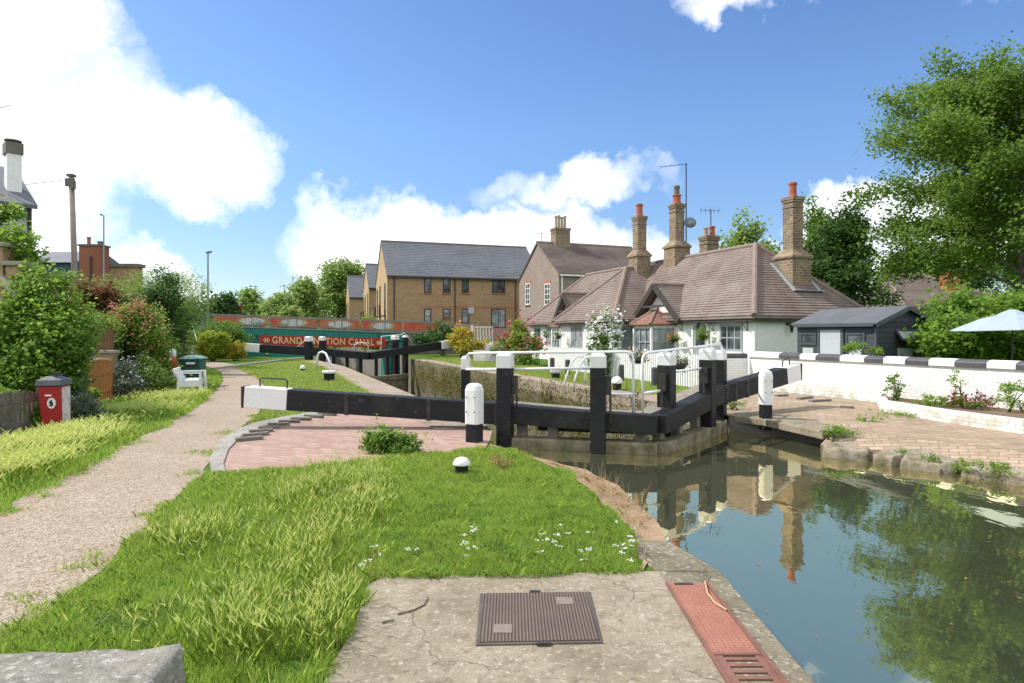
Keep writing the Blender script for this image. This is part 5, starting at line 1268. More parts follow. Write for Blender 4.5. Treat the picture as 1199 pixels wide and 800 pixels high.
m=MB(); m.tube([(xat(107,57.9),57.85,zat(300,58)),(xat(107,57.9),57.85,0)],.08,6); m.build('drainpipe',BLACKIRON,t2)
m=MB(); x0,x1=xat(121,66),xat(161,66); m.prism([(x0,66),(x1,66),(x1,67),(x0,67)],0,zat(313,66)); t3=thing('flat_roofed_building','low far building with dark flat roof edge right of the red brick house','building',(x0,66,0)); m.build('wall',BRICK_TAN,t3)
m=MB(); m.prism([(x0-.2,65.8),(x1+.2,65.8),(x1+.2,67.2),(x0-.2,67.2)],zat(313,66)+.003,zat(309,66)); m.build('roof',STONEDK,t3)
# poles
t=thing('utility_pole','weathered wooden utility pole leaning slightly above the left gardens','utility pole',(xat(91,25),25,0))
m=MB(); a=Vector((xat(92,25),25,0)); b=vp(84,204,25); m.tube([a,a.lerp(b,.5),b],[.125,.112,.098],10); m.build('pole',POLEWOOD,t,smooth=True)
m=MB(); m.box((b.x+.02,b.y-.1,b.z-.35),(.32,.14,.3)); m.box((b.x,b.y,b.z-.06),(.24,.24,.1)); m.box((b.x+.14,b.y-.1,b.z-.45),(.12,.16,.32)); m.build('junction_box',STONEDK,t)
m=MB()
for e in (Vector((-26,22,7.0)),):
    pts=[b.lerp(e,k/10)+Z3*(-.35*math.sin(math.pi*k/10)-.2) for k in range(11)]; m.tube(pts,.012,5)
m.build('wire',BLACKIRON,t)
def lamp(px,ytop,D,label,arm):
    t=thing('street_lamp',label,'street lamp',(xat(px,D),D,0),'street lamps beyond the canal')
    x=xat(px,D); z=zat(ytop,D); m=MB(); m.tube([(x,D,0),(x,D,2.0),(x,D,2.05),(x,D,z)],[.11,.11,.08,.055],8); m.build('pole',STEELGREY,t,smooth=False)
    m=MB(); m.bar((x-.1,D,z),(x+arm,D-.15,z+.06),.26,.12); m.build('lamp_head',STEELGREY,t,bevel=.03)
lamp(244,296,46,'tall grey street lamp standing at the left end of the bridge',.3)
lamp(122,252,56,'distant grey street lamp behind the red brick house',-.25)

# ------------------------------------------------------------------ left garden pieces
p=gp(67,508); t=thing('litter_bin','leaning red metal waste bin with grey lid and flaking white side','waste bin',(p.x,p.y,0))
def taper(m,c,w0,d0,w1,d1,z0,z1,rz,sh,faces=None):
    ca,sa=math.cos(rz),math.sin(rz); vs=[]
    for w_,d_,z in((w0,d0,z0),(w1,d1,z1)):
        for i,j in((-1,-1),(1,-1),(1,1),(-1,1)):
            x,y=i*w_/2,j*d_/2; vs.append((c.x+ca*x-sa*y+sh*z,c.y+sa*x+ca*y,z))
    m.add(vs,faces or [(3,2,1,0),(4,5,6,7),(0,1,5,4),(1,2,6,5),(2,3,7,6),(3,0,4,7)])
rzb=R(14); sh_=-.075
m=MB(); taper(m,p,.36,.40,.42,.44,.0,.72,rzb,sh_); m.build('body',REDPAINT,t,bevel=.012)
m=MB(); taper(m,p+Vector((math.cos(rzb),math.sin(rzb),0))*.012,.362,.37,.424,.41,.03,.70,rzb,sh_,[(1,2,6,5)]); 
V=MB(); ca,sa=math.cos(rzb),math.sin(rzb)
def bp_(x,y,z): return Vector((p.x+ca*x-sa*y+sh_*z,p.y+sa*x+ca*y,z))
V.add([bp_(.182,-.18,.03),bp_(.182,.18,.03),bp_(.213,.2,.7),bp_(.213,-.2,.7),bp_(.187,-.18,.03),bp_(.187,.18,.03),bp_(.218,.2,.7),bp_(.218,-.2,.7)],[(3,2,1,0),(4,5,6,7),(0,1,5,4),(1,2,6,5),(2,3,7,6),(3,0,4,7)]); V.build('side_panel',BINWHITE,t)
m=MB(); taper(m,p,.50,.54,.46,.48,.725,.80,rzb,sh_); taper(m,p,.46,.48,.2,.2,.803,.86,rzb,sh_); m.build('lid',BINLID,t,bevel=.012)
m=MB(); m.obox(bp_(.07,-.0,.885),((ca,sa,0),(-sa,ca,0),Z3),(.03,.12,.035)); m.build('latch',BLACKIRON,t)
m=MB(); c=bp_(.02,-.214,.47); n_=Vector((sa,-ca,0)); m.add([c+Vector((ca,sa,0))*.078*math.cos(k*math.pi/10)+Z3*.078*math.sin(k*math.pi/10)+n_*o for o in(0,.007) for k in range(20)],[tuple(range(20,40))]+[(k,(k+1)%20,20+(k+1)%20,20+k) for k in range(20)]); st=m.build('round_sticker',WHITE,t)
m=MB(); 
for q in((-.012,.012,.026,.02),(.012,-.015,.02,.03),(-.02,-.03,.02,.012),(.0,.04,.013,.013)): m.obox(c+Vector((ca,sa,0))*q[0]+Z3*q[1]+n_*.0085,((ca,sa,0),n_,Z3),(q[2],.003,q[3])); 
m.build('symbol',BLACKIRON,st)
m=MB(); m.obox(bp_(-.03,-.216,.585),((ca,sa,0),n_,Z3),(.06,.004,.012)); m.build('label_strip',WHITE,t); t.scale=(.78,.78,1.1)
# paling fence by the bin
a=gp(-30,523); b=gp(50,506); t=thing('paling_fence','weathered grey upright paling fence half hidden behind the red bin','fence',(a.x,a.y,0))
m=MB(); d=(b-a); 
for k in range(15):
    q=a+d*(k/14); h=.72+.03*math.sin(k*2.1)+.02*rng.standard_normal(); m.box((q.x,q.y,h/2),(.062,.018,h),math.atan2(d.y,d.x)+.03*rng.standard_normal())
m.build('paling',GREYTIMBER,t)
m=MB(); 
for z in(.2,.58): m.bar(a+Z3*z+Vector((0,.03,0)),b+Z3*z+Vector((0,.03,0)),.03,.07)
m.build('rail',GREYTIMBER,t)
# garden wall, brushwood screen, orange slatted gate
a=vp(60,440,16.6); b=vp(131,440,16.2); t=thing('garden_wall','tan brick garden wall with pale stone coping behind the orange slatted gate','wall',(a.x,a.y,0))
m=MB(); m.prism([(a.x,a.y),(b.x,b.y),(b.x,b.y+.25),(a.x,a.y+.25)],-.02,zat(414,16.3)); m.build('wall',BRICK_GARDEN,t)
m=MB(); m.prism([(a.x-.05,a.y-.05),(b.x+.05,b.y-.05),(b.x+.05,b.y+.3),(a.x-.05,a.y+.3)],zat(414,16.3)+.003,zat(410.5,16.3)); m.build('coping',STONE,t,bevel=.01)
m=MB(); m.bar(vp(98,402,16.9),vp(132,402,16.7),.12,.75); o=m.build('brushwood_screen',GRASSREED); tag(o,'brown brushwood screen standing above the tan garden wall','screen')
a=gp(104,474); b=gp(131,467); t=thing('slatted_gate','orange brown upright slatted timber gate with curved top beside the red bin','gate',(a.x,a.y,0))
m=MB(); d=b-a
for k in range(11):
    q=a+d*(k/10); h=.74+.22*math.sin(math.pi*(.25+.5*k/10)); m.box((q.x,q.y,h/2+.04),(.062,.025,h),math.atan2(d.y,d.x))
m.build('slat',ORANGEWOOD,t)
m=MB()
for z in(.2,.66): m.bar(a+Z3*z+Vector((0,.03,0)),b+Z3*z+Vector((0,.03,0)),.03,.07)
m.build('rail',ORANGEWOOD,t)
m=MB(); 
for q in(a,a.lerp(b,.42),b): m.box((q.x,q.y-.03,.5),(.07,.05,1.02))
m.build('post',ORANGEWOOD,t)
m=MB(); pts=[a.lerp(b,k/8)+Z3*(.78+.24*math.sin(math.pi*(.25+.5*k/8)))+Vector((0,-.02,0)) for k in range(9)]; m.tube(pts,.03,6); m.build('top_rail',m_plain('pale_gate_top',(.6,.42,.26),(.5,.33,.2)),t)
# teal bin, white bench, rescue float
p=gp(227,452); t=thing('litter_bin','dark green litter bin with hooded top behind the white bench','waste bin',(p.x,p.y,0))
m=MB(); taper(m,p,.52,.5,.6,.56,0,.5,R(10),0); taper(m,p,.6,.56,.58,.54,.503,.84,R(10),0); m.build('body',TEALDK,t,bevel=.03)
m=MB(); taper(m,p,.72,.68,.68,.64,.845,.88,R(10),0); taper(m,p,.66,.62,.3,.3,.882,.95,R(10),0); m.build('hood',m_plain('pale_green_hood',(.2,.32,.28),(.16,.27,.23)),t,bevel=.01)
ca,sa=math.cos(R(10)),math.sin(R(10)); n_=Vector((sa,-ca,0))
m=MB(); m.obox(Vector((p.x,p.y,.68))+n_*.285,((ca,sa,0),n_,Z3),(.2,.006,.08)); op=m.build('opening',BLACKIRON,t)
m=MB(); m.obox(Vector((p.x,p.y,.72))+n_*.293,((ca,sa,0),n_,Z3),(.13,.004,.03)); m.build('notice',WHITE,op)
m=MB(); c=Vector((p.x+.02,p.y,.38))+n_*.29; m.obox(c,((ca,sa,0),n_,Z3),(.04,.006,.05)); m.build('emblem',m_plain('gold_emblem',(.5,.4,.1)),t)
p=gp(224,460); t=thing('garden_bench','white painted timber bench seen from its end in the verge grass','bench',(p.x,p.y,0))
bx_=Vector((.94,.34,0)); by_=Vector((-.34,.94,0))       # bx_ = the way it faces
Bp=lambda u,v,z:p+bx_*u+by_*v+Z3*z
m=MB()
for k in range(4): m.bar(Bp(-.22+.14*k,-.45,.40),Bp(-.22+.14*k,.75,.40),.11,.03)
m.build('seat',WHITE,t)
m=MB()
for k in range(8): v=-.42+.165*k; m.bar(Bp(-.27,v,.42),Bp(-.42,v,.72),.09,.025)
for z,u in((.45,-.28),(.72,-.42)): m.bar(Bp(u,-.48,z),Bp(u,.78,z),.05,.08)
m.build('backrest',WHITE,t)
for v in(-.46,.76):
    m=MB(); m.bar(Bp(-.42,v,.63),Bp(.36,v,.63),.07,.04); m.bar(Bp(.32,v,.42),Bp(.32,v,.62),.06,.06); m.build('arm',WHITE,t)
    for u in(-.28,.32): m=MB(); m.bar(Bp(u*1.05,v,-.02),Bp(u,v,.4),.07,.07); m.build('leg',WHITE,t)
    m=MB(); m.bar(Bp(-.3,v,.3),Bp(.34,v,.3),.04,.16); m.build('end_rail',WHITE,t)
t.scale=(.88,.88,.9)
p=gp(203,451); t=thing('rescue_post','orange and white rescue float hung on a slim dark post by the verge shrubs','rescue float',(p.x,p.y,0))
m=MB(); m.tube([(p.x-.06,p.y,0),(p.x-.06,p.y,1.6)],.022,8); m.build('post',BLACKIRON,t)
m=MB(); m.lathe((p.x,p.y,.85),[(.05,0),(.1,.05),(.1,.22),(.05,.3)],12); m.lathe((p.x,p.y,.2),[(.04,0),(.09,.04),(.09,.12)],12); m.build('white_band',WHITE,t,smooth=True)
m=MB(); m.lathe((p.x,p.y,.32),[(.09,0),(.13,.08),(.13,.4),(.1,.53)],12); m.build('float',ORANGE,t,smooth=True)
# bridge steps with handrail
t=thing('bridge_steps','grey stone steps with slim handrail climbing to the left end of the bridge','steps',(xat(218,40),40,0))
m=MB()
for k in range(9):
    x=xat(214,40)-.1; m.box((xat(222,39)+.0-.12*k,38.2+.34*k,.11+.11*k*2),(2.0,.36,.22+.44*k*.0+.0))
    m.box((xat(222,39)-.12*k,38.25+.34*k,.22*k/2),(1.9,.3,.22*k+.01))
m.build('tread',STONE,t)
m=MB(); a=Vector((xat(233,37.8),37.8,.9)); b=Vector((xat(221,41.5),41.5,3.0)); m.tube([a-Z3*.9,a,b,b-Z3*.9],.035,8); m.tube([a.lerp(b,.5),a.lerp(b,.5)-Z3*.95],.03,6); m.build('handrail',STEELGREY,t)

# ------------------------------------------------------------------ parasol, right background house
pc=Vector((xat(1186,14.6),14.6,0)); t=thing('garden_parasol','pale blue grey garden parasol open behind the whitewashed wall','parasol',(pc.x,pc.y,0))
zt=zat(365,14.6); zr=zat(385,14.6); m=MB(); n=8; rad=1.2
rim=[pc+Vector((math.cos(2*math.pi*(k+.3)/n)*rad,math.sin(2*math.pi*(k+.3)/n)*rad,zr+.05*math.cos(2*math.pi*(k+.3)/n))) for k in range(n)]
mid=[pc+Vector((math.cos(2*math.pi*(k+.3)/n)*rad*.5,math.sin(2*math.pi*(k+.3)/n)*rad*.5,zr+(zt-zr)*.6)) for k in range(n)]
top=pc+Z3*zt; vs=rim+mid+[top]+[r-Z3*.012 for r in rim]+[r-Z3*.012 for r in mid]+[top-Z3*.012]
fs_=[]
for k in range(n):
    k2=(k+1)%n; fs_+= [(k,k2,8+k2,8+k),(8+k,8+k2,16),(17+k2,17+k,25+k,25+k2),(25+k2,25+k,33),(k2,k,17+k,17+k2)]
m.add(vs,fs_); cn=m.build('canopy',CLOTH,t)
m=MB(); m.lathe((pc.x,pc.y,zt+.0),[(.34,-.10),(.2,-.01),(.05,.05)],8); m.build('vent_cap',CLOTH,cn)
m=MB()
for k in range(n): m.tube([rim[k]-Z3*.03,mid[k]-Z3*.04,top-Z3*.06],.009,5)
m.build('rib',BLACKIRON,cn)
m=MB(); m.tube([pc+Vector((-.02,0,0)),pc+Z3*(zt-.03)],.022,8); m.build('pole',BLACKIRON,t)
m=MB(); m.lathe(pc,[(.3,0),(.3,.06),(.06,.09),(.05,.35)],14); m.build('base',BLACKIRON,t)
D=46; t=thing('tiled_house','brown tiled house roof with orange brick chimney beyond the hedge','house',(xat(1125,D),D,0))
x0,x1=xat(1061,D),xat(1205,D); ze,zr=zat(359,D),zat(322,D+5)
m=MB(); m.prism([(x0+.4,D+.4),(x1-.4,D+.4),(x1-.4,D+9.6),(x0+.4,D+9.6)],0,ze); m.build('wall',BRICK_GARDEN,t)
m=MB(); hip(m,[Vector((x0,D,0)),Vector((x1,D,0)),Vector((x1,D+10,0)),Vector((x0,D+10,0))],[Vector((x0+1.5,D+5,0)),Vector((x1-4.6,D+5,0))],ze,zr,.15)
rf=m.build('roof',TILE_DK,t)
m=MB(); a=Vector((x0+1.5,D+5,zr));b=Vector((x1-4.6,D+5,zr)); caps(m,[a,b],.12); caps(m,[Vector((x1,D,ze)),b],.11); caps(m,[Vector((x0,D,ze)),a],.11); m.build('ridge_tiles',RIDGE,rf)
stack(t,(xat(1113,D+2.4),D+2.4,0),1.0,.8,zat(344,D+2),zat(344,D+2),zat(322.5,D+2.2),0,[(-.2,0,.12,.3,None),(.2,0,.12,.25,None)],brick=BRICK_ORANGE)

# ------------------------------------------------------------------ foliage
def leafmesh(name,P,size,mats,parent=None,flat=.25,origin=None,mi=None,aspect=.55,dirs=None,var=.75):
    n=len(P); r=rng
    N=r.standard_normal((n,3)); N[:,2]=np.abs(N[:,2])+flat*2; N/=np.linalg.norm(N,axis=1)[:,None]
    A=r.standard_normal((n,3)) if dirs is None else dirs+.35*r.standard_normal((n,3)); A-=N*(A*N).sum(1)[:,None]; A/=np.linalg.norm(A,axis=1)[:,None]+1e-9
    Bv=np.cross(N,A); s=(size*(1-var/2+var*r.random(n)))[:,None]
    fold=N*s*.18
    V=np.stack([P-A*s*.5,P+Bv*s*aspect*.5+fold*.6-A*s*.05,P+A*s*.5-fold*.5,P-Bv*s*aspect*.5+fold*.6-A*s*.05],1).reshape(-1,3)
    return fastmesh(name,V,4,mats,parent,origin,mi)
def clumps(c,rad,ncl,per,cr,inner=.5,flatten=1.0,lump=.22,bottom=-1.0):
    """leaf positions in clumps scattered through an ellipsoid, more of them near its uneven surface"""
    d=rng.standard_normal((ncl*2,3)); d/=np.linalg.norm(d,axis=1)[:,None]; d=d[d[:,2]>bottom][:ncl]; k=len(d)
    ph=rng.random(6)*6.28
    lumpy=1+lump*(np.sin(3*d[:,0]+ph[0])*np.sin(4*d[:,1]+ph[1])+np.sin(5*d[:,2]+ph[2]+2*d[:,0]))+.12*rng.standard_normal(k)
    rr=(inner+(1-inner)*rng.random(k)**.6)*lumpy
    C=np.array(c)+d*rr[:,None]*np.array(rad)
    P=np.repeat(C,per,0)+rng.standard_normal((k*per,3))*cr*np.array((1,1,flatten))
    return P
def plant(name,label,cat,base,blobs,size,mat,stems=None,group=None,flowers=None,trunk=None,part='foliage',flat=.25,aspect=.55,tpart='stem',zmin=.02):
    """blobs: (centre, radii, clumps, leaves per clump, clump radius)"""
    t=thing(name,label,cat,(base[0],base[1],0),group)
    P=np.concatenate([clumps(*b) for b in blobs]); P=P[P[:,2]>zmin]
    leafmesh(part,P,size,mat,t,flat,aspect=aspect)
    if flowers:
        for (fm,nf,fsz,topbias) in flowers:
            Q=np.concatenate([clumps(b[0],np.array(b[1])*1.06,max(4,int(nf/len(blobs)/3)),3,fsz*1.4,.85,bottom=topbias) for b in blobs]); Q=Q[Q[:,2]>.03]
            tag(leafmesh('flowers',Q,fsz,fm,t,aspect=.9),kind='stuff')
    m=MB()
    if trunk:
        r0,h=trunk; c0=Vector((base[0],base[1],-.05))
        m.tube([c0,c0+Vector((.03*h,0,h*.5)),c0+Vector((0,.02*h,h))],[r0,r0*.8,r0*.5],8)
        for b in blobs:
            q=Vector(b[0]); s=c0+Vector((0,0,h*(.55+.4*random.random()))); e=s.lerp(q,1.0)
            m.tube([s,s.lerp(e,.5)+Vector((0,0,.05*h)),e],[r0*.5,r0*.32,r0*.12],6)
            for _ in range(3):
                w2=Vector(rng.standard_normal(3))*.5; tip=q+Vector((b[1][0]*w2.x,b[1][1]*w2.y,b[1][2]*abs(w2.z))); m.tube([e,e.lerp(tip,.5),tip],[r0*.14,r0*.1,r0*.04],5)
    else:
        for b in blobs:
            q=Vector(b[0])
            for _ in range(5):
                s=Vector((base[0]+.1*rng.standard_normal(),base[1]+.1*rng.standard_normal(),min(-.03,q.z-.14))); w2=Vector(rng.standard_normal(3))*.4
                e=q+Vector((b[1][0]*w2.x,b[1][1]*w2.y,b[1][2]*w2.z)); m.tube([s,s.lerp(e,.5)+Vector((0,0,.08)),e],[.018,.012,.006],5)
    m.build(tpart,BARK,t,smooth=True)
    return t
def blob(px,py,D,rx,ry,n,per,cr,depth=None,inner=.5,flatten=.8,lump=.22):
    k=D/F; c=vp(px,py,D); return (tuple(c),(rx*k,(depth or rx*k),ry*k),n,per,cr,inner,flatten,lump)
# --- left gardens
plant('laurel_shrub','large fresh green leafy shrub bulging over the paling fence at left','shrub',(xat(48,12.6),12.6),
  [blob(50,378,12.8,48,46,260,50,.09),blob(18,405,12.4,42,52,200,50,.09),blob(68,412,12.2,30,38,130,50,.08),blob(38,440,11.9,44,28,140,50,.08)],.08,L_MID,flowers=[(L_LIGHT,4200,.08,-.1)])  # the flowers layer holds paler leaves over the upper crown
plant('climbing_shrub','leafy climber hanging on the brick piers at the left edge','climber',(xat(20,18.5),18.5),
  [blob(14,285,18.2,20,18,50,26,.14),blob(26,312,18.0,17,28,60,26,.14),blob(8,246,19.2,16,7,26,22,.12),blob(36,332,17.5,12,18,30,24,.12)],.14,L_LIGHT,trunk=(.05,4.2))
plant('copper_shrub','reddish copper leaved shrub below the utility pole','shrub',(xat(108,24),24),[blob(100,352,24,16,20,60,26,.16),blob(122,352,24.5,17,16,50,26,.16)],.16,L_RED,trunk=(.07,1.6))
plant('feathery_tree','pale feathery green small tree left of the dark bush above the rose arch','tree',(xat(150,27),27),[blob(152,350,27,36,26,150,36,.2),blob(134,362,26.5,28,24,80,36,.2),blob(172,336,28,20,18,60,36,.2)],.13,L_WILLOW,trunk=(.1,2.2),part='crown',tpart='trunk',aspect=.22)
plant('feathery_tree','pale feathery green small tree right of the dark bush, close to the street lamp','tree',(xat(214,30),30),[blob(212,352,30,30,26,150,36,.2),blob(228,362,30.5,18,20,60,36,.2),blob(196,334,31,18,14,50,32,.2)],.14,L_WILLOW,trunk=(.1,2.2),part='crown',tpart='trunk',aspect=.22)
plant('dark_shrub','tall dark green bush between two pale feathery trees','shrub',(xat(190,25.5),25.5),[blob(190,354,25.5,22,30,110,32,.16),blob(192,385,25,24,22,70,32,.16),blob(170,372,25.3,20,20,50,32,.16)],.13,L_DARK,trunk=(.09,2.0))
# rose arch
t=thing('rose_arch','arching rambler rose covered in coral pink blooms beyond the slatted gate','rose arch',(xat(150,19),19,0))
m=MB(); a=Vector((xat(122,19),19,0)); b=Vector((xat(180,18.6),18.6,0)); pts=[]
for k in range(13):
    u=k/12; pts.append(a.lerp(b,u)+Z3*(2.25*math.sin(math.pi*u)**.45+.02))
m.tube(pts,.04,8); m.tube([q+Vector((.1,.7,0)) for q in pts],.04,8)
m.build('hoop',DARKWOOD,t)
Pl=[];Pf=[]
for k in range(3,13):
    q=pts[k]
    Pl.append(clumps((q.x,q.y+.3,q.z-.12),(.42,.55,.34),36,22,.10)); Pf.append(clumps((q.x,q.y+.1,q.z+.02),(.45,.5,.36),26,4,.06,.8))
for z in(1.6,1.1,.6): Pl.append(clumps((b.x-.05,b.y+.2,z),(.36,.45,.4),34,22,.1)); Pf.append(clumps((b.x,b.y,z+.4),(.36,.35,.4),13,4,.06,.9))
leafmesh('foliage',np.concatenate(Pl),.08,L_LIGHT,t); leafmesh('flowers',np.concatenate(Pf),.065,F_PINK,t,aspect=.9)
plant('mixed_shrub','olive green leafy shrub under the rose arch above the garden wall','shrub',(xat(112,18),18),[blob(116,385,18,26,18,70,28,.12),blob(112,400,17.4,20,14,50,28,.1)],.09,L_WILLOW)
plant('dark_shrub','dark green shrub filling the shade under the rose arch','shrub',(xat(148,19.5),19.5),[blob(146,410,19.5,24,24,80,30,.12),blob(164,430,19.2,20,22,60,30,.11),blob(186,420,21,20,22,60,30,.13)],.1,L_DARK)
plant('silver_shrub','silvery grey shrub with pale flower heads right of the slatted gate','shrub',(xat(146,16.5),16.5),[blob(144,440,16.4,15,20,70,30,.07),blob(152,452,16.2,16,12,50,30,.07)],.06,L_GREY,flowers=[(F_LILAC,170,.05,.2)])
plant('lavender_bush','pale lilac flowering bush beneath the rose arch near the lawn','shrub',(xat(172,18),18),[blob(170,428,18,11,14,40,24,.07),blob(182,445,17.6,18,14,60,28,.08),blob(186,436,19.6,10,14,40,28,.09)],.07,L_WILLOW,flowers=[(F_LILAC,60,.05,.3)])
plant('grey_shrub','low grey leaved shrub beside the red bin and slatted gate','shrub',(xat(96,11.6),11.6),[blob(96,482,11.6,15,18,70,30,.05),blob(90,462,12.2,9,22,50,30,.05),blob(112,490,11.8,14,8,40,26,.05)],.055,L_GREY)
plant('yellow_climber','yellow green climber with pale blooms growing over the slatted gate','climber',(xat(100,13.4),13.4),[blob(88,440,13.4,10,24,60,26,.07),blob(104,462,14.2,9,6,24,22,.05)],.075,L_LIGHT,flowers=[(F_ORANGE,60,.06,-.3)])
plant('strap_leaf_plant','clump of upright bright green strap leaves left of the red bin','plant',(xat(40,10.4),10.4),[blob(40,492,10.4,11,14,40,20,.05)],.2,L_LIGHT,aspect=.12)
plant('fern_shrub','yellow green shrub at the left edge before the paling fence','shrub',(xat(4,10.6),10.6),[blob(2,472,10.6,16,18,50,24,.06)],.07,L_LIGHT)
plant('box_ball','clipped round yellow green bush beside the bridge wing wall','shrub',(xat(250,37),37),[blob(249,402,37,15,13,170,50,.12,inner=.75,lump=.06),blob(250,412,36.9,15,9,90,50,.12,lump=.06)],.11,L_YELLOW)
plant('golden_shrub','small golden yellow shrub right of the clipped round bush','shrub',(xat(276,37.5),37.5),[blob(277,411,37.5,10,9,60,40,.11),blob(264,408,37.8,6,9,30,36,.1)],.11,L_GOLD)
plant('wall_shrub','green shrub growing along the left bridge wing wall','shrub',(xat(262,41),41),[blob(262,388,41.5,22,9,70,30,.2),blob(238,398,40,14,16,50,30,.2),blob(278,394,41,12,10,36,30,.2)],.17,L_MID)
plant('ivy_shrub','ragged green shrub beside the stone steps to the bridge','shrub',(xat(208,36),36),[blob(206,395,36,16,20,60,30,.2),blob(212,412,34,14,14,40,30,.17)],.16,L_MID)
# --- foreground herb clumps
plant('herb_bush','bright green leafy wild bush at the front edge of the brick arc','plant',(xat(461,8.75),8.75),[blob(452,525,8.8,26,18,80,34,.035),blob(474,530,8.7,22,13,60,34,.033),blob(445,517,8.8,14,11,34,30,.03)],.052,L_MID,flowers=[(L_LIGHT,420,.05,.1)])  # flowers layer is paler leaves on the bush top
plant('dock_plant','rust coloured dock seed stalks in the grass near the bank edge','plant',(xat(590,7.7),7.7),[blob(590,545,7.7,15,10,40,10,.025)],.03,L_BROWN)
# --- right bank weeds
for (px,py,D,rx,ry,n,lab_,mt,fl_) in (
 (1048,452,13.9,13,16,30,'tall leafy weed against the whitewashed wall',L_MID,None),(1095,470,12.9,20,8,40,'low green weeds in the planter between the tall weed and maroon flowers',L_LIGHT,None),
 (1135,470,12.4,20,6,36,'maroon leaved flowering plant in the white planter',L_MID,(F_MAROON,260,.05,-.2)),(1188,462,11.8,14,18,40,'leafy young plant at the right end of the planter',L_LIGHT,None),
 (1120,448,12.9,6,16,10,'slender yellow flowered weed in front of the whitewashed wall',L_LIGHT,(F_ORANGE,18,.035,.2))):
    plant('wall_weed',lab_,'weed',(xat(px,D),D),[blob(px,py,D,rx,ry,n,16,.035)],.055,mt,flowers=[fl_] if fl_ else None,group='weeds along the boundary wall')
for (px,py,D,rx,ry,n,lab_) in ((980,505,10.4,18,6,36,'green fringe weed on the end of the concrete ledge'),(1092,541,9.0,10,10,22,'moss and weed tuft between the coping stones'),(1045,487,12.6,34,4,44,'low green weed patch on the brick apron'),(1158,548,8.5,34,6,46,'trailing green weed on the right hand coping stones'),(860,474,13.5,14,3,18,'small weed tuft by the short balance beam'),(1016,492,11.8,16,5,16,'wispy dry weed tuft behind the coping stones'),(1057,536,9.35,7,12,18,'dry stalked weed above the small mossy stone')):
    plant('bank_weed',lab_,'weed',(xat(px,D),D),[blob(px,py,D,rx,ry,n,18,.03)],.04,L_LIGHT,group='weeds on the right bank',zmin=-.25)
# hedge and climbers behind the wall
hp=[]
for px,py,D,rx,ry in((1120,375,18.5,34,26),(1165,368,20,40,18),(1200,374,19,36,30),(1150,400,16.5,50,22),(1110,402,17.0,24,26),(1210,410,15.8,40,24)):
    hp.append(blob(px,py,D,rx,ry,100,34,.13,depth=.8))
plant('garden_hedge','thick bright green mixed hedge behind the shed and parasol','hedge',(xat(1150,18),18),hp,.13,L_LIGHT if False else L_MID,flowers=[(L_LIGHT,5200,.12,-.4)],trunk=(.08,1.5))  # flowers layer is paler leaves over the hedge's outer surface
plant('roof_weeds','tuft of weeds growing along the coping beside the shed','weed',(xat(1005,16.4),16.2),[blob(1002,408,16.2,14,5,24,20,.05),blob(1028,411,15.9,8,3,12,20,.04)],.06,L_LIGHT)
# cottage garden flowers
plant('hollyhock','tall white hollyhocks against the cottage wing wall','flowers',(xat(706,24.2),24.2),[blob(704,410,24.2,15,26,70,24,.11),blob(697,392,24.3,5,20,16,18,.07),blob(722,390,24.3,4,20,12,18,.07),blob(712,380,24.3,5,18,12,14,.07)],.11,L_MID,flowers=[(F_WHITE,420,.12,-.4)])
plant('hollyhock','red and coral flowering bush left of the white cottage','flowers',(xat(612,32),32),[blob(614,412,32,17,18,70,26,.14),blob(608,392,32.3,9,20,36,22,.12),blob(592,400,33,10,12,24,22,.12)],.15,L_LIGHT,flowers=[(F_ROSE,330,.15,-.2)])
plant('flower_bush','orange and yellow flowering bush beside the far beam end','flowers',(xat(542,41.5),41.5),[blob(541,396,41.5,11,12,60,28,.17),blob(552,405,41,16,8,50,26,.16)],.17,L_GOLD,flowers=[(F_ORANGE,160,.16,.0)])
plant('wall_shrub','dark green shrub spilling over the wall between bridge and flats','shrub',(xat(520,46),46),[blob(518,392,46,14,14,60,28,.22),blob(500,398,45,16,7,40,28,.2)],.2,L_DARK)
plant('pink_flowers','rose pink potted flowers at the left corner of the cottage','flowers',(xat(630,33),33),[blob(629,405,33,7,7,26,18,.1)],.1,L_MID,flowers=[(F_ROSE,150,.11,-.3)])
def basket(px,py,D,label,fm,r=.2,hang=True):
    c=vp(px,py,D); t=thing('hanging_basket',label,'hanging basket',(c.x,c.y,c.z),'hanging flower baskets on the cottage')
    m=MB(); m.lathe((c.x,c.y,c.z-.2),[(.04,0),(.14,.05),(.19,.16),(.2,.2)],12); m.build('bowl',DARKWOOD,t,smooth=True)
    m=MB(); 
    for k in range(3): a=2.1*k; m.tube([(c.x+.18*math.cos(a),c.y+.18*math.sin(a),c.z),(c.x,c.y,c.z+.5)],.006,4)
    m.build('chain',BLACKIRON,t)
    leafmesh('foliage',clumps((c.x,c.y,c.z+.02),(r,r,r*.7),26,18,.05),.06,L_MID,t); leafmesh('flowers',clumps((c.x,c.y,c.z+.06),(r*1.1,r*1.1,r*.85),24,6,.04,.8),.06,fm,t,aspect=.9)
def kpx(L,a): q=K(L,a); return q
for L,a,z,lb,fm,r in ((2.25,-.47,1.55,'yellow green hanging basket right of the cottage door',L_YELLOW,.3),(4.25,-.47,1.42,'orange hanging basket left of the cottage door',F_ORANGE,.26),(12.4,-1.9,1.5,'white flowered hanging basket left of the white hollyhocks',F_WHITE,.26),(17.0,-.5,1.55,'pale hanging basket at the far left end of the cottage',F_WHITE,.26)):
    q=K(L,a,z); basket(CX+F*q.x/q.y,HY-(q.z-CAMZ)*F/q.y,q.y,lb,fm,r)
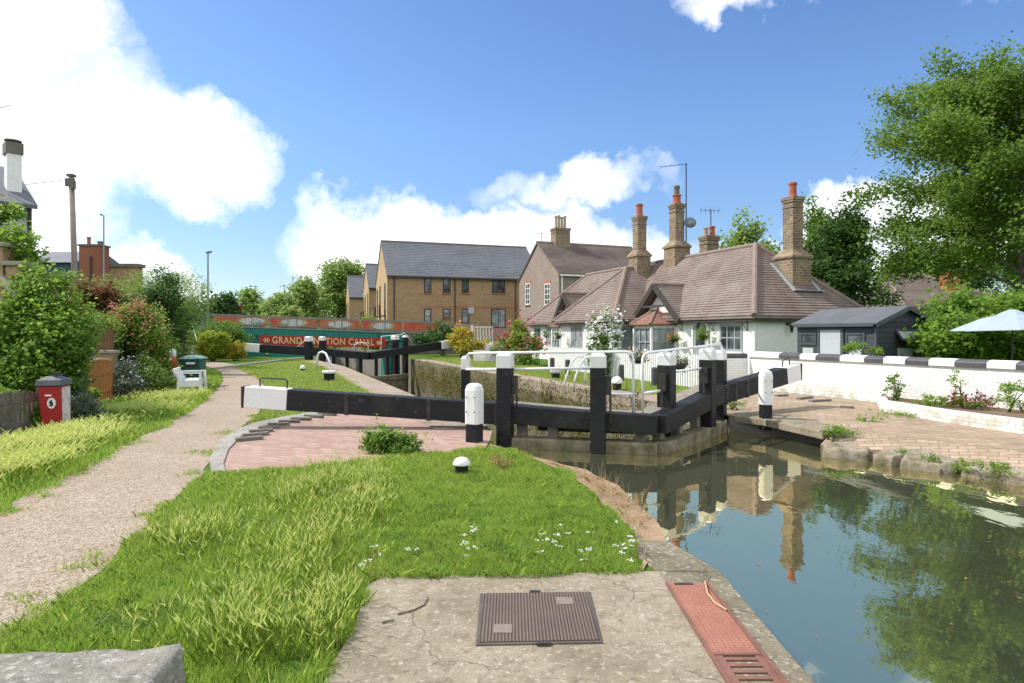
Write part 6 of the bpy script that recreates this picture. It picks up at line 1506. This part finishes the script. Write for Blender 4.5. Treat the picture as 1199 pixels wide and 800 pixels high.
for px,py,lb,fm in ((748,418,'pink and green flower basket on the picket fence behind the railing',F_PINK),(797,425,'green and white flower basket on the picket fence between the gate posts',F_WHITE)):
    D=Fa.lerp(Fb,.6).y if px<770 else Fa.lerp(Fb,.15).y
    c=vp(px,py,D-.25); t=thing('fence_basket',lb,'flower basket',(c.x,c.y,c.z),'flower baskets on the fence')
    m=MB(); m.lathe((c.x,c.y,c.z-.22),[(.05,0),(.15,.06),(.2,.2)],12); m.build('bowl',DARKWOOD,t,smooth=True)
    leafmesh('foliage',clumps((c.x,c.y,c.z),(.28,.22,.2),36,18,.05),.06,L_DARK,t); leafmesh('flowers',clumps((c.x-.08,c.y-.03,c.z+.03),(.28,.24,.2),18,4,.05,.85),.06,fm,t,aspect=.9)
# chamber wall plants: growth hanging on the right-hand wall
WPp=[]
Rw0=Vector((4.0,13.4,0)); Rw1=Vector((-6.25,39.4,0))
for k in range(520):
    u=rng.random()**1.15; q=Rw0.lerp(Rw1,.06+.88*u); z=-.12-1.5*rng.random(); wgt=.5+.5*math.sin(u*37+1.3)*math.sin(u*91)
    if rng.random()>wgt+.35: continue
    WPp.append(np.array((q.x-.12,q.y-.05,z))+rng.standard_normal((26,3))*np.array((.09,.13,.2)))
o=leafmesh('wall_plants',np.concatenate(WPp),.10,[m_leaf('leaf_olive_wall_growth',[(.16,.15,.04),(.24,.22,.07),(.1,.12,.03)])],None,0,dirs=np.array((0,0,-1.0)),aspect=.4); tag(o,'olive ferny growth hanging on the right wall of the lock chamber','wall plants',kind='stuff')

# ------------------------------------------------------------------ trees
def bgtree(label,px,D,ytop,ybot,hw,mat,ncl=120,per=34,size=.3,cr=.4,kinds=None,group='background trees',nb=5,seed=0):
    rs=np.random.default_rng(seed+int(px)); k=D/F; zc=zat((ytop+ybot)/2,D); hz=(ybot-ytop)/2*k; x=xat(px,D); bl=[]
    for j in range(nb):
        f=j/(nb-1); oz=-hz*.55+hz*1.1*f; wx=hw*k*(1-.55*f**1.5)
        bl.append(((x+rs.normal()*wx*.35,D+rs.normal()*wx*.3,zc+oz),(wx*.72,wx*.7,hz*.5),ncl//nb,per,cr,.4,.7,.25))
    return plant('tree',label,'tree',(x,D),bl,size,mat,trunk=(.02*zc+.12,max(1.5,zc)),group=group,part='crown',tpart='trunk')
bgtree('broad mid green tree behind the brick flats',395,104,304,372,46,L_HAZED,260,40,.55,.65,seed=1,nb=7)
bgtree('lower mid green tree left of the broad tree behind the bridge',358,96,326,376,26,L_HAZED,130,36,.5,.6,seed=2)
bgtree('pale green tree above the middle of the bridge',325,92,344,380,22,L_HAZED,110,36,.45,.5,seed=3)
bgtree('dark bluish tree behind the left end of the bridge',262,84,345,378,20,L_DARK,110,36,.42,.5,seed=4)
bgtree('distant rounded tree on the skyline over the bridge',298,140,341,378,24,L_HAZED,110,34,.7,.8,seed=5)
bgtree('narrow dark purple tinted tree above the bridge rail',276,88,356,378,7,L_RED,50,30,.36,.35,seed=6)
bgtree('mid green tree low behind the bridge centre',345,80,362,392,26,L_HAZED,110,34,.4,.45,seed=7)
bgtree('pale green bush beyond the bridge arch',430,66,372,412,24,L_LIGHT,90,34,.32,.4,seed=8)
bgtree('yellow green bush under the bridge line by the far bank',380,70,385,425,34,L_YELLOW,110,34,.34,.4,seed=9)
bgtree('green bush under the left half of the bridge on the far bank',330,72,392,425,26,L_MID,90,34,.34,.4,seed=19)
bgtree('dark green tree behind the pale feathery garden trees',190,60,345,385,30,L_DARK,110,34,.34,.4,seed=10)
bgtree('tall dense dark green tree right of the big cottage chimney',990,40,242,390,62,L_DARK,420,44,.26,.33,seed=11,nb=8)
bgtree('rounded green tree between two cottage chimneys',880,52,262,350,46,L_HAZED,240,40,.32,.4,seed=12,nb=6)
bgtree('mid green tree behind the right slope of the cottage roof',952,46,246,350,28,L_MID,160,40,.28,.35,seed=13)
bgtree('distant dark green wooded tree left of the tiled house roof',1062,95,290,345,26,L_DARK,110,34,.5,.6,seed=14)
bgtree('distant dark tree behind the tiled house',1105,100,288,345,32,L_DARK,130,34,.5,.6,seed=15)
bgtree('far dark tree under the plane tree crown',1150,90,296,345,34,L_DARK,130,34,.46,.6,seed=16)
bgtree('low light green bush left of the orange brick chimney',1082,62,318,345,11,L_LIGHT,50,30,.3,.35,seed=17)
bgtree('dark tree at the right edge below the plane tree',1200,60,290,352,36,L_DARK,130,34,.36,.45,seed=18)
# far wooded skyline all round, beyond anything one could count
far=[]
for k in range(150):
    a=-1.15+2.3*k/149; D=190+60*rng.random(); far.append(clumps((math.sin(a)*D,math.cos(a)*D,2.5+1.5*rng.random()),(9,7,5.5+2.5*rng.random()),26,16,1.5))
o=leafmesh('far_wood',np.concatenate(far),1.6,L_DARK); tag(o,'distant wooded skyline along the horizon','wood',kind='stuff')

# the big plane-like tree on the right
def big_tree():
    B=Vector((20.6,24.5,0)); t=thing('tree','tall airy broadleaf tree with spreading branches at the right edge','tree',(B.x,B.y,0))
    m=MB(); tr=[B+Vector((0,0,-.1)),B+Vector((-.15,0,1.5)),B+Vector((-.45,.05,3.3)),B+Vector((-.85,.1,5.6)),B+Vector((-1.1,.2,7.6)),B+Vector((-1.1,.2,9.4)),B+Vector((-.9,.2,11.0))]
    m.tube(tr,[.34,.28,.24,.2,.15,.1,.05],12)
    leaves=[]; rs=np.random.default_rng(5)
    def along(z):
        for a,b in zip(tr[:-1],tr[1:]):
            if a.z<=z<=b.z: return a.lerp(b,(z-a.z)/(b.z-a.z))
        return tr[-1]
    nl=60
    for i in range(nl):
        f=i/(nl-1); z=3.1+7.2*f**.9; s=along(z); az=i*2.39996+rs.normal()*.25
        env=5.1*(1-((z-5.0)/7.4)**2)**.5 if abs(z-5.0)<7.3 else 1
        if z>7.5: env*=1.0-.06*(z-7.5)
        L=env*(.66+.36*rs.random()); rise=(.32+.42*f)*L*(.7+.5*rs.random())-.25*L*(1-f)*rs.random()
        e=s+Vector((math.cos(az)*L,math.sin(az)*L,rise)); pts=[]
        for k in range(7):
            u=k/6; q=s.lerp(e,u)+Vector((0,0,.13*L*math.sin(math.pi*u)))+Vector(rs.normal(0,.07,3))*(u>0)*L*.25; pts.append(q)
        r0=max(.02,.085*(1-f*.6)); m.tube(pts,[r0*(1-.85*k/6) for k in range(7)],6)
        for k in range(2,7):
            nsub=3 if L>2.5 else 2
            for _ in range(nsub):
                q=pts[k]; a2=az+rs.normal()*.9; l2=(.5+.9*rs.random())*(.35+.11*L)
                tip=q+Vector((math.cos(a2)*l2,math.sin(a2)*l2,(rs.random()-.38)*l2*1.5)); mid=q.lerp(tip,.5)+Vector((0,0,.1*l2))
                m.tube([q,mid,tip],[r0*.35,r0*.2,.006],4)
                for c,w_ in((mid,.2),(tip,.26),(q.lerp(tip,.8),.24)):
                    leaves.append(np.array(c)+rs.standard_normal((46,3))*np.array((w_*1.3,w_*1.3,w_*.95)))
    m.build('trunk',BARKG,t,smooth=True)
    P=np.concatenate(leaves)
    leafmesh('crown',P,.13,L_PLANE,t,.2,aspect=.75)
big_tree()

# ------------------------------------------------------------------ grass
def inpoly(P,poly):
    x,y=P[:,0],P[:,1]; c=np.zeros(len(P),bool); n=len(poly)
    for i in range(n):
        x0,y0=poly[i][0],poly[i][1]; x1,y1=poly[(i+1)%n][0],poly[(i+1)%n][1]
        if y0==y1: continue
        cond=((y0>y)!=(y1>y))&(x<(x1-x0)*(y-y0)/(y1-y0)+x0); c^=cond
    return c
def scatter(poly,n,excl=()):
    A=np.array([(p[0],p[1]) for p in poly]); lo,hi=A.min(0),A.max(0); P=lo+(hi-lo)*rng.random((n,2)); k=inpoly(P,poly)
    for e in excl: k&=~inpoly(P,e)
    return P[k]
def nz(P,s,seed=0):
    return np.array([mnoise.noise(Vector((x*s+seed,y*s-seed,seed))) for x,y in P])
def blades(P,h,w,lean=.35):
    n=len(P); a=rng.random(n)*6.283; ld=rng.random(n)*6.283; l=lean*h*rng.random(n)
    B=np.c_[P,np.zeros(n)]; side=np.c_[np.cos(a),np.sin(a),np.zeros(n)]*(w/2)[:,None]; ln=np.c_[np.cos(ld)*l,np.sin(ld)*l,np.zeros(n)]
    up=np.c_[np.zeros(n),np.zeros(n),h]
    return np.stack([B-side,B+side,B+up*.6+ln*.35+side*.6,B+up+ln*1.25,B+up*.6+ln*.35-side*.6],1).reshape(-1,3)
def lawn(name,label,parts,mats):
    V=np.concatenate([p[0] for p in parts]); mi=np.concatenate([np.full(len(p[0])//5,p[1]) for p in parts])
    o=fastmesh(name,V,5,mats,None,(0,0,0),mi); return tag(o,label,'grass',kind='stuff')
fr=[p for p in [Vector((-1.9,1.6,0)),Vector((-2.1,2.2,0))]]+[gp(-6,757),gp(60,714),gp(130,657),gp(190,600),gp(228,570),gp(248,558),gp(300,553),gp(360,548),gp(430,540),gp(500,533),gp(560,526),gp(600,529),gp(632,543),gp(662,553),gp(690,573),gp(712,598),gp(738,624),gp(752,652),gp(750,674)]+[Vector((.84,4.26,0)),Vector((-.86,4.2,0)),Vector((-.95,4.05,0)),Vector((-.93,3.6,0)),Vector((-.88,2.98,0)),Vector((-.9,1.6,0))]
fr=roughen(fr,.13,.08)
P=scatter(fr,300000); d=P[:,1]; keep=rng.random(len(P))<np.clip(5.0/d,.35,1.0)**1.3; P=P[keep]
n1=nz(P,1.6,3); n2=nz(P,5,9); sp=(n1+.5*n2)
# trampled bare spots near the path and slab
keep=~((n2+.6*n1<-.42)&(rng.random(len(P))<.75)); P=P[keep]; n1=n1[keep]; n2=n2[keep]
h=(.035+.045*np.clip(n1+.45,0,1)+.03*rng.random(len(P)))*(1+.5*n2); h=np.clip(h*.85,.018,.12)
w_=.0028+.0011*P[:,1]*.55
sel=rng.random(len(P)); n3=nz(P,.8,31); dry=sel<np.clip(.05+.25*(n3-.1),.02,.3); yel=(~dry)&(sel>.72-.5*np.clip(n3+.1,0,.5))
parts=[(blades(P[~dry&~yel],h[~dry&~yel],w_[~dry&~yel],.9),0),(blades(P[dry],h[dry]*.8,w_[dry],1.5),3),(blades(P[yel],h[yel]*1.1,w_[yel]*.8,.9),1)]
# longer meadow grass and seed heads in drifts
dr=[(390,560,50,26),(350,590,60,22),(420,575,40,20),(310,700,80,60),(370,640,60,40),(260,760,110,40),(390,740,50,50),(330,790,80,30),(230,640,50,20),(430,600,30,22)]
for (px,py,rx,ry) in dr:
    c=gp(px,py); rxx=rx*c.y/F; ryy=abs(gp(px,py-ry).y-gp(px,py+ry).y)/2
    n=int(300*min(3,rxx*ryy*18)); Q=np.c_[c.x+rng.standard_normal(n)*rxx*.55,c.y+rng.standard_normal(n)*ryy*.5]; Q=Q[inpoly(Q,fr)]
    Q=Q[nz(Q,3.2,17)>-.08]; parts.append((blades(Q,.05+.10*rng.random(len(Q)),np.full(len(Q),.0028),.9),1))
    Q=Q[rng.random(len(Q))<.42]
    if len(Q):
        hs=.10+.13*rng.random(len(Q)); a=rng.random(len(Q))*6.28; off=np.c_[np.cos(a),np.sin(a)]*(.03+.07*rng.random(len(Q)))[:,None]
        B=np.c_[Q,np.zeros(len(Q))]; T=np.c_[Q+off,hs]; s=np.c_[-np.sin(a),np.cos(a),np.zeros(len(Q))]
        parts.append((np.stack([B-s*.0012,B+s*.0012,(B+T)/2+s*.001+[0,0,.02],T,(B+T)/2-s*.001+[0,0,.02]],1).reshape(-1,3),1))
        tipv=np.c_[off*.8,.03+.1*rng.random(len(Q))]*1.0; tipv/=np.linalg.norm(tipv,axis=1)[:,None]; L=(.05+.03*rng.random(len(Q)))[:,None]
        cr_=np.cross(tipv,s)
        for ax_ in (s,cr_): parts.append((np.stack([T,T+tipv*L*.35+ax_*.0032,T+tipv*L*.8+ax_*.0014,T+tipv*L*1.1,T+tipv*L*.35-ax_*.0032],1).reshape(-1,3),2))
# dry grass on the bank rim
bk=[gp(632,541),gp(662,550),gp(690,568),gp(715,592),gp(742,622),gp(757,655),Vector((1.1,4.9,0)),Vector((1.2,5.6,0)),Vector((1.1,6.75,0)),Vector((.8,7.5,0)),Vector((.45,8.0,0))]
Q=scatter(bk,7000); Q=Q[nz(Q,3,4)>-.12]; parts.append((blades(Q,.02+.05*rng.random(len(Q)),np.full(len(Q),.006),1.6),3))
Q=scatter(bk,300); parts.append((blades(Q,.12+.16*rng.random(len(Q)),np.full(len(Q),.004),.7),3))
lawn('lawn_grass','rough green foreground grass with drifts of pale seeding barley',parts,[G_LAWN,G_MEADOW,G_SEED,G_DRY])
# white yarrow and clover heads
Q=[]
for px,py,rx,n in((748,638,22,12),(660,640,30,9),(545,655,30,5),(560,630,14,4),(680,660,40,7),(440,665,30,3),(470,660,30,3),(740,652,20,7)):
    c=gp(px,py); s=c.y/F
    Q.append(np.c_[c.x+rng.standard_normal(n)*rx*s*.5,c.y+rng.standard_normal(n)*.14,.06+.05*rng.random(n)])
Q=np.concatenate(Q); Q=Q[inpoly(Q[:,:2],fr)]; C=np.repeat(Q,12,0)+rng.standard_normal((len(Q)*12,3))*np.array((.013,.013,.003))
o=leafmesh('wild_flowers',C,.012,F_WHITE,None,2.0,aspect=.95); tag(o,'scattered small white yarrow heads in the foreground grass','wild flowers',kind='stuff')
# left verge
vg=[gp(-8,606),gp(28,588),gp(60,571),gp(86,557),gp(112,544),gp(150,522),gp(185,505),gp(214,489),gp(239,472),gp(254,456),gp(259,447),gp(260,440),gp(253,434),gp(240,433),gp(205,447),gp(150,462),gp(110,480),gp(80,503),gp(40,520),gp(-25,530)]
vg=roughen(vg,.14,.1)
P=scatter(vg,190000); P=P[rng.random(len(P))<np.clip(7/P[:,1],.3,1)]; n1=nz(P,.9,7)
h=(.05+.05*np.clip(n1+.5,0,1)+.03*rng.random(len(P))); parts=[(blades(P,h,.0035+.0009*P[:,1],.8),0)]
for (px,py,rx,ry,n,hh) in((50,530,55,22,5200,.19),(20,560,40,22,3000,.18),(90,515,30,14,1500,.2),(170,485,50,9,1500,.16),(220,470,30,8,1200,.2),(190,470,40,6,900,.16)):
    c=gp(px,py); rxx=rx*c.y/F; ryy=abs(gp(px,py-ry).y-gp(px,py+ry).y)/2
    Q=np.c_[c.x+rng.standard_normal(n)*rxx*.5,c.y+rng.standard_normal(n)*ryy*.45]; Q=Q[inpoly(Q,vg)]
    parts.append((blades(Q,hh*(.55+.6*rng.random(len(Q))),np.full(len(Q),.006)+.0004*Q[:,1],.9),1))
    Q=Q[rng.random(len(Q))<.4]; m_=len(Q)
    if m_:
        hs=hh*(.75+.5*rng.random(m_)); a=rng.random(m_)*6.28; off=np.c_[np.cos(a),np.sin(a)]*(.05+.1*rng.random(m_))[:,None]; T=np.c_[Q+off*.5,hs]; s=np.c_[-np.sin(a),np.cos(a),np.zeros(m_)]
        tv=np.c_[off*.7,.06*np.ones(m_)]; tv/=np.linalg.norm(tv,axis=1)[:,None]; L=(.07+.04*rng.random(m_))[:,None]; c2_=np.cross(tv,s)
        for ax_ in(s,c2_): parts.append((np.stack([T,T+tv*L*.4+ax_*.006,T+tv*L+ax_*.003,T+tv*L*1.15,T+tv*L*.4-ax_*.006],1).reshape(-1,3),2))
lawn('verge_grass','long pale seeding grass and short turf on the left verge beside the gravel path',parts,[G_LAWN,G_MEADOW,G_SEED])
# towpath island and cottage lawn
isl=[gp(272,430),gp(300,443),gp(313,456),gp(313,470),gp(301,488),gp(280,505),gp(262,514),gp(275,506),gp(300,495),gp(340,487),gp(380,480),gp(430,474),Vector((-2.86,14.9,0))]+[Vector((-3.9,17.5,0)),Vector((-8.82,30.0,0)),Vector((-11.6,36.2,0))]+[gp(372,420.5),gp(330,425),gp(290,430)]
P=scatter(isl,150000); P=P[rng.random(len(P))<np.clip(12/P[:,1],.4,1)]; h=.04+.04*rng.random(len(P)); 
lawn('lawn_grass','mown green lawn between gravel path and lock on the towpath side',[(blades(P,h,.006+.0009*P[:,1],.8),0)],[G_MOWN])
cl=[(4.2,16.0),(5.4,18.3),(4.35,21.6),(1.55,30.1),(-1.0,38),(-2.6,43),(-4.9,42.0),(-5.0,38.2),(-.2,26.0),(2.9,18)]
P=scatter(cl,130000); h=.05+.04*rng.random(len(P)); P=P
lawn('lawn_grass','narrow green lawn before the cottage picket fence',[(blades(P,h,.012+.0008*P[:,1],.8),0)],[G_MOWN])
# path edge tufts
Q=[]
for q in PATHR[5:]+PATHL[:8]:
    for _ in range(5): c=np.array((q.x,q.y))+rng.normal(0,.12,2); Q.append(c+rng.normal(0,.05,(40,2)))
Q=np.concatenate(Q)
lawn('edge_tufts','small grass tufts straying over the gravel path edges',[(blades(Q,.03+.03*rng.random(len(Q)),np.full(len(Q),.008),1.0),0)],[G_LAWN])

# clover mats, twigs and litter
cm=[]
for px,py,rx,ry,n in((250,640,50,20,40),(520,600,60,18,46),(600,650,40,8,26),(150,735,50,20,36),(300,620,40,14,26),(470,640,40,10,22),(660,610,30,14,24)):
    c=gp(px,py); s_=c.y/F; Q=np.c_[c.x+rng.standard_normal(n)*rx*s_*.5,c.y+rng.standard_normal(n)*.16,.03+.02*rng.random(n)]; Q=Q[inpoly(Q[:,:2],fr)]
    cm.append(np.repeat(Q,14,0)+rng.standard_normal((len(Q)*14,3))*np.array((.035,.035,.008)))
o=leafmesh('clover_mat',np.concatenate(cm),.02,L_MID,None,1.5,aspect=.95); tag(o,'low clover leaves matted into the foreground turf','clover',kind='stuff')
def twig(pts,r,label,mat=None,cat='twig',name='twig'):
    m=MB(); m.tube([Vector((x,y,.012+r+.002)) for x,y in pts],[r]*(len(pts)-1)+[r*.5],6); o=m.build(name,mat or BARK,smooth=True); tag(o,label,cat); return o
twig([gp(466,723).to_2d(),gp(485,718).to_2d(),gp(497,712).to_2d(),gp(502,702).to_2d()],.004,'thin dark curved twig lying on the concrete left of the iron cover')
twig([gp(448,733).to_2d(),gp(462,730).to_2d()],.006,'short dark stick on the concrete near the grass edge')
m=MB(); pts=[gp(826,688),gp(829,702),gp(838,714),gp(851,722)]; m.tube([p+Z3*.04 for p in pts],.0045,6); o=m.build('grass_stalk',m_plain('straw',(.6,.45,.25),(.5,.36,.2))); tag(o,'pale curved straw stalk lying across the salmon red cover','stalk')
# leaf litter along the path edges
Q=[]
for q in PATHR+PATHL:
    if q.y<14: Q.append(np.c_[rng.normal(q.x,.22,60),rng.normal(q.y,.22,60)])
Q=np.concatenate(Q); C=np.c_[Q,np.full(len(Q),.014)]
o=leafmesh('leaf_litter',C,.022,[L_BROWN],None,2.0,aspect=.7); tag(o,'scattered brown leaf litter along the path edges','leaf litter',kind='stuff')

# tufts spilling over the slab edges
Q=[]
for a,b in (((-.9,2.4),(-.93,4.12)),((-.85,4.24),(.84,4.33))):
    n=90
    for k in range(n):
        u=rng.random(); c=np.array((a[0]+(b[0]-a[0])*u,a[1]+(b[1]-a[1])*u)); 
        if mnoise.noise(Vector((c[0]*4,c[1]*4,2)))>-.05: Q.append(c+rng.normal(0,.022,(16,2)))
Q=np.concatenate(Q)
lawn('edge_tufts','grass tufts spilling over the edges of the foreground concrete',[(blades(Q,.03+.05*rng.random(len(Q)),np.full(len(Q),.0045),1.5),0)],[G_LAWN])
# leaves and specks floating on the pound
Q=np.array([(1.5+4.2*rng.random(),4+6*rng.random()) for _ in range(170)]); Q=Q[(Q[:,0]>1.45+.0*Q[:,1])&(Q[:,0]<4.6)]
Q2=np.array([(xat(1000+200*rng.random(),8.3),7.2+1.2*rng.random()) for _ in range(60)]); Q2=Q2[Q2[:,0]<5.2]
Q=np.concatenate([Q,Q2]); C=np.c_[Q,np.full(len(Q),WZ+.012)]
o=leafmesh('floating_leaves',C,.03,[L_BROWN],None,6.0,aspect=.6); tag(o,'small fallen leaves floating on the green canal water','floating leaves',kind='stuff')
